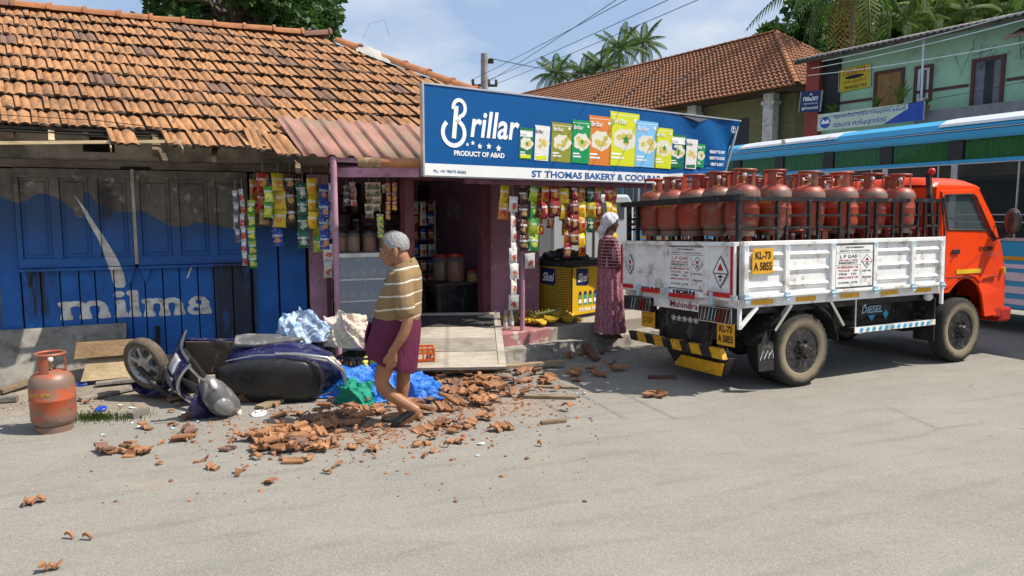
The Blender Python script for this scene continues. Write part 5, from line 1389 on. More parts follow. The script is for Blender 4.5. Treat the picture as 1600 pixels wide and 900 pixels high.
def leaf_cloud(rng, clumps, per, size):
    """numpy leaf blades round clump centres: (centre, radius)"""
    V, F = [], []
    n = len(clumps) * per
    ci = np.repeat(np.arange(len(clumps)), per)
    C_ = np.array([c for c, r in clumps])[ci]; Rr = np.array([r for c, r in clumps])[ci]
    d = rng.normal(size=(n, 3)); d /= np.linalg.norm(d, axis=1)[:, None]
    rad = Rr * rng.uniform(.25, 1, n) ** .6
    p = C_ + d * rad[:, None] * np.array([1, 1, .75])
    ax = rng.normal(size=(n, 3)) + d * .7; ax[:, 2] -= .35; ax /= np.linalg.norm(ax, axis=1)[:, None]
    up = rng.normal(size=(n, 3)); up[:, 2] += .8
    sd_ = np.cross(ax, up); sd_ /= np.linalg.norm(sd_, axis=1)[:, None] + 1e-6
    L = size * rng.uniform(.7, 1.4, n)[:, None]; W_ = L * .32
    nn = np.cross(sd_, ax)
    v0 = p; v1 = p + ax * L * .5 + sd_ * W_ + nn * L * .08; v2 = p + ax * L; v3 = p + ax * L * .5 - sd_ * W_ + nn * L * .08
    V = np.stack([v0, v1, v2, v3], 1).reshape(-1, 3)
    F = np.arange(n * 4).reshape(-1, 4)
    return V, F
def np_mesh(name, V, F, m):
    me = bpy.data.meshes.new(name); k = F.shape[1]
    me.vertices.add(len(V)); me.vertices.foreach_set('co', V.astype(np.float32).ravel())
    me.loops.add(F.size); me.loops.foreach_set('vertex_index', F.astype(np.int32).ravel())
    me.polygons.add(len(F)); me.polygons.foreach_set('loop_start', np.arange(0, F.size, k, dtype=np.int32))
    me.update(calc_edges=True); me.materials.append(m); return me
def tree(name, label, base, h, rx, rz, n, per, size, m, seed, group=None, trunk=.22, cat='tree'):
    rng = np.random.default_rng(seed)
    T = thing(name, label, cat, base, 0, group)
    cl = []; b = MB()
    top = h - rz
    b.tube([(0, 0, -.2), (.1, 0, h * .35), (.0, .1, top)], [trunk, trunk * .75, trunk * .45], 9)
    for k in range(n):
        d = rng.normal(size=3); d /= np.linalg.norm(d); q = rng.uniform(.45, 1) ** .5
        c = np.array([d[0] * rx * q, d[1] * rx * q, h - rz + d[2] * rz * q]); cl.append((c, rng.uniform(.16, .3) * rx))
        if k % 3 == 0: b.tube([(0, .05, top * rng.uniform(.75, 1)), tuple(c * .5 + np.array([0, 0, top * .5])), tuple(c)], [trunk * .3, trunk * .2, .02], 5, cap=False)
    b.build('trunk', M_BARK, T, smooth=50)
    V, F = leaf_cloud(rng, cl, per, size)
    link(bpy.data.objects.new('crown', np_mesh('crown', V, F, m)), T)
    return T
tree('roadside_tree', 'dark leafy tree rising behind the tiled roof of the old shop', at(385, 330, 24).to_2d().to_3d(), 13.5, 3.1, 4.8, 150, 230, .24, M_LEAF, 1)
TG_ = 'trees on the slope behind the green building'
for k, (px, Y, h, rx, m, s) in enumerate(((1240, 48, 15.5, 3.2, M_LEAF, 2), (1180, 60, 15.2, 3.4, M_LEAF2, 3), (1130, 64, 15.6, 2.6, M_LEAF2, 4), (1400, 46, 17.0, 3.8, M_LEAF2, 5), (1470, 44, 16.6, 3.6, M_LEAF, 6), (1540, 42, 17.0, 3.8, M_LEAF2, 7), (1610, 40, 16.5, 3.6, M_LEAF, 8), (1330, 50, 17.0, 3.6, M_LEAF, 9))):
    tree('slope_tree', ['dark bushy tree beside the hip of the far tiled roof', 'bright tree peeping over the ridge of the far tiled roof', 'small bright treetop showing over the far roof ridge', 'bright green tree just right of the hanging palm fronds', 'dark tree behind the areca palms over the green roof', 'bright tree over the grey corrugated roof', 'dark tree at the picture edge over the grey roof', 'shadowed tree behind the coconut palm trunk'][k],
         (at(px, 330, Y).x, Y, 0), h, rx, rx * 1.2, 46, 95, .5, m, 10 + s, TG_, .2)
def frond_mesh(rnd, L, droop, nl=26, lw=.055, ll=.8):
    V, F = [], []
    def spine(t): return Vector((L * t * (1 - .18 * droop * t), 0, L * (.35 * t - (.35 + .75 * droop) * t * t)))
    pts = [spine(i / 10) for i in range(11)]
    b = MB(); b.tube(pts, [.035 * (1 - .085 * i) * L / 4 + .006 for i in range(11)], 5, cap=False)
    for i in range(nl):
        t = .12 + .88 * i / nl; p = spine(t); tg_ = (spine(min(1, t + .03)) - spine(t - .03)).normalized()
        ln = ll * (math.sin(math.pi * min(1, t * .86 + .12)) ** .7) * rnd.uniform(.85, 1.1)
        for s in (-1, 1):
            sd_ = Vector((0, s, 0)); d1 = (sd_ * .8 + tg_ * .6 + Vector((0, 0, -.1))).normalized(); d2 = (sd_ * .45 + tg_ * .4 + Vector((0, 0, -1.0 - .4 * droop))).normalized()
            a = p; m_ = p + d1 * ln * .5; e = m_ + d2 * ln * .55
            w = tg_ * lw * (L / 4)
            b.add([a - w * .4, a + w * .4, m_ + w, m_ - w, e], [(0, 1, 2, 3), (3, 2, 4)])
    return b.mesh('frond')
rr = random.Random(31)
def palm(name, label, base, h, L, nf, seed, m=None, group=None, trunk=.16, lean=0.0, ll=.8, dry=2, lw=.055, up=0, p0=62, p1=85):
    rnd = random.Random(seed); T = thing(name, label, 'palm', base, 0, group)
    b = MB(); b.tube([(lean * (1 - (1 - t) ** 2), 0, h * t) for t in [i / 14 for i in range(15)]], [trunk * (1.25 - .55 * i / 14) * (1 + .05 * (i % 2)) for i in range(15)], 9); b.build('trunk', mat('palm_trunk', (.28, .24, .2), .9, var=.4, scale=3, stretch=(1, 1, 9), bump=.5, bscale=12), T, smooth=50)
    ms = [frond_mesh(rnd, L, d, ll=ll, lw=lw) for d in (.1, .5, .9, 1.25)]
    for q in ms: q.materials.append(m or M_PALM)
    md = ms[3].copy(); md.materials.clear(); md.materials.append(M_PALMD)
    for k in range(nf):
        a = k * 2.4 + rnd.uniform(-.2, .2); el = (k + .5) / nf
        j = min(3, int(el * 3.2 + up * -.6)); me = md if k >= nf - dry else ms[max(0, j)]
        pitch = p0 - p1 * el + up * 20
        inst('frond', me, T, (lean, 0, h + .05), (0, R(-pitch), a + 0), (rnd.uniform(.85, 1.08),) * 3)
    return T
c = at(1318, 330, 36)
palm('coconut_palm', 'big coconut palm with long fronds hanging over the tiled roof', (c.x, 36, 0), 13.0, 5.8, 22, 5, ll=1.15, dry=3, lw=.04, p0=44, p1=98)
PG = 'palms behind the far tiled roof'
for k, (px, py, Y, L, s) in enumerate(((968, 82, 62, 2.9, 1), (1005, 72, 66, 2.6, 2), (868, 120, 60, 2.4, 3), (908, 120, 62, 2.4, 4), (943, 112, 60, 2.5, 9))):
    q = at(px, py, Y)
    palm('coconut_palm', ['tallest feathery palm over the far roof ridge', 'dark round headed palm right of the tallest far palm', 'low palm beside the left end of the far tile roof', 'short spiky palm in the middle of the far palms', 'palm with arching fronds below the tallest far palm'][k], (q.x, Y, 0), q.z, L, 17, s, group=PG, trunk=.13, ll=.75, dry=0, lw=.075)
AG = 'slender areca palms above the grey corrugated roof'
al = ['first', 'second', 'third', 'fourth', 'fifth', 'sixth', 'seventh', 'eighth', 'ninth']
for k, (px, py, Y, L) in enumerate(((1415, 38, 36, 2.2), (1440, 22, 39, 2.2), (1463, 35, 37, 2.0), (1492, 8, 40, 2.3), (1515, 30, 37, 2.2), (1543, 12, 39, 2.2), (1570, 30, 36, 2.1), (1592, 5, 38, 2.3))):
    q = at(px, py, Y)
    palm('areca_palm', 'slender areca palm over the grey roof, ' + al[k] + ' counted from the coconut palm', (q.x, Y, 0), q.z, L, 9, 40 + k, m=M_LEAF2 if k % 2 else M_PALM, group=AG, trunk=.075, ll=.62, dry=0, lw=.08, up=.6)
# plants on the balcony
def pot_plant(u, z, h, seed, label):
    rnd = random.Random(seed); P_ = thing('pot_plant', label, 'plant', FG(u, .7, z), 0, 'plants along the green balcony')
    b = MB(); b.lathe([(.07, 0), (.1, .15), (.11, .16), (.09, .15)], 12); b.build('pot', mat('pot_clay', (.3, .12, .06), .8), P_, smooth=40)
    b = MB()
    for k in range(22):
        a = rnd.uniform(0, 6.28); l = h * rnd.uniform(.6, 1.1); o = Vector((math.cos(a), math.sin(a), 0))
        p0 = Vector((0, 0, .15)); p1 = p0 + o * l * .25 + Vector((0, 0, l * .6)); p2 = p0 + o * l * .6 + Vector((0, 0, l * .8)); w = o.cross(Vector((0, 0, 1))) * .035
        b.add([p0 - w * .4, p0 + w * .4, p1 + w, p1 - w, p2], [(0, 1, 2, 3), (3, 2, 4)])
    b.build('leaves', M_LEAF2, P_)
pot_plant(3.4, 4.98, .6, 1, 'spiky leafed pot plant below the brown door'); pot_plant(5.0, 4.98, .45, 2, 'low spiky pot plant under the yellow sign'); pot_plant(2.6, 4.98, .9, 3, 'tall pot plant beside the white framed window'); pot_plant(1.75, 4.92, .3, 4, 'red pot with small plant by the white post')
# ------------------------------------------------------------------ people
def flesh(name, mb, m, parent, vox=.007, smooth=4, thick=0):
    """melt overlapping limbs into one continuous skin"""
    me = mb.mesh(name); o = bpy.data.objects.new(name, me); COL.objects.link(o)
    r = o.modifiers.new('r', 'REMESH'); r.mode = 'VOXEL'; r.voxel_size = vox
    s = o.modifiers.new('s', 'SMOOTH'); s.iterations = smooth; s.factor = .5
    dg = bpy.context.evaluated_depsgraph_get()
    me2 = bpy.data.meshes.new_from_object(o.evaluated_get(dg)); me2.name = name
    bpy.data.objects.remove(o)
    me2.materials.clear(); me2.materials.append(m)
    me2.polygons.foreach_set('use_smooth', [True] * len(me2.polygons))
    return link(bpy.data.objects.new(name, me2), parent)
def limb(b, pts, rad, n=12):
    """smooth tapered tube with rounded ends through the joints"""
    P = [Vector(p) for p in pts]; out, rr_ = [], []
    for i in range(len(P) - 1):
        p0 = P[max(0, i - 1)]; p1, p2 = P[i], P[i + 1]; p3 = P[min(len(P) - 1, i + 2)]
        for k in range(5):
            t = k / 5
            out.append(.5 * ((2 * p1) + (p2 - p0) * t + (2 * p0 - 5 * p1 + 4 * p2 - p3) * t * t + (3 * p1 - p0 - 3 * p2 + p3) * t ** 3)); rr_.append(rad[i] * (1 - t) + rad[i + 1] * t)
    out.append(P[-1]); rr_.append(rad[-1])
    b.tube(out, rr_, n); b.ball(P[0], rad[0] * .99, 12, 8); b.ball(P[-1], rad[-1] * .99, 12, 8)
def oval(cx, cy, z, rx, ry, n=36, fold=0.0, k=9, ph=0.0, tx=0.0, p=2.3, tz=0.0):
    out = []
    for i in range(n):
        a = 2 * math.pi * i / n; c, s = math.cos(a), math.sin(a)
        q = (abs(c) ** p + abs(s) ** p) ** (-1 / p) * (1 + fold * math.sin(k * a + ph))
        x = rx * c * q; out.append(Vector((cx + x, cy + ry * s * q, z + x * tx + ry * s * q * tz)))
    return out
def hand(b, wrist, d, palm_n, thumb_d, s=1.0, curl=.5):
    """palm, four fingers of unequal length with two bends, thumb from the side of the palm"""
    w, d, nn, td = Vector(wrist), Vector(d).normalized(), Vector(palm_n).normalized(), Vector(thumb_d).normalized()
    k = w + d * .085 * s
    for q in (-.028, -.01, .01, .028):
        limb(b, [w + td * q * .6 * s, k + td * q * s], [.017 * s, .0135 * s], 8)
    for i, (q, l) in enumerate(((.031, .068), (.0105, .076), (-.0105, .071), (-.031, .055))):
        a = k + td * q * s; d1 = (d + nn * curl * .5).normalized(); p1 = a + d1 * l * .5 * s; d2 = (d + nn * curl * 1.3).normalized(); p2 = p1 + d2 * l * .5 * s
        limb(b, [a, p1, p2], [.0105 * s, .0095 * s, .0075 * s], 8)
    t0 = w + d * .03 * s + td * .03 * s; t1 = t0 + (td * .7 + d * .75).normalized() * .04 * s; t2 = t1 + (d + nn * .35).normalized() * .032 * s
    limb(b, [t0, t1, t2], [.014 * s, .012 * s, .009 * s], 8)
def skin_material(name, c):
    t = NT(name); q = t.mix(t.ramp(t.noise(14, 4), .35, .7), c, tuple(k * .72 for k in c))
    t.bump(t.noise(120, 3), .12, .002); t.b.inputs['Subsurface Weight'].default_value = .08; t.b.inputs['Subsurface Radius'].default_value = (.02, .008, .004)
    return t.done(q, .5, 0, .4)
M_SKIN = skin_material('skin_tan', (.36, .165, .085)); M_SKIN2 = skin_material('skin_brown', (.16, .075, .045))

# ---- man walking past the fallen scooter
mp = ground(620, 664)
MAN = thing('person', 'grey haired man in brown striped shirt and purple lungi walking over the rubble', 'person', (mp.x, mp.y, .006), R(180))
b = MB()
# skull, jaw, face
hd_ = Matrix.Translation((-.004, 0, 1.418)) @ Matrix.Rotation(R(14), 4, 'Y') @ Matrix.Scale(1.14, 4)
def H(x, y, z): return hd_ @ Vector((x, y, z))
er = Euler((0, R(14), 0))
b.ball(H(-.012, 0, .03), (.098, .076, .092), 18, 12, rot=er); b.ball(H(.035, 0, -.035), (.062, .06, .075), 16, 10, rot=er)
b.ball(H(.05, 0, -.088), (.036, .036, .026), 12, 8, rot=er)
limb(b, [H(.088, 0, .012), H(.107, 0, -.022)], [.0105, .0155], 8)
b.ball(H(.098, 0, -.03), (.016, .02, .011), 8, 6)
b.ball(H(.08, .026, .022), (.018, .024, .009), 8, 6); b.ball(H(.08, -.026, .022), (.018, .024, .009), 8, 6)
b.ball(H(.084, 0, -.056), (.014, .026, .007), 8, 6); b.ball(H(.082, 0, -.067), (.014, .024, .008), 8, 6)
for s in (-1, 1):
    b.ball(H(-.02, s * .078, -.015), (.022, .009, .035), 10, 8, rot=Euler((0, R(0), R(s * 18)))); b.ball(H(-.012, s * .08, -.042), (.011, .008, .012), 8, 6)
    b.ball(H(.045, s * .045, -.03), (.026, .02, .024), 8, 6)
limb(b, [H(-.03, 0, -.05), (-.075, 0, 1.31), (-.11, 0, 1.24)], [.066, .066, .075])
# torso under the shirt
b.loft([oval(-.1, 0, 1.27, .05, .07), oval(-.09, 0, 1.225, .09, .175), oval(-.055, 0, 1.08, .125, .175), oval(-.03, 0, .95, .15, .165), oval(-.03, 0, .86, .14, .16), oval(-.05, 0, .74, .13, .165), oval(-.05, 0, .66, .1, .15)])
# arms: left arm hangs on the camera side, right arm swings a little forward
limb(b, [(-.1, .185, 1.2), (-.115, .225, 1.03), (-.135, .245, .875), (-.085, .255, .75), (-.025, .25, .665)], [.056, .05, .043, .039, .029])
hand(b, (-.022, .25, .66), (.12, -.02, -1), (.25, -.95, .1), (.95, .2, -.15), 1.06, .55)
limb(b, [(-.1, -.185, 1.2), (-.08, -.225, 1.02), (-.05, -.24, .88), (.04, -.235, .80), (.1, -.22, .74)], [.056, .05, .043, .039, .029])
hand(b, (.103, -.22, .735), (.5, .05, -.9), (.2, .95, .1), (.9, -.2, .35), 1.06, .6)
# bent trailing leg (near side) and planted leg
limb(b, [(-.02, .08, .72), (.055, .085, .52), (.1, .08, .375), (.035, .07, .27), (-.105, .06, .175), (-.165, .055, .135)], [.085, .074, .058, .056, .042, .037])
limb(b, [(-.165, .055, .14), (-.16, .055, .10), (-.1, .055, .065), (-.045, .055, .03)], [.036, .036, .034, .026])
limb(b, [(-.05, -.08, .72), (-.055, -.08, .54), (-.05, -.08, .40), (-.04, -.08, .28), (-.02, -.075, .12)], [.085, .074, .058, .056, .036])
limb(b, [(-.03, -.075, .11), (-.05, -.075, .05), (.05, -.078, .045), (.12, -.08, .03)], [.036, .036, .032, .022])
flesh('body', b, M_SKIN, MAN, .0062, 3)
# hair, eyes, brows
t = NT('grey_hair'); q = t.mix(t.ramp(t.noise(90, 4, .7), .35, .7), (.42, .41, .39), (.13, .125, .12)); M_HAIR = t.done(q, .8)
b = MB()
def hair(i, j):
    th = (i * 2 - 1) * math.pi; ph = .0 + j * math.pi * .5
    lo = -.18 if abs(th) > 1.25 else (.62 if abs(th) < .75 else .62 - (abs(th) - .75) * 1.6)
    if abs(th) > 2.0: lo = -.5
    el = lo + (math.pi / 2 - lo) * j
    wob = 1 + .025 * math.sin(th * 17 + j * 9) + .02 * math.sin(th * 31 - j * 17)
    return H(-.014 + .1 * wob * math.cos(el) * math.cos(th), .079 * wob * math.cos(el) * math.sin(th), .03 + .0965 * wob * math.sin(el))
b.grid(hair, 48, 14, 0, True)
rh = random.Random(3); hc_ = H(-.014, 0, .03)
for k in range(5200):                                              # short separate strands standing off the scalp
    i_, j_ = rh.random(), rh.random() ** .8 * 1.0; p_ = Vector(hair(i_, j_)); nn = (p_ - hc_).normalized()
    tg2 = (Vector((-.55, 0, -.6)) - nn * nn.dot(Vector((-.55, 0, -.6)))).normalized()
    dd = (nn * rh.uniform(.25, .7) + tg2 + Vector((rh.uniform(-.4, .4), rh.uniform(-.4, .4), rh.uniform(-.3, .3)))).normalized(); sd2 = dd.cross(nn).normalized() * .0011
    p_ = p_ - nn * .003; b.add([p_ - sd2, p_ + sd2, p_ + dd * rh.uniform(.01, .022)], [(0, 1, 2)], 1 if rh.random() < .45 else 0)
o = b.build('hair', [M_HAIR, mat('white_hair', (.6, .59, .57), .8)], MAN, smooth=80)
for s in (-1, 1):
    b = MB(); b.ball(H(.074, s * .03, .004), (.009, .013, .009), 10, 8); b.build('eye', mat('eye_white', (.55, .5, .45), .25), MAN, smooth=60)
    b = MB(); b.tube([H(.092, s * .012, .026), H(.09, s * .03, .03), H(.08, s * .045, .024)], .005, 5); b.build('eyebrow', M_HAIR, MAN)
    b = MB(); b.ball(H(.081, s * .03, .004), (.003, .006, .006), 8, 6); b.build('pupil', M_INK, MAN)
# shirt
b = MB()
b.loft([oval(-.082, 0, 1.325, .082, .086, tx=-.45), oval(-.09, 0, 1.28, .1, .125, tx=-.3), oval(-.09, 0, 1.235, .125, .195), oval(-.065, 0, 1.12, .155, .205), oval(-.035, 0, 1.0, .178, .2), oval(-.025, 0, .92, .188, .192), oval(-.025, 0, .865, .175, .185), oval(-.025, 0, .83, .172, .183)])
for s, arm in ((1, [(-.1, .165, 1.215), (-.108, .218, 1.09), (-.122, .24, .975)]), (-1, [(-.1, -.165, 1.215), (-.085, -.218, 1.09), (-.065, -.24, .975)])):
    limb(b, arm, [.078, .08, .078]); b.ball(arm[0], (.085, .07, .07), 12, 8)
def shirt_material():
    t = NT('striped_shirt'); x, y, z = t.xyz()
    q = t.math('ADD', z, t.math('ADD', t.math('MULTIPLY', x, .16), t.math('MULTIPLY', t.noise(6, 3), .035)))
    fr = t.math('FRACT', t.math('MULTIPLY', q, 10.2)); line = t.math('MULTIPLY', t.math('LESS_THAN', fr, .12), t.math('GREATER_THAN', z, .8))
    fine = t.math('FRACT', t.math('MULTIPLY', q, 10.2 * 4))
    c = t.mix(t.math('MULTIPLY', t.math('LESS_THAN', fine, .25), .3), (.25, .165, .08), (.16, .1, .05))
    c = t.mix(line, c, (.58, .54, .46))
    t.bump(t.math('ADD', t.noise(13, 4), t.math('MULTIPLY', t.noise(200, 2), .1)), .5, .02)
    return t.done(c, .85, 0, .2)
flesh('shirt', b, shirt_material(), MAN, .008, 6)
b = MB(); b.tube([(-.165, .0, 1.345), (-.145, .075, 1.33), (-.07, .098, 1.285), (.01, .06, 1.235), (.07, 0.01, 1.17)], .009, 6); b.tube([(-.165, .0, 1.345), (-.145, -.075, 1.33), (-.07, -.098, 1.285), (.01, -.06, 1.235), (.07, -.01, 1.17)], .009, 6); b.build('neck_cord', M_INK, MAN, smooth=60)
# folded lungi: wide over the hips, tucked up to the knees
b = MB(); n = 72
def lun(z, cx, rx, ry, f, ph, tx):
    return oval(cx, 0, z, rx, ry, n, f, 8, ph, tx, 2.2)
rings = [lun(.915, -.025, .17, .178, 0, 0, -.05), lun(.88, -.02, .186, .19, .014, .5, -.05), lun(.80, -.005, .2, .196, .03, 1.5, .0), lun(.70, .014, .212, .2, .045, 2.7, .04), lun(.60, .026, .21, .198, .052, 3.9, .12), lun(.53, .022, .194, .188, .056, 4.7, .24), lun(.485, .01, .168, .176, .06, 5.2, .36)]
inner = [[Vector((p.x * .93, p.y * .93, p.z + .012)) for p in rings[-1]], [Vector((p.x * .9, p.y * .9, p.z)) for p in rings[-3]]]
b.loft(rings + inner, cap=False)
def lungi_material():
    t = NT('purple_lungi'); x, y, z = t.xyz()
    g = t.math('MAXIMUM', t.math('LESS_THAN', t.math('FRACT', t.math('MULTIPLY', z, 62)), .3), t.math('LESS_THAN', t.math('FRACT', t.math('MULTIPLY', x, 62)), .3))
    c = t.mix(t.math('MULTIPLY', g, .45), (.12, .022, .055), (.065, .012, .032))
    c = t.mix(t.ramp(t.noise(4, 4), .4, .7, 0, .4), c, (.155, .035, .075))
    t.bump(t.math('ADD', t.noise(9, 4, .6, stretch=(2, 2, .5)), t.math('MULTIPLY', t.noise(150, 2), .08)), .6, .03)
    return t.done(c, .85, 0, .2)
o = b.build('lungi', lungi_material(), MAN, smooth=80); sm = o.modifiers.new('s', 'SUBSURF'); sm.levels = sm.render_levels = 1
b = MB(); b.grid(lambda i, j: (.19 + .035 * math.sin(j * 3) + .012 * math.sin(i * 16), -.12 + i * .2, .86 - j * .3 - .03 * math.sin(i * 3.1)), 18, 10); o = b.build('lungi_fold', bpy.data.materials['purple_lungi'], MAN, smooth=80); sm = o.modifiers.new('t', 'SOLIDIFY'); sm.thickness = .008
# rubber shoes
M_SHOE = mat('black_rubber', (.025, .025, .026), .45, var=.3, dirt=((.14, .11, .09), .3, 12))
def shoe(M, nm='shoe'):
    b = MB(M); rings = []
    for x, w, h, z in ((-.085, .026, .05, .0), (-.075, .036, .062, 0), (-.04, .041, .062, 0), (.0, .042, .058, 0), (.05, .045, .062, 0), (.1, .048, .056, 0), (.145, .042, .042, .002), (.17, .025, .026, .006), (.178, .008, .012, .01)):
        rings.append([Vector((x, w * math.cos(a), z + max(0, h * (.42 + .58 * math.sin(a)) if math.sin(a) > -.72 else 0))) for a in [6.2832 * k / 16 for k in range(16)]])
    b.loft(rings); return b.build(nm, M_SHOE, MAN, smooth=50)
shoe(Matrix.Translation((-.04, -.077, 0)))
shoe(Matrix.Translation((-.115, .055, .075)) @ Matrix.Rotation(R(33), 4, 'Y') @ Matrix.Rotation(R(0), 4, 'Z'))

MAN.scale = (1.03,) * 3
# ---- woman standing on the kerb
wp = ground(950, 527, .172)
WOM = thing('person', 'woman in pink patterned long dress and white head cloth on the kerb', 'person', (wp.x, wp.y, .172), R(14))
b = MB()
b.ball((.025, 0, 1.46), (.085, .072, .1), 16, 12); b.ball((.05, 0, 1.405), (.05, .05, .055), 12, 8); limb(b, [(.1, 0, 1.465), (.115, 0, 1.435)], [.009, .014], 8)
b.ball((.1, 0, 1.4), (.014, .024, .008), 8, 6); b.ball((.07, 0, 1.365), (.026, .026, .02), 8, 6)
limb(b, [(.015, 0, 1.38), (-.02, 0, 1.28)], [.05, .055])
b.loft([oval(-.02, 0, 1.28, .06, .1), oval(-.01, 0, 1.2, .1, .165), oval(.0, 0, 1.05, .11, .16), oval(0, 0, .9, .12, .17), oval(0, 0, .7, .12, .17)])
for s in (-1, 1):
    limb(b, [(-.01, s * .165, 1.22), (-.0, s * .2, 1.08), (.03, s * .19, .96), (.13, s * .12, .99), (.19, s * .02, 1.03)], [.05, .045, .04, .036, .027])
    hand(b, (.19, s * .02, 1.035), (.25, -s * .9, .25), (-.9, -s * .3, .1), (.1, 0, 1), .95, .5)
    limb(b, [(0, s * .08, .75), (.0, s * .08, .42), (-.01 + s * .02, s * .08, .09)], [.08, .055, .035])
    limb(b, [(-.03 + s * .02, s * .08, .045), (.05 + s * .02, s * .085, .03), (.15 + s * .02, s * .095, .02)], [.032, .032, .022])
flesh('body', b, M_SKIN2, WOM, .0075, 3)
def dress_material():
    t = NT('patterned_dress'); v = t.voro(34)
    c = t.mix(t.ramp(v.outputs['Distance'], .25, .42), (.5, .24, .28), (.3, .1, .14))
    c = t.mix(t.ramp(t.noise(60, 3), .58, .64), c, (.55, .33, .36))
    t.bump(t.noise(8, 4, .6, stretch=(2, 2, .4)), .4, .03)
    return t.done(c, .8, 0, .25)
b = MB(); n = 90
def dr(z, cx, rx, ry, f, k=13): return oval(cx, 0, z, rx, ry, n, f, k, z * 2, 0, 2.0)
rg = [dr(.98, .01, .14, .17, .01), dr(.85, .01, .15, .185, .03), dr(.65, .01, .155, .195, .05), dr(.4, .015, .165, .205, .075), dr(.2, .02, .175, .215, .09), dr(.075, .02, .19, .225, .1)]
b.loft(rg + [[Vector((p.x * .93, p.y * .93, p.z + .01)) for p in rg[-1]], [Vector((p.x * .9, p.y * .9, p.z)) for p in rg[-3]]], cap=False)
o = b.build('dress', dress_material(), WOM, smooth=80)
b = MB()
b.loft([oval(-.02, 0, 1.31, .065, .09), oval(-.015, 0, 1.24, .105, .175), oval(0, 0, 1.1, .135, .185), oval(.005, 0, .98, .145, .185), oval(.01, 0, .9, .15, .19)])
for s in (-1, 1): limb(b, [(-.01, s * .165, 1.225), (.0, s * .205, 1.08), (.03, s * .2, .955), (.12, s * .13, .985)], [.066, .062, .06, .05])
t = NT('plaid_blouse'); x, y, z = t.xyz()
g = t.math('MAXIMUM', t.math('LESS_THAN', t.math('FRACT', t.math('MULTIPLY', z, 24)), .28), t.math('LESS_THAN', t.math('FRACT', t.math('MULTIPLY', t.math('ADD', x, y), 24)), .28))
q = t.mix(g, (.10, .02, .03), (.36, .2, .22)); t.bump(t.noise(10, 4), .5, .02)
flesh('blouse', b, t.done(q, .85, 0, .2), WOM, .009, 4)
b = MB()
def wrapc(i, j):
    th = (i * 2 - 1) * math.pi; lo = .25 if abs(th) < .9 else (.25 - (abs(th) - .9) * .75)
    el = max(lo, -.75) + (math.pi / 2 - max(lo, -.75)) * j; w = 1 + .05 * math.sin(th * 7 + j * 8) + .03 * math.sin(th * 13 - j * 5)
    return (.005 + .118 * w * math.cos(el) * math.cos(th), .1 * w * math.cos(el) * math.sin(th), 1.475 + .118 * w * math.sin(el))
b.grid(wrapc, 48, 14, 0, True); b.ball((-.11, 0, 1.37), (.05, .06, .07), 12, 8); b.ball((-.1, .01, 1.30), (.035, .05, .05), 10, 6)
o = b.build('head_cloth', mat('white_cloth', (.62, .62, .66), .85, var=.35, scale=16, bump=.5, bscale=22), WOM, smooth=80); sm = o.modifiers.new('t', 'SOLIDIFY'); sm.thickness = .006
for s in (-1, 1):
    b = MB(); b.prism([(-.07, -.03), (.06, -.038), (.16, -.03), (.19, 0), (.16, .035), (.06, .04), (-.07, .032), (-.085, 0)], .0, .012, 0, 'xy'); b.build('sandal', mat('sandal_brown', (.12, .06, .04), .7), WOM, loc=(s * .02, s * .09, 0))
# ------------------------------------------------------------------ the fallen scooter
# built upright (x forward, y left, z up), then laid on its left side with the seat towards the road
SC = thing('scooter', 'purple scooter lying on its side with torn black seat and silver grab rail', 'scooter')
def purple():
    t = NT('scooter_purple')
    c = t.mix(t.ramp(t.noise(5, 4), .35, .7), (.016, .015, .075), (.01, .01, .045))
    c = t.mix(t.ramp(t.noise(9, 6, .75, off=(2, 3, 4)), .55, .7, 0, .75), c, (.2, .18, .18))
    c = t.mix(t.ramp(t.noise(26, 5, .75), .62, .68, 0, .8), c, (.34, .31, .28))
    return t.done(c, t.ramp(t.noise(9, 6, .75, off=(2, 3, 4)), .45, .65, .18, .6), 0, .5, .3)
M_PUR = purple()
M_GREYP = mat('grey_plastic', (.12, .12, .125), .5, var=.35, scale=8, dirt=((.3, .27, .24), .3, 11))
M_BPL = mat('black_plastic', (.02, .02, .021), .5, dirt=((.12, .1, .085), .3, 10))
M_SEATB = mat('seat_vinyl', (.02, .02, .021), .33, var=.3, scale=6, dirt=((.045, .04, .037), .3, 5), bump=.15, bscale=60)
M_STEEL = mat('worn_steel', (.62, .62, .62), .28, .9, dirt=((.3, .27, .23), .2, 14))
M_ALLOY = mat('alloy_grey', (.45, .45, .46), .4, .7, dirt=((.25, .21, .16), .35, 9))
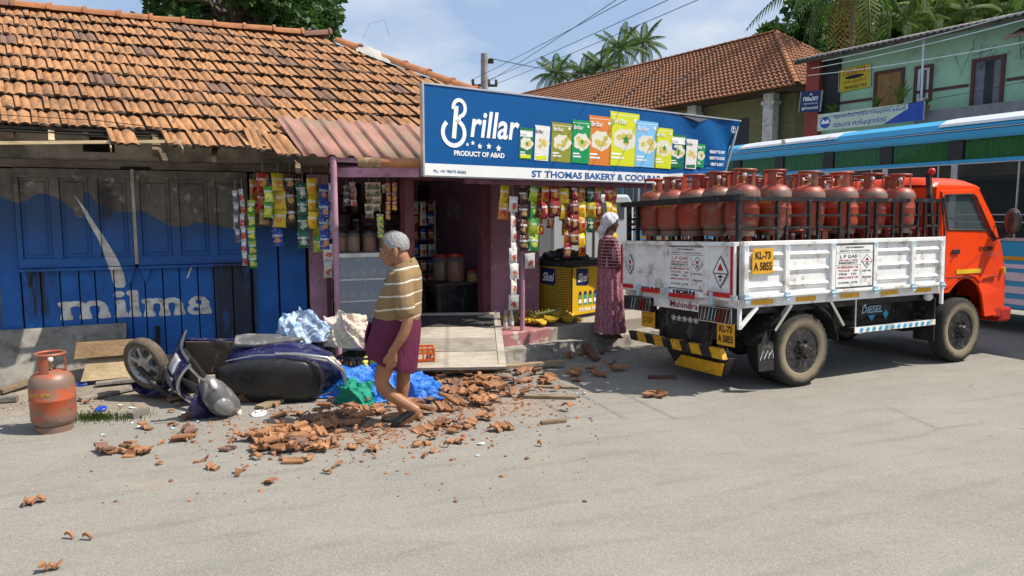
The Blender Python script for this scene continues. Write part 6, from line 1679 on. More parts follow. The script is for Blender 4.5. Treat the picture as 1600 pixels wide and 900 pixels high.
def sw(name, r=.215, w=.09, loc=(0, 0, 0), rot=(0, 0, 0)):
    e = bpy.data.objects.new(name, None); link(e, SC); e.location = loc; e.rotation_euler = rot
    n = 60
    def fn(i, j):
        prof = [(.72, .38), (.78, .46), (.9, .48), (.97, .36), (1.0, .16), (1.0, -.16), (.97, -.36), (.9, -.48), (.78, -.46), (.72, -.38)]
        k = int(round(j * 9)); a = i * 2 * math.pi; q, y = prof[k]
        if k in (3, 6) and int(round(i * n)) % 3 == 0: q -= .03
        return (q * r * math.cos(a), y * w, q * r * math.sin(a))
    b = MB(); b.grid(fn, n, 9, 0, True); b.build('tyre', mat('dusty_tyre', (.13, .10, .07), .9, var=.5, scale=9, bump=.4), e, smooth=35)
    b = MB(); b.lathe([(.73 * r, -.40 * w), (.70 * r, -.36 * w), (.62 * r, -.1 * w), (.62 * r, .1 * w), (.70 * r, .36 * w), (.73 * r, .40 * w)], 36, axis='y', cap=False)
    b.lathe([(.3 * r, -.3 * w), (.3 * r, .3 * w)], 20, axis='y'); b.lathe([(.62 * r, -.04 * w), (.62 * r, .04 * w)], 30, axis='y')
    rim = b.build('rim', M_ALLOY, e, smooth=40)
    for k in range(6):
        a = R(60 * k + 10); b = MB(); b.bar((.28 * r * math.cos(a), 0, .28 * r * math.sin(a)), (.66 * r * math.cos(a), 0, .66 * r * math.sin(a)), .03, .6 * w, up=(0, 1, 0)); b.build('spoke', M_ALLOY, rim, bev=.005)
        a = R(60 * k + 40); b = MB(); b.lathe([(.03, -.07 * w), (.03, .07 * w)], 10, axis='y', c=(.46 * r * math.cos(a), 0, .46 * r * math.sin(a))); b.build('rim_hole', M_BPL, rim)
    return e
sw('rear_wheel', loc=(-.62, 0, .215))
fwl = sw('front_wheel', loc=(.66, 0.0, .215), rot=(0, 0, R(-24)))
# rear body: side panels, seat, rail, lamp
b = MB()
def ring(x, w, z0, z1, n=20, p=3.0):
    zc, h = (z0 + z1) / 2, (z1 - z0) / 2; out = []
    for i in range(n):
        a = 2 * math.pi * i / n; c, s = math.cos(a), math.sin(a); q = (abs(c) ** p + abs(s) ** p) ** (-1 / p); out.append(Vector((x, w * c * q, zc + h * s * q)))
    return out
b.loft([ring(.02, .12, .30, .60), ring(-.05, .165, .29, .68), ring(-.2, .21, .29, .72), ring(-.45, .235, .32, .74), ring(-.68, .21, .40, .75), ring(-.86, .15, .5, .74), ring(-.95, .06, .6, .71)])
b.build('rear_body', M_PUR, SC, smooth=60)
for s in (-1, 1):
    b = MB(); b.prism([(-.02, .36), (-.12, .33), (-.4, .36), (-.62, .45), (-.5, .5), (-.2, .56), (-.04, .54)], s * .21, s * .245); b.build('grey_trim', M_GREYP, SC, bev=.012)
    b = MB(); b.tube([(.02, s * .12, .62), (-.25, s * .222, .725), (-.55, s * .23, .75), (-.87, s * .15, .745)], .007, 6); b.build('piping', M_STEEL, SC, smooth=60)
b = MB()
def seat_r(x, w, z0, z1): return ring(x, w, z0, z1, 24, 2.6)
b.loft([seat_r(.09, .06, .69, .735), seat_r(.06, .115, .665, .775), seat_r(-.03, .15, .665, .80), seat_r(-.15, .185, .68, .825), seat_r(-.28, .205, .70, .86), seat_r(-.48, .215, .71, .885), seat_r(-.66, .2, .72, .885), seat_r(-.77, .145, .73, .85), seat_r(-.81, .06, .745, .81)])
st_ = b.build('seat', M_SEATB, SC, smooth=70)
b = MB(); b.prism([(-.12, .02), (-.05, .0), (.02, .03), (.03, .09), (-.04, .11), (-.11, .085)], 0, .004, 0, 'xy'); o = b.build('torn_foam', mat('foam_brown', (.16, .09, .05), .95, bump=.8, bscale=50), st_); o.location = (-.1, .09, .812); o.rotation_euler = (R(-14), R(5), 0)
b = MB(); b.prism([(-.04, .0), (.05, -.01), (.06, .05), (.0, .035), (-.03, .06)], 0, .008, 0, 'xy'); o = b.build('torn_foam', mat('foam_white', (.7, .68, .62), .9), st_); o.location = (-.14, .16, .79); o.rotation_euler = (R(-40), 0, 0)
b = MB(); b.tube([(-.42, -.235, .74), (-.6, -.255, .79), (-.85, -.23, .83), (-.98, -.11, .84), (-.995, 0, .84), (-.98, .11, .84), (-.85, .23, .83), (-.6, .255, .79), (-.42, .235, .74)], .016, 10); b.build('grab_rail', M_STEEL, SC, smooth=60)
b = MB(); b.ball((-.9, 0, .64), (.06, .11, .055), 16, 10); b.build('tail_lamp', mat('lamp_clear', (.55, .53, .5), .15, dirt=((.5, .1, .06), .3, 9)), SC, smooth=60)
for s in (-1, 1):
    b = MB(); b.ball((-.86, s * .12, .66), (.05, .035, .035), 12, 8); b.build('indicator', mat('lamp_amber', (.5, .4, .3), .2), SC, smooth=60)
# floorboard, mat, leg shield
b = MB(); b.hexa([(.0, -.17, .27), (.44, -.19, .27), (.44, .19, .27), (.0, .17, .27), (.0, -.17, .30), (.44, -.19, .305), (.44, .19, .305), (.0, .17, .30)]); b.build('floorboard', M_PUR, SC, bev=.01)
b = MB(); b.hexa([(.02, -.15, .303), (.42, -.165, .306), (.42, .165, .306), (.02, .15, .303), (.02, -.15, .311), (.42, -.165, .314), (.42, .165, .314), (.02, .15, .311)])
t = NT('foot_mat'); v = t.n.new('ShaderNodeTexBrick'); t.link(t.co, v.inputs[0]); v.inputs['Scale'].default_value = 16; v.inputs['Color1'].default_value = C(.19, .145, .1); v.inputs['Color2'].default_value = C(.14, .105, .075); v.inputs['Mortar'].default_value = C(.05, .04, .03)
b.build('foot_mat', t.done(v.outputs[0], .9), SC)
SHM = Matrix.Translation((.58, 0, .29)) @ Matrix.Rotation(R(-27), 4, 'Y') @ Matrix.Translation((-.48, 0, -.29))
def shield(i, j, off=0):
    y = (i - .5) * 2; w = .235 - .10 * max(0, j - .6) - .02 * (1 - j)
    x = .44 + .16 * math.sin(j * 1.5) * (1 - .0) - .13 * y * y - .13 * max(0, j - .55)
    return SHM @ Vector((x + off, y * w, .27 + j * .62))
b = MB(); b.grid(lambda i, j: shield(i, j), 18, 14); o = b.build('leg_shield', M_PUR, SC, smooth=60); sm = o.modifiers.new('t', 'SOLIDIFY'); sm.thickness = .02
b = MB(); b.tube([shield(0, j / 10) for j in range(11)] + [shield(i / 8, 1) for i in range(1, 9)] + [shield(1, 1 - j / 10) for j in range(1, 11)], .012, 6); b.build('shield_trim', M_STEEL, SC, smooth=60)
b = MB(); b.grid(lambda i, j: shield(.36 + i * .28, .42 + j * .45, .025), 8, 8); o = b.build('front_grille', M_GREYP, SC, smooth=60); sm = o.modifiers.new('t', 'SOLIDIFY'); sm.thickness = .02
b = MB(); b.box((.40, 0, .62), (.1, .3, .34)); b.v = [SHM @ v for v in b.v]; b.build('inner_box', M_BPL, SC, bev=.03)
for s in (-1, 1):
    b = MB(); b.grid(lambda i, j: shield(.5 + s * (.2 + i * .24), .62 + j * .2 - i * .05, .018), 5, 4); o = b.build('front_lamp', mat('lamp_silver', (.6, .6, .62), .2, .4), SC, smooth=60); sm = o.modifiers.new('t', 'SOLIDIFY'); sm.thickness = .02
sc_p = ground(345, 640)
SCW = Matrix.Translation((sc_p.x - .02, sc_p.y + .50, .31)) @ Matrix.Rotation(R(9), 4, 'Z') @ Matrix(((-1, 0, 0, 0), (0, 0, -1, 0), (0, -1, 0, 0), (0, 0, 0, 1))) @ Matrix.Rotation(R(-16), 4, 'X') @ Matrix.Scale(1.09, 4) @ Matrix.Translation((0.04, 0, -.45))
SCI = SCW.inverted()
# the front end is wrenched round: wheel face towards the road, lamp cowl knocked down to the ground
wc = at(229, 568, 6.62)
FM_ = SCI @ Matrix.Translation(wc) @ Matrix.Rotation(R(-22), 4, 'Z') @ Matrix.Rotation(R(12), 4, 'X') @ Matrix.Rotation(R(150), 4, 'Y')
FM_ = FM_ @ Matrix.Scale(1.2, 4)
fwl.matrix_local = FM_
# fork, front mudguard
b = MB(FM_)
n = 10; rings = []
for k in range(n + 1):
    a = R(15 + 130 * k / n); w = .075 if 0 < k < n else .05
    rings.append([Vector((.255 * math.cos(a) * q, y, .255 * math.sin(a) * q)) for q, y in ((.94, w), (.99, w * .9), (1.04, w * .45), (1.05, 0), (1.04, -w * .45), (.99, -w * .9), (.94, -w), (.93, 0))])
b.loft(rings); b.build('mudguard', M_PUR, SC, smooth=50)
for s in (-1, 1):
    b = MB(FM_); b.tube([(0, s * .075, 0), (-.04, s * .075, .16), (-.12, s * .05, .42)], [.022, .025, .02], 8); b.build('fork', M_BPL, SC, smooth=50)
b = MB(); b.tube([FM_ @ Vector((-.1, 0, .4)), (.55, 0, .55), SCI @ at(340, 622, 6.05)], .028, 8); b.build('steering_tube', M_BPL, SC)
# handlebar cowl with headlamp, turned in the fall
hc = at(340, 622, 6.05)
HM = SCI @ Matrix.Translation(hc) @ Matrix.Rotation(R(-62), 4, 'Z') @ Matrix.Rotation(R(25), 4, 'Y') @ Matrix.Rotation(R(-58), 4, 'X') @ Matrix.Scale(1.22, 4)
b = MB(HM)
def cr(y, x0, x1, z0, z1): return [Vector(((x0 + x1) / 2 + (x1 - x0) / 2 * math.cos(a), y, (z0 + z1) / 2 + (z1 - z0) / 2 * math.sin(a))) for a in [6.2832 * k / 16 for k in range(16)]]
b.loft([cr(-.22, -.02, .03, .0, .05), cr(-.17, -.04, .07, -.04, .08), cr(-.1, -.06, .13, -.07, .11), cr(0, -.06, .155, -.08, .12), cr(.1, -.06, .13, -.07, .11), cr(.17, -.04, .07, -.04, .08), cr(.22, -.02, .03, .0, .05)])
b.build('handlebar_cowl', M_GREYP, SC, smooth=60)
b = MB(HM); b.grid(lambda i, j: (.1 - .09 * (1 - math.sin(j * 1.5)), (i - .5) * .36 * (1 - .4 * j), -.03 - j * .14), 10, 6); o = b.build('cowl_lip', M_PUR, SC, smooth=60); sm = o.modifiers.new('t', 'SOLIDIFY'); sm.thickness = .02
b = MB(HM); b.ball((.115, 0, .03), (.055, .085, .065), 18, 12); b.build('headlamp', mat('lamp_lens', (.3, .3, .3), .08, .3, dirt=((.3, .27, .22), .2, 20)), SC, smooth=60)
for s in (-1, 1):
    b = MB(HM); b.tube([(-.0, s * .2, .03), (-.04, s * .37, .035)], .02, 10); b.build('grip', M_BPL, SC, smooth=60)
    b = MB(HM); b.tube([(.03, s * .2, .03), (.05, s * .28, .02), (.02, s * .36, .01)], .008, 6); b.build('brake_lever', M_STEEL, SC, smooth=60)
    b = MB(HM); b.ball((.05, s * .155, .06), (.05, .04, .022), 10, 8); b.build('indicator', mat('lamp_clear', (.55, .53, .5)), SC, smooth=60)
b = MB(HM); b.tube([(-.03, -.2, .08), (-.06, -.3, .2)], .006, 5); b.ball((-.06, -.33, .24), (.02, .07, .045), 12, 8); b.build('mirror', M_BPL, SC, smooth=60)
# engine and stand underneath
b = MB(); b.box((-.45, -.02, .25), (.5, .18, .16)); b.lathe([(.1, -.11), (.1, .02)], 16, axis='y', c=(-.3, 0, .25)); b.tube([(-.15, .12, .2), (-.5, .14, .22), (-.85, .14, .3)], [.03, .05, .045], 10); b.build('engine', M_BPL, SC, bev=.02)
b = MB(); b.tube([(.02, 0, .3), (-.1, .0, .12), (-.3, .16, .08)], .012, 6); b.build('stand', M_STEEL, SC)


SC.matrix_world = SCW
# ------------------------------------------------------------------ cloth, bags, crates, boards
from mathutils import noise as mnoise
def crumple(name, label, cat, base, size, m, seed, rot=0, amp=.25, n=44, flat_=.0, kx=7, rough_=.045, fq=5.5):
    """a soft heap: lumpy dome with creases, resting on what is under it"""
    rnd = random.Random(seed); ph = [rnd.uniform(0, 6.28) for _ in range(12)]
    T = Matrix.Translation(base) @ Matrix.Rotation(rot, 4, 'Z'); b = MB(T)
    FK = [(1.0, Vector((9, 3, 7)), 1.0), (.7, Vector((-4, 11, 5)), 1.5), (.55, Vector((15, -13, 9)), 2.0), (.3, Vector((31, 22, -17)), 2.5)]
    def fn(i, j):
        a = i * 2 * math.pi; el = j * math.pi / 2
        q = 1 + amp * (.5 * math.sin(2 * a + ph[0]) * (1 - j) + .32 * math.sin(3 * a + ph[1] + j * 3) + .22 * abs(math.sin(kx * a + ph[2] + j * 5)) - .18 * abs(math.sin(5 * a - j * 9 + ph[3])) + .12 * math.sin(11 * a + j * 14 + ph[4]))
        z = size[2] * math.sin(el) ** .8 * (1 + amp * .5 * math.sin(3 * a + ph[5] + 4 * j) - amp * .4 * abs(math.sin(6 * j + 2 * a + ph[6])))
        P_ = Vector((size[0] * q * math.cos(el) ** .7 * math.cos(a), size[1] * q * math.cos(el) ** .7 * math.sin(a), z))
        k_ = Vector((P_.x, P_.y, P_.z)) * fq + Vector((seed, 0, 0))
        wv = mnoise.noise(k_ * .45) * 2.2
        rg_ = sum(A_ * (1 - abs(math.sin(P_.dot(K_) * fq / 5.5 + wv * W_ + ph[7 + n_]))) ** 2.6 for n_, (A_, K_, W_) in enumerate(FK)) - .35 + .25 * mnoise.noise(k_ * 1.3)
        dn = Vector((math.cos(el) * math.cos(a), math.cos(el) * math.sin(a), math.sin(el) + .2)).normalized()
        P_ += dn * rg_ * rough_
        if j < .06 and not name.startswith('plastic_bag'): P_.x *= 1.12; P_.y *= 1.16; P_.z = .004 + .012 * abs(math.sin(9 * a + ph[1]))
        P_.z = max(.002, P_.z)
        return P_
    b.grid(fn, n * 3, 60, 0, True)
    o = b.build(name, m, None, smooth=75)
    return tag(o, label, cat)
def cloth_mat(name, c, c2, scale=7, rough=.6, spec=.4):
    if name in _MC: return _MC[name]
    t = NT(name); n_ = t.noise(scale, 5, .65)
    q = t.mix(t.ramp(n_, .35, .68), c, c2)
    v = t.voro(6, 'DISTANCE_TO_EDGE')
    t.bump(t.math('ADD', t.math('MULTIPLY', t.noise(6, 5, .7), 1.0), t.math('MULTIPLY', t.ramp(v.outputs['Distance'], 0, .2), .35)), .9, .05)
    _MC[name] = t.done(q, rough, 0, spec); return t.mat
M_TARP = cloth_mat('blue_tarp', (.015, .12, .55), (.03, .2, .68), 3, .38, .5)
g1 = ground(600, 628)
crumple('tarpaulin', 'crumpled bright blue plastic tarpaulin lying behind the walking man', 'tarpaulin', (g1.x - .1, g1.y + .26, .004), (.58, .28, .27), M_TARP, 3, R(-8), .22)
g2 = ground(560, 628); crumple('green_cloth', 'bundle of green cloth tucked against the blue tarpaulin', 'cloth', (g2.x, g2.y - .03, .004), (.17, .13, .2), cloth_mat('green_cloth', (.0, .17, .11), (.005, .28, .17), 8, .7), 5, .3, .25)
# bags slumped over the back of the scooter
g3 = ground(455, 640)
crumple('plastic_bag', 'blue and white printed plastic bag slumped on the scooter', 'bag', (-2.08, 6.98, .5), (.24, .19, .27), cloth_mat('bag_blue', (.55, .62, .68), (.14, .3, .55), 9, .4), 7, .2, .3, rough_=.035, fq=9)
crumple('plastic_bag', 'pale yellow and pink plastic sack beside the blue bag', 'bag', (-1.66, 7.08, .44), (.27, .2, .29), cloth_mat('bag_pale', (.6, .6, .38), (.62, .38, .42), 5, .45), 9, -.3, .3, rough_=.035, fq=9)
crumple('plastic_bag', 'small yellow plastic bag hanging under the pale sack', 'bag', (-1.36, 7.0, .03), (.13, .1, .36), cloth_mat('bag_yellow', (.65, .6, .08), (.6, .62, .3), 6, .45), 12, 0, .2)
def crate(name, label, loc, size, m, rz, n=(5, 3), rx=0):
    c = thing(name, label, 'crate', loc, rz); c.rotation_euler = (rx, 0, rz)
    w, d, h = size[0] / 2, size[1] / 2, size[2]
    b = MB(); b.bb(-w, w, -d, d, 0, .012)
    for z in (0, h * .33, h * .66, h - .03):
        for s in (-1, 1): b.bb(-w, w, s * d - .006, s * d + .006, z + .012, z + .034); b.bb(s * w - .006, s * w + .006, -d, d, z + .0121, z + .0339)
    for k in range(n[0] + 1):
        x = -w + 2 * w * k / n[0]
        for s in (-1, 1): b.bb(x - .008, x + .008, s * d - .007, s * d + .007, .012, h)
    for k in range(n[1] + 1):
        y = -d + 2 * d * k / n[1]
        for s in (-1, 1): b.bb(s * w - .0071, s * w + .0071, y - .008, y + .008, .012, h)
    b.build('basket', m, c); return c
M_CRB = mat('crate_black', (.03, .03, .03), .5, dirt=((.15, .13, .11), .3, 10)); M_CRO = mat('crate_orange', (.75, .14, .01), .5, var=.2)
crate('plastic_crate', 'black plastic crate standing below the bags behind the scooter', (-1.50, 7.02, .02), (.42, .34, .33), M_CRB, R(-8))
g4 = ground(656, 575, .1); crate('plastic_crate', 'small orange plastic crate behind the man beside the fallen shutter', (g4.x + .02, g4.y + .1, .09), (.24, .2, .22), M_CRO, R(10), (4, 3))
# fallen shutter leaf leaning from the step to the ground
fs = thing('fallen_shutter', 'weathered grey wooden shutter leaf leaning on the bakery step', 'shutter', (-.52, 7.42, .1), R(4))
fs.rotation_euler = (R(16), 0, R(4))
M_GREYW = wood('weathered_board', (.46, .41, .34), (.3, .26, .2)); M_GREYW2 = wood('sooty_board', (.1, .095, .09), (.05, .045, .04))
b = MB(); b.bb(-.62, .46, 0, .05, 0, .035); b.bb(-.62, .46, 1.36, 1.42, 0, .035); b.bb(-.62, -.55, .05, 1.36, 0, .035); b.bb(.38, .46, .05, 1.36, 0, .035); b.build('frame', M_GREYW, fs, bev=.004)
for k, (y0, y1) in enumerate(((.055, .385), (.39, .72), (.725, 1.03), (1.035, 1.355))):
    b = MB(); b.bb(-.548, .378, y0, y1, .005, .025 + .003 * (k % 2)); b.build('board', M_GREYW if k < 3 else M_GREYW2, fs, bev=.004)
# leaning concrete slab under the shutters
sl = tag(MB().hexa([FA(-1.9, -.40, .0), FA(1.10, -.33, .0), FA(1.10, -.27, .0), FA(-1.9, -.34, .0), FA(-1.9, -.10, .52), FA(1.12, -.075, .53), FA(1.12, -.045, .56), FA(-1.9, -.06, .55)]).build('concrete_slab', M_CONC, None, bev=.008), 'rough concrete slab leaning against the base of the blue shutters', 'slab', kind='thing')
sl2 = tag(MB().hexa([FA(.72, -.6, .05), FA(1.3, -.55, .05), FA(1.3, -.52, .06), FA(.72, -.57, .06), FA(.78, -.42, .26), FA(1.24, -.38, .25), FA(1.24, -.36, .27), FA(.78, -.4, .28)]).build('broken_board', wood('plywood_raw', (.42, .32, .19), (.3, .22, .12)), None, bev=.004), 'pale splintered plywood piece standing behind the scooter wheel', 'board')
sl3 = tag(MB().hexa([FA(.66, -.5, .27), FA(1.22, -.46, .27), FA(1.22, -.43, .28), FA(.66, -.47, .28), FA(.68, -.42, .42), FA(1.24, -.37, .41), FA(1.24, -.35, .42), FA(.68, -.4, .43)]).build('broken_board', wood('board_raw', (.3, .19, .1), (.18, .11, .055)), None, bev=.004), 'brown broken board propped above the plywood behind the scooter wheel', 'board')
# planks and battens lying about
def plank(px0, py0, px1, py1, w, h, m, label, z0=.02, z1=.02, cat='plank'):
    a, e = ground(px0, py0), ground(px1, py1); a.z = z0 + h / 2; e.z = z1 + h / 2
    b = MB(); b.bar(a, e, w, h); c = (a + e) / 2
    o = b.build('wooden_plank', m, None, bev=.004); return tag(o, label, cat, 'loose timber on the ground')
M_OLDW = wood('old_timber', (.36, .27, .17), (.2, .14, .09)); M_REDW = wood('red_timber', (.2, .08, .06), (.1, .045, .035)); M_GRW = wood('grey_timber', (.3, .27, .23), (.17, .15, .13))
for a in ((150, 605, 300, 590, .1, .03, M_GRW, 'dark flat board lying behind the gas cylinder', .02, .05), (0, 618, 60, 602, .09, .04, M_OLDW, 'brown beam end lying at the far left of the wall', .02, .05), (0, 630, 28, 628, .07, .05, M_GRW, 'short grey block at the left edge of the roadside', .01, .01),
          (125, 628, 260, 600, .08, .03, M_GRW, 'long grey board lying under the scooter wheel', .01, .02), (405, 641, 492, 612, .11, .03, M_OLDW, 'tan broken plank lying before the torn seat', .01, .03), (690, 588, 880, 574, .10, .035, M_OLDW, 'long tan beam lying in front of the fallen shutter', .03, .05),
          (785, 612, 825, 590, .055, .03, M_GRW, 'short grey batten pointing away from the road edge', .01, .03), (815, 622, 900, 624, .075, .03, M_OLDW, 'flat reddish tan lath lying on the road', .006, .006), (838, 606, 905, 608, .06, .02, M_OLDW, 'thin curved wood strip lying above the flat lath', .006, .006), (897, 540, 932, 566, .09, .03, M_REDW, 'dark red board leaning on the kerb', .17, .02),
          (1013, 592, 1056, 592, .07, .03, M_REDW, 'short dark red wood block in the truck shadow', .004, .004), (700, 598, 740, 610, .05, .02, M_GRW, 'thin dark batten among the tile pieces below the beam', .01, .02), (515, 560, 560, 590, .03, .02, M_REDW, 'thin red stick leaning by the black crate', .25, .02), (540, 552, 650, 577, .04, .02, M_OLDW, 'narrow lath lying over the tarpaulin', .33, .28),
          (690, 576, 800, 582, .06, .025, M_GRW, 'grey lath lying under the edge of the fallen shutter', .005, .005), (640, 562, 700, 572, .08, .02, M_OLDW, 'split board sticking out under the shutter', .05, .05), (845, 664, 884, 660, .05, .03, M_OLDW, 'small dark edged wood chunk alone on the road', .004, .004), (760, 588, 800, 596, .05, .02, M_REDW, 'red brown batten half under the tan beam', .0, .02)):
    plank(*a[:7], a[7], *a[8:])
gx = ground(205, 655); b = MB(); b.bar((gx.x, gx.y, .03), (gx.x + .06, gx.y + .16, .035), .06, .05); tag(b.build('wooden_plank', M_GRW, None), 'short black charred stick below the scooter wheel', 'plank', 'loose timber on the ground')
# ---- broken tiles
M_SHARD = tile_material('shard_clay', (.46, .225, .105), (.34, .155, .07), (.2, .09, .05), .7)
def shard_mesh(rnd, small=False):
    """a snapped-off bit of ribbed tile: a run of the tile's own profile with ragged ends"""
    k = rnd.randint(4, 6) if small else rnd.randint(6, 11); i0 = rnd.randint(0, len(PROF) - k); P = PROF[i0:i0 + k]
    w0 = (P[0][0] + P[-1][0]) / 2; L = rnd.uniform(.03, .08) if small else rnd.uniform(.09, .24); sk = rnd.uniform(-.5, .5)
    lo = [rnd.uniform(0, .35) * L + sk * (p[0] - w0) for p in P]; hi = [L * rnd.uniform(.7, 1.1) + sk * .4 * (p[0] - w0) for p in P]
    n = k; vs = []
    for th in (0, -.017):
        for row in (lo, hi):
            for q, p in zip(row, P): vs.append((p[0] - w0, q - L / 2, p[1] + .018 + th))
    f = []
    for i in range(n - 1): f += [(i, i + 1, n + i + 1, n + i), (2 * n + i, 3 * n + i, 3 * n + i + 1, 2 * n + i + 1), (i, 2 * n + i, 2 * n + i + 1, i + 1), (n + i, n + i + 1, 3 * n + i + 1, 3 * n + i)]
    f += [(0, n, 3 * n, 2 * n), (n - 1, 2 * n - 1, 4 * n - 1, 3 * n - 1)]
    b = MB(); b.add(vs, f); me = b.mesh('tile_piece'); me.materials.append(M_SHARD); return me
rs = random.Random(77)
SH = [shard_mesh(rs) for _ in range(14)]; SHs = [shard_mesh(rs, True) for _ in range(8)]
def shards(n, px, py, sx, sy, big, label, group, zmax=.0, seed=0, tilt=14):
    r = random.Random(seed)
    for k in range(n):
        x, y = r.gauss(px, sx), r.gauss(py, sy); p = ground(x, y); s = r.uniform(.6, 1.1)
        flip_ = r.random() < .3; z = (.05 if flip_ else .004) + r.uniform(0, zmax)
        o = inst('tile_piece', r.choice(SH if r.random() < big else SHs), None, (p.x, p.y, z), (R(r.gauss(0, tilt * (.4 + 6 * zmax))), R(r.gauss(0, tilt * .5)) + (math.pi if flip_ else 0), r.uniform(0, 6.28)), (s, s, s))
        tag(o, label, 'tile piece', group)
shards(56, 450, 690, 36, 11, .6, 'broken orange roof tile piece in the pile below the torn seat', 'tile pile below the scooter seat', .05, 1)
shards(58, 560, 645, 60, 14, .5, 'broken roof tile piece strewn between the tarpaulin and the man', 'tile pieces before the tarpaulin', .04, 2)
shards(70, 735, 616, 48, 16, .6, 'broken roof tile piece in the heap right of the walking man', 'tile heap right of the man', .06, 3)
shards(22, 690, 660, 42, 12, .6, 'broken roof tile piece on the road right of the black shoes', 'tile pieces right of the shoes', .02, 4)
shards(16, 835, 590, 40, 9, .5, 'broken roof tile piece near the long tan beam', 'tile pieces by the tan beam', .03, 5)
shards(18, 905, 570, 35, 9, .4, 'dusky tile piece lying at the kerb in the shadow', 'tile pieces at the kerb', .03, 6)
shards(10, 190, 706, 22, 6, .3, 'small tile piece in the scatter below the gas cylinder', 'tile scatter below the cylinder', .01, 7)
shards(8, 400, 730, 60, 10, .3, 'lone tile chip on the open road below the pile', 'tile chips on the open road', 0, 8)
shards(10, 300, 690, 50, 20, .5, 'lone tile piece on the road below the scooter front', 'tile pieces below the scooter front', 0, 9)
shards(10, 620, 700, 60, 14, .4, 'lone tile chip on the road below the man', 'tile chips below the man', 0, 10)
shards(5, 1027, 620, 10, 2, .8, 'orange tile piece lying before the truck shadow edge', 'tile pieces before the truck', .01, 11)
shards(9, 300, 640, 60, 10, .5, 'tile piece lying on the ground by the scooter fender', 'tile pieces by the scooter', .01, 13)
for x, y, l in ((55, 788, 'long orange tile sliver alone low on the road'), (108, 843, 'small rounded tile chip left of the angular one'), (136, 845, 'angular tile chip beside the small rounded one'), (80, 893, 'orange tile piece at the bottom edge of the road'), (843, 698, 'dark square tile chip alone on the open road'), (697, 700, 'pale stone block alone on the road right of the man'), (583, 706, 'thick tile piece on the road below the man')):
    p = ground(x, y); k = (int(x) % 14); o = inst('tile_piece', SH[k] if x in (55, 80, 583) else SHs[k % 8], None, (p.x, p.y, .005), (0, 0, rs.uniform(-.5, .5)), (.55, .55, 1.2 if x > 600 else .9)); tag(o, l, 'tile piece')
cm_ = MB(); r = random.Random(5)
for k in range(2600):
    q = r.random()
    px, py = (r.gauss(560, 120), r.gauss(668, 24)) if q < .64 else ((r.gauss(770, 70), r.gauss(622, 18)) if q < .95 else (r.uniform(100, 950), r.uniform(640, 790)))
    p = ground(px, py); s = abs(r.gauss(0, .008)) + .003
    vs = [(p.x + a, p.y + c_, .004 + d) for a, c_, d in pebble(s, r)]
    cm_.add(vs, [(0, 1, 6, 5), (1, 2, 7, 6), (2, 3, 8, 7), (3, 4, 9, 8), (4, 0, 5, 9), (5, 6, 7, 8, 9)], r.choice((0, 0, 1)))
tag(cm_.build('rubble', [mat('crumb_clay', (.36, .165, .08), .9), mat('crumb_dark', (.2, .1, .06), .9)]), 'fine crumbs of crushed roof tile over the road', 'rubble', kind='stuff')
# small litter
def lid(px, py, r, m, label, nm='bucket_cover'):
    p = ground(px, py); b = MB(); b.lathe([(r, 0), (r * 1.02, .012), (r * .92, .018), (r * .4, .014)], 24); o = b.build(nm, m, None, smooth=40, loc=(p.x, p.y, .012), rot=(R(12), R(-4), 0)); return tag(o, label, 'lid')
lid(405, 650, .065, M_CAPW, 'white round plastic lid lying beside the scooter handlebar')
lid(158, 642, .05, mat('lid_blue', (.02, .07, .4), .4), 'blue plastic lid lying on the grass by the gas cylinder')
lid(130, 602, .06, mat('lid_blue', (.02, .07, .4)), 'dark blue lid lying against the concrete slab')
g5 = ground(152, 655); gr = MB(); r = random.Random(9)
for k in range(900):
    a = r.uniform(0, 6.28); q = abs(r.gauss(0, .5)); x, y = g5.x + .32 * q * math.cos(a) * 1.3, g5.y + .14 * q * math.sin(a); h = r.uniform(.02, .07); w = .004; dx_, dy_ = r.uniform(-.02, .02), r.uniform(-.02, .02)
    gr.add([(x - w, y, 0), (x + w, y, 0), (x + dx_, y + dy_, h)], [(0, 1, 2)])
tag(gr.build('grass', leaf_material('grass_blade', (.09, .15, .03), (.06, .1, .02))), 'small tuft of grass beside the standing gas cylinder', 'grass', kind='stuff')

# paper and plastic scraps
r = random.Random(33)
for k in range(26):
    px, py = (r.uniform(120, 900), r.gauss(660, 26)) if k < 18 else (r.uniform(900, 1080), r.uniform(570, 620))
    p = ground(px, py); s = r.uniform(.012, .035); b = MB()
    b.add([(-s, -s * .6, .004 + r.uniform(0, .01)), (s, -s * .5, .004), (s * .8, s * .6, .004 + r.uniform(0, .014)), (-s * .7, s * .5, .004), (0, 0, .012)], [(0, 1, 4), (1, 2, 4), (2, 3, 4), (3, 0, 4)])
    tag(b.build('paper_scrap', M_CAPW if k % 3 else M_LBLUE, None, loc=(p.x, p.y, .004), rot=(0, 0, r.uniform(0, 6))), 'tiny pale scrap of paper or plastic lying among the rubble', 'scrap', 'litter scraps on the ground')
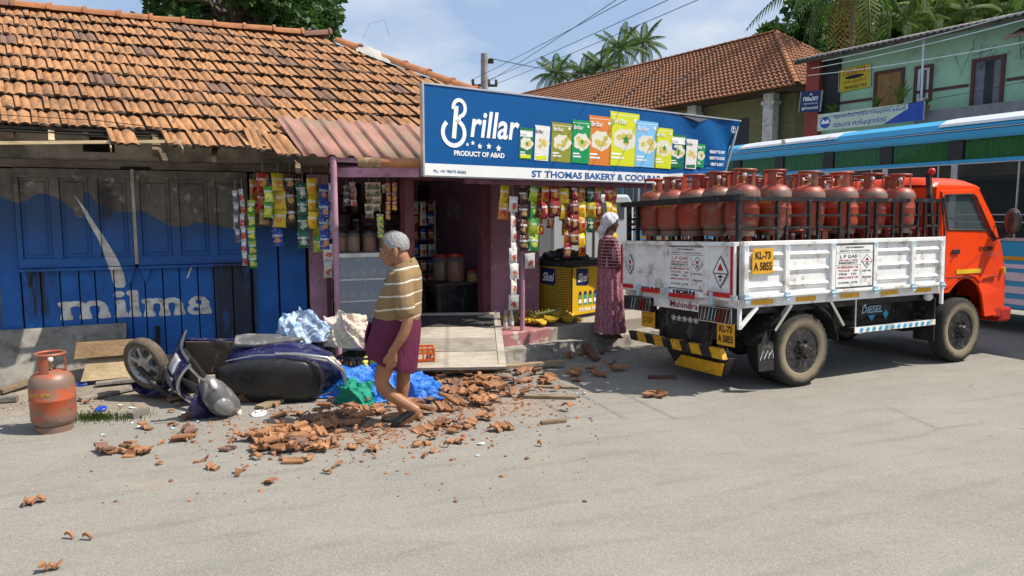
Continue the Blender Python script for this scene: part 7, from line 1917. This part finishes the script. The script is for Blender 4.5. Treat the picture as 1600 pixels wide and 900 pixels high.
# ------------------------------------------------------------------ shop goods: snack strips
def pack_material(name, base, c2, c3):
    t = NT('packet_' + name); x, y, z = t.xyz()
    r = t.rnd()
    c = t.mix(t.math('GREATER_THAN', t.math('ADD', z, t.math('MULTIPLY', x, .4)), .035), base, c2)
    d = t.math('SQRT', t.math('ADD', t.math('MULTIPLY', x, x), t.math('MULTIPLY', t.math('ADD', z, .02), t.math('ADD', z, .02))))
    kk = t.n.new('ShaderNodeCombineXYZ'); t.link(t.math('MULTIPLY', r, 40), kk.inputs[0]); av = t.n.new('ShaderNodeVectorMath'); t.link(t.co, av.inputs[0]); t.link(kk.outputs[0], av.inputs[1])
    c = t.mix(t.math('LESS_THAN', t.math('ADD', d, t.math('MULTIPLY', t.noise(30, 4, .6, vec=av.outputs[0]), .11)), .088), c, c3)
    c = t.mix(t.math('GREATER_THAN', t.noise(38, 3, .6, vec=av.outputs[0], off=(5, 5, 5)), .64), c, (.75, .72, .65))
    w = t.math('MULTIPLY', t.math('LESS_THAN', t.math('ABSOLUTE', t.math('SUBTRACT', z, .03)), .012), t.math('GREATER_THAN', t.noise(60, 2), .48))
    c = t.mix(w, c, (.8, .78, .72))
    c = t.mix(1.0, c, t.ramp(r, 0, 1, .75, 1.1), 'MULTIPLY')
    t.bump(t.noise(30, 4, .6), .5, .01)
    return t.done(c, .32, .1, .5)
PKS = {k: pack_material(k, *v) for k, v in {
    'yellow': ((.72, .5, .01), (.75, .55, .02), (.7, .25, .02)), 'red': ((.45, .02, .02), (.5, .05, .02), (.7, .4, .05)), 'green': ((.03, .25, .05), (.35, .5, .02), (.7, .65, .1)),
    'dkgreen': ((.01, .1, .05), (.02, .13, .07), (.5, .5, .4)), 'brown': ((.05, .025, .02), (.09, .03, .02), (.5, .3, .1)), 'blue': ((.02, .06, .35), (.02, .08, .4), (.6, .3, .1)),
    'white': ((.62, .6, .55), (.66, .65, .6), (.55, .08, .05)), 'silver': ((.35, .35, .36), (.5, .5, .5), (.1, .1, .12)), 'orange': ((.65, .2, .01), (.7, .35, .02), (.5, .03, .02)),
    'maroon': ((.2, .015, .03), (.3, .03, .03), (.6, .35, .1)), 'pink': ((.6, .08, .12), (.65, .4, .03), (.7, .6, .4)), 'beige': ((.5, .3, .16), (.55, .42, .26), (.08, .12, .05)), 'lime': ((.4, .55, .02), (.1, .4, .05), (.75, .7, .1))}.items()}
_pm = {}
def packet_mesh(style, w, h, fat):
    key = (style, round(w, 3), round(h, 3))
    if key in _pm: return _pm[key]
    b = MB()
    for s in (-1, 1):
        def fn(i, j):
            x, z = (i - .5), (j - .5)
            q = max(0, (1 - (2 * x) ** 4) * (1 - (2 * z / .86) ** 2)) if abs(z) < .43 else 0
            pin = 1 - .09 * (1 - abs(2 * z) ** 3) * 1.0
            return (x * w * pin, s * (fat * q ** .6 + .0015), z * h + (.004 if abs(z) > .49 and int(i * 8) % 2 else 0))
        b.grid(fn, 7, 8)
    me = b.mesh('packet', 70); me.materials.append(PKS[style]); _pm[key] = me
    return me
def strip(label, p, z1, style, w=.135, h=.185, fat=.022, rz=0.0, group='snack packets hung in strips at the shop front', seed=0, alt=None):
    """a hanging strip: packets one under another from p.z down to z1"""
    rnd = random.Random(seed + int(abs(p.x * 100)) + int(p.z * 77)); T = thing('snack_strip', label, 'snack strip', p, rz, group)
    n = max(1, int(round((p.z - z1) / h))); a = 0
    b = MB(); b.tube([(0, .004, .12), (0, .004, 0), (0, .004, -n * h)], .0025, 4); b.build('string', mat('string', (.4, .38, .33)), T)
    for k in range(n):
        st_ = alt if alt and k % 2 else style
        inst('packet', packet_mesh(st_, w, h, fat), T, (rnd.uniform(-.008, .008), rnd.uniform(-.012, .012), -h * (k + .5)), (R(rnd.uniform(-9, 9)), R(rnd.uniform(-4, 4)), R(rnd.uniform(-28, 28))))
    return T
for k, (u, v, z0, z1, stl, w, h, lb) in enumerate([
    (2.27, -.55, 2.0, 1.45, 'silver', .055, .14, 'narrow silver sachet strip hanging outermost left over the shutters'), (2.34, -.5, 2.02, 1.2, 'white', .055, .14, 'narrow white sachet strip next to the outermost silver one'),
    (2.43, -.52, 1.9, 1.2, 'green', .085, .15, 'green sachet strip hanging lowest over the shutter edge'), (2.56, -.5, 2.2, 1.76, 'red', .14, .2, 'red packet strip at the left of the bunch by the shutters'),
    (2.61, -.57, 2.05, 1.7, 'lime', .1, .17, 'short lime packet strip before the red packets'), (2.72, -.54, 2.2, 1.6, 'yellow', .15, .2, 'yellow packet strip in the bunch over the blue door'), (2.85, -.5, 2.2, 1.62, 'brown', .13, .185, 'dark brown packet strip right of the yellow ones'),
    (2.98, -.53, 2.1, 1.33, 'dkgreen', .135, .185, 'long dark green packet strip over the blue door'), (3.09, -.5, 2.15, 1.5, 'yellow', .135, .19, 'yellow packet strip beside the blue packets'), (3.21, -.53, 2.08, 1.38, 'blue', .135, .185, 'blue packet strip hanging before the pink pillar'),
    (3.32, -.5, 2.1, 1.5, 'silver', .1, .16, 'silver packet strip behind the thin pink post'), (3.26, -.42, 1.4, .98, 'white', .12, .2, 'white printed sheets hanging on the pink pillar'), (2.95, -.4, 2.2, 1.8, 'brown', .13, .185, 'dark packet strip tucked behind the green ones')]):
    strip(lb, FA(u, v, z0), z1, stl, w, h, rz=FA.a, seed=k, group='packet strips hung over the blue door')
for k, (u, v, z0, z1, stl, w, h, lb, alt) in enumerate([
    (.20, .25, 2.08, 1.68, 'yellow', .15, .2, 'orange and yellow packet strip hung highest left on the bakery pillar', 'orange'), (.30, .2, 1.95, 1.25, 'white', .12, .18, 'white packet strip beside the dark ones on the bakery pillar', None), (.29, .18, 1.35, .62, 'white', .13, .185, 'white packet strip with red print reaching lowest at the bakery post', None), (.43, .17, 2.05, 1.33, 'brown', .13, .185, 'black and yellow packet strip left of the bakery post', 'brown'),
    (.57, .16, 2.1, 1.3, 'lime', .145, .2, 'lime green packet strip hanging before the bakery post', 'green'), (.54, .17, 1.28, 1.08, 'white', .14, .19, 'single white packet under the lime strip', None), (.73, .22, 2.05, 1.5, 'red', .12, .185, 'red packet strip right of the lime packets', None), (.9, .22, 2.12, 1.65, 'maroon', .13, .185, 'maroon packet strip in the middle of the bakery front', None),
    (1.03, .22, 2.12, 1.75, 'silver', .12, .19, 'short silver packet strip between maroon ones', None), (1.14, .2, 2.1, 1.22, 'maroon', .12, .18, 'long maroon and yellow packet strip over the freezer', 'orange'), (1.32, .24, 2.12, 1.75, 'dkgreen', .15, .2, 'dark green packet strip over the freezer lid', None), (1.38, .2, 1.78, 1.2, 'orange', .13, .19, 'long orange packet strip hanging over the freezer', None),
    (1.5, .24, 2.15, 1.72, 'dkgreen', .14, .2, 'olive packet strip hanging behind the orange packets', None), (1.66, .22, 2.1, 1.62, 'orange', .13, .19, 'orange packet strip near the bakery strip end', None), (1.82, .2, 2.12, 1.65, 'pink', .15, .2, 'pink and yellow packet strip at the outer end near the woman', None)]):
    strip(lb, FB(u, v, z0), z1, stl, w, h, rz=FB.a, seed=40 + k, alt=alt, group='packet strips hung at the bakery front')
for k, (px, y0, y1, stl, w, h, lb) in enumerate([(541, 290, 320, 'silver', .07, .08, 'small silver sachets hung just right of the pink post'), (551, 285, 325, 'white', .08, .07, 'white edged sachet strip in the counter opening'), (576, 285, 338, 'beige', .1, .085, 'beige sachet sheet over the glass counter'), (588, 285, 332, 'beige', .1, .085, 'second beige sachet sheet over the glass counter'), (594, 335, 376, 'green', .09, .07, 'green sachet strip hanging above the jars'), (606, 285, 346, 'red', .06, .11, 'red sachet strip left of the door post'), (616, 285, 322, 'red', .06, .11, 'short red sachet strip by the door post'), (604, 288, 302, 'silver', .1, .1, 'silver packet bundle by the red sachets')]):
    a = at(px, y0, 8.55); strip(lb, a, at(px, y1, 8.55).z, stl, w, h, .008, rz=R(10), seed=80 + k, group='sachet strips in the counter opening')
# ------------------------------------------------------------------ glass counter, jars
GC = frame_thing('glass_counter', 'white framed glass display counter between the pink post and the door', 'counter', FA)
c0, c1, v0, v1 = 3.36, 4.16, -.40, .12
b = MB(); b.bb(c0 - .03, c1 + .03, v0 - .04, v1, 1.235, 1.285); b.build('top', M_CAPW, GC, bev=.006)
b = MB()
for u in (c0, c1 - .03): b.bb(u, u + .03, v0 - .02, v0 + .01, .42, 1.235); b.bb(u, u + .03, v1 - .03, v1, .42, 1.235)
for z in (.42, .70, .96): b.bb(c0, c1, v0 - .021, v1, z, z + .018)
b.build('frame', M_ALU, GC)
b = MB(); b.bb(c0 + .03, c1 - .03, v0 - .012, v0 - .008, .44, 1.233); b.build('pane', glass_mat('counter_glass', (.45, .55, .65), .32, .02), GC)
b = MB(); b.bb(c0, c1, v0, v1, .1, .42); b.build('base', mat('counter_base', (.2, .21, .22), .7), GC)
b = MB()
rnd = random.Random(2)
for z in (.438, .718, .978):
    for k in range(6): b.box((c0 + .1 + k * .12, -.18, z + .05), (.09, .2, rnd.uniform(.05, .11)))
_g = b.build('goods', mat('pastry', (.35, .25, .14), .8, var=.5, scale=12), GC); tag(_g, kind='stuff')
def jar(loc, r, h, m, lidm, label, group='jars of sweets and snacks'):
    J = thing('snack_jar', label, 'jar', loc, 0, group)
    b = MB(); b.lathe([(r * .95, 0), (r, .01), (r, h * .8), (r * .8, h * .9), (r * .78, h * .93)], 20); b.build('glass', glass_mat('jar_glass', (.5, .45, .4), .22, .05) if 'jg' not in _MC else _MC['jg'], J, smooth=40); _MC['jg'] = bpy.data.materials['jar_glass']
    b = MB(); b.lathe([(r * .9, .008), (r * .94, .02), (r * .93, h * .68), (r * .5, h * .74)], 16); b.build('filling', m, J, smooth=40)
    b = MB(); b.lathe([(r * .84, h * .9), (r * .84, h), (r * .8, h * 1.01)], 18); b.build('lid', lidm, J, smooth=40)
M_NUT = mat('nuts', (.42, .25, .1), .8, var=.7, scale=60, bump=1, bscale=90); M_RSW = mat('red_sweet', (.36, .12, .05), .8, var=.6, scale=50, bump=1, bscale=80); M_YSW = mat('yellow_sweet', (.5, .33, .06), .8, var=.6, scale=50, bump=1, bscale=80)
for u, m, lb in ((3.44, M_RSW, 'jar of red sweets at the post end of the counter'), (3.60, M_NUT, 'jar of nuts, second from the pink post on the counter'), (3.80, M_RSW, 'tall jar of red brown snacks in the middle of the counter'), (4.0, M_YSW, 'jar of yellow snacks nearest the man on the counter')):
    jar(FA(u, -.2, 1.285), .085, .26, m, M_BPL, lb)
M_LRED = mat('lid_red', (.55, .03, .03), .4)
for px, py, Y, r, h, m, lm, lb in ((690, 447, 9.9, .12, .36, M_NUT, M_LRED, 'red lidded biscuit jar deepest left inside the doorway'), (712, 447, 9.75, .13, .38, M_RSW, M_LRED, 'large red lidded biscuit jar in the middle of the doorway'), (741, 445, 9.7, .1, .16, M_YSW, M_LRED, 'short jar of orange snacks right inside the doorway')):
    p = at(px, py, Y); jar((p.x, p.y, .82), r, h, m, lm, lb)
p = at(712, 470, 9.85)
tb = thing('door_table', 'dark low table with jars just inside the bakery doorway', 'table', (p.x + .05, 9.85, .33), FB.a)
b = MB(); b.bb(-.5, .45, -.25, .25, .455, .49); b.build('top', M_DARKWOOD, tb)
for x in (-.47, .4):
    for y in (-.22, .2): b = MB(); b.bb(x, x + .05, y, y + .04, 0, .455); b.build('leg', M_DARKWOOD, tb)
b = MB(); b.bb(-.42, .4, -.2, -.19, .02, .44); b.build('front_panel', M_CRB, tb)
rnd = random.Random(14); lbn = 'small dim jar standing on the back shelves inside the bakery'
for z in (.98, 1.38, 1.75):
    for k in range(9):
        p = FB(-1.0 + k * .22 + rnd.uniform(-.03, .03), 3.75, z); jar(p, rnd.uniform(.06, .085), rnd.uniform(.16, .28), rnd.choice((M_NUT, M_RSW, M_YSW)), rnd.choice((M_LRED, M_BPL, M_CAPW)), lbn, 'jars on the back shelves')
rk = thing('snack_rack', 'wire rack of small bright packets standing inside the doorway', 'rack', FB(.3, 2.4, .33), FB.a)
b = MB()
for x in (-.2, .2): b.tube([(x, 0, 0), (x, 0, 1.6)], .01, 6)
for k in range(6): b.tube([(-.2, 0, .3 + k * .25), (.2, 0, .3 + k * .25)], .007, 5)
b.build('frame', M_SILVER, rk)
for k in range(6):
    for j in range(3): inst('packet', packet_mesh(rnd.choice(['blue', 'white', 'maroon', 'silver', 'red']), .11, .17, .02), rk, (-.13 + j * .13, -.02, .45 + k * .22 if k < 5 else 1.5), (0, 0, R(rnd.uniform(-15, 15))))
# ------------------------------------------------------------------ freezer
fz = thing('drinks_freezer', 'yellow drinks freezer with black lid standing at the open bakery end', 'freezer', FB(1.53, .56, .33), FB.a + R(10))
M_FY = mat('freezer_yellow', (.70, .42, .01), .4, var=.12, scale=4)
b = MB(); b.bb(0, .74, 0, .85, .05, .70); b.build('body', M_FY, fz, bev=.01)
b = MB(); b.bb(-.015, .755, -.015, .865, .70, .80); b.build('lid', M_BPL, fz, bev=.015)
b = MB(); b.bb(.02, .72, .02, .83, 0, .05); b.build('plinth', M_BPL, fz)
b = MB(); b.bb(-.006, .008, -.006, .008, .05, .70); b.build('corner_trim', M_BPL, fz)
mesh_m = NT('grid_print'); v = mesh_m.n.new('ShaderNodeTexBrick'); v.offset = 0; mesh_m.link(mesh_m.co, v.inputs[0])
x, y, z = mesh_m.xyz(); cbn = mesh_m.n.new('ShaderNodeCombineXYZ'); mesh_m.link(y, cbn.inputs[0]); mesh_m.link(z, cbn.inputs[1]); mesh_m.link(cbn.outputs[0], v.inputs[0])
v.inputs['Scale'].default_value = 9; v.inputs['Brick Width'].default_value = .3; v.inputs['Row Height'].default_value = .3; v.inputs['Mortar Size'].default_value = .035
v.inputs['Color1'].default_value = C(.6, .36, .01); v.inputs['Color2'].default_value = C(.55, .33, .01); v.inputs['Mortar'].default_value = C(.05, .04, .02)
b = MB(); b.bb(-.004, -.0005, .01, .84, .055, .695); b.build('grid_panel', mesh_m.done(v.outputs[0], .5), fz)
M_FN = mat('freezer_navy', (.01, .02, .1), .4, var=.1)
FX = lambda x, z, o=-.001: pm((x, o, z), (1, 0, 0), (0, 0, 1))
FY = lambda y, z, o=-.0045: pm((o, y, z), (0, -1, 0), (0, 0, 1))
flat([([(-.13, -.1), (.1, -.12), (.14, -.08), (.13, .11), (-.13, .13)], 0)], 'logo_patch', [M_FN], FX(.22, .56), fz); text('Skei', .2, M_PWHITE, FX(.22, .55, -.0035), fz, width=.21, height=.12, bold=.005, shear=.25)
flat([([(-.13, -.1), (.1, -.12), (.14, -.08), (.13, .11), (-.13, .13)], 0)], 'logo_patch', [M_FN], FY(.42, .56), fz); text('Skei', .2, M_PWHITE, FY(.42, .55, -.007), fz, width=.21, height=.12, bold=.005, shear=.25)
bt = []
for k in range(4):
    x0 = .12 + k * .11; bt += [(rect(x0, x0 + .075, .16, .30), k % 2), ([(x0, .30), (x0 + .075, .30), (x0 + .055, .35), (x0 + .02, .35)], 2), (rect(x0 + .005, x0 + .07, .19, .24), 3)]
flat(bt, 'bottle_print', [mat('bot_green', (.12, .3, .04)), mat('bot_teal', (.03, .3, .35)), M_FN, M_PWHITE], FX(.02, .02), fz, step=.0003)
text('ITS SKEI TIME', .06, M_PWHITE, FX(.37, .115, -.003), fz, width=.44, height=.045, bold=.002)
crumple('black_cover', 'crumpled black plastic cover lying on the freezer lid', 'cover', FB(1.75, .95, 1.13), (.3, .3, .1), M_BPL, 20, .3, .2)
# ------------------------------------------------------------------ bananas, bottles
M_BAN = mat('banana_skin', (.62, .40, .025), .5, var=.3, scale=14, dirt=((.12, .07, .02), .18, 22), rand=.25)
def banana_mesh(seed):
    r_ = random.Random(seed); pts, rad = [], []
    for k in range(9):
        t = k / 8; a = -.55 + 1.25 * t
        pts.append((.17 * math.sin(a) * 1.0, 0, .17 * (1 - math.cos(a)) * 1.1)); rad.append([.008, .011, .021, .026, .027, .026, .021, .011, .006][k])
    b = MB(); b.tube(pts, rad, 7); me = b.mesh('banana', 40); me.materials.append(M_BAN); return me
BNM = [banana_mesh(k) for k in range(2)]
rnd = random.Random(19)
for k, (px, py, n, lb) in enumerate(((850, 508, 15, 'banana bunch standing right behind the bakery post'), (880, 503, 20, 'brightest banana bunch lying before the freezer'), (828, 506, 13, 'banana bunch just left of the bakery post'), (806, 508, 10, 'banana bunch by the empty bottles'), (842, 486, 9, 'banana bunch lying behind the others at the wall'))):
    p = ground(px, py, .34); T = thing('banana_bunch', lb, 'bananas', (p.x, p.y + .05, .335), rnd.uniform(0, 6), 'banana bunches on the bakery step')
    b = MB(); b.tube([(-.02, 0, .03), (.0, .0, .15)], [.035, .025], 8); b.build('stalk', mat('stalk_green', (.16, .17, .05), .8), T, smooth=50)
    for q in range(n):
        h3 = 3 if n > 12 else 2; tr_ = q % h3; m_ = n // h3; i_ = q // h3 - (m_ - 1) / 2
        T2 = Matrix.Rotation(R(tr_ * 110 + 40 * k), 4, 'Z') @ Matrix.Translation((.10, i_ * .04, .06 + .035 * tr_ - .004 * i_ * i_)) @ Matrix.Rotation(R(i_ * 6), 4, 'Z') @ Matrix.Rotation(R(8 + rnd.uniform(-8, 8)), 4, 'Y') @ Matrix.Rotation(R(i_ * 7 + rnd.uniform(-6, 6)), 4, 'X')
        o = inst('banana', BNM[q % 2], T); o.matrix_local = T2
p = ground(852, 496, .45); b = MB(); b.tube([(p.x - .12, p.y + .1, .47), (p.x + .05, p.y + .12, .5), (p.x + .2, p.y + .1, .54)], [.024, .022, .018], 9); tag(b.build('banana_stalk', mat('stalk_green', (.16, .17, .05)), None, smooth=50), 'cut green banana stalk lying over the bunches', 'stalk')
for k, (px, py) in enumerate(((774, 517), (790, 517), (799, 515))):
    p = ground(px, py, .33); B_ = thing('glass_bottle', ['empty clear bottle nearest the doorway on the step', 'middle one of three empty bottles on the step', 'empty bottle nearest the bananas on the step'][k], 'bottle', (p.x, p.y + .04, .332), 0, 'empty bottles on the bakery step')
    b = MB(); b.lathe([(.03, 0), (.032, .01), (.032, .13), (.014, .19), (.013, .23), (.016, .235), (.016, .245)], 16); b.build('glass', glass_mat('bottle_glass', (.5, .52, .5), .35, .05) if 'btg' not in _MC else _MC['btg'], B_, smooth=40); _MC['btg'] = bpy.data.materials['bottle_glass']
    b = MB(); b.lathe([(.0325, .05), (.0325, .1)], 16, cap=False); b.build('label_band', M_CAPW, B_, smooth=40)
rnd = random.Random(51)
for k in range(9):
    u = 2.5 + k * .1 + rnd.uniform(-.03, .03); z0 = rnd.uniform(2.05, 2.22)
    strip('packet strip half hidden at the back of the blue door bunch, ' + al[k] + ' from the shutters', FA(u, -.3 + rnd.uniform(-.06, .06), z0), z0 - rnd.choice((.38, .57, .76)), rnd.choice(list(PKS)), .13, .19, rz=FA.a, seed=200 + k, group='packet strips at the back of the door bunch')
for k in range(8):
    u = .62 + k * .16 + rnd.uniform(-.03, .03); z0 = rnd.uniform(2.0, 2.12)
    strip('packet strip half hidden behind the bakery front row, ' + al[k] + ' from the post', FB(u, .42 + rnd.uniform(-.06, .06), z0), z0 - rnd.choice((.38, .57)), rnd.choice(['maroon', 'red', 'orange', 'dkgreen', 'brown', 'yellow']), .13, .19, rz=FB.a, seed=300 + k, group='packet strips behind the bakery front row')

for k in range(9):
    u = .72 + k * .145 + rnd.uniform(-.03, .03); z0 = rnd.uniform(2.02, 2.12); s_ = ['orange', 'red', 'yellow', 'maroon', 'orange', 'dkgreen', 'pink', 'red', 'orange'][k]
    strip('bright packet strip nearest the road in the bakery row, ' + al[k] + ' right of the post', FB(u, .12 + rnd.uniform(-.03, .03), z0), z0 - rnd.choice((.38, .57, .76)), s_, .14, .19, rz=FB.a, seed=400 + k, alt=rnd.choice((None, 'yellow', 'maroon')), group='packet strips filling the bakery front row')
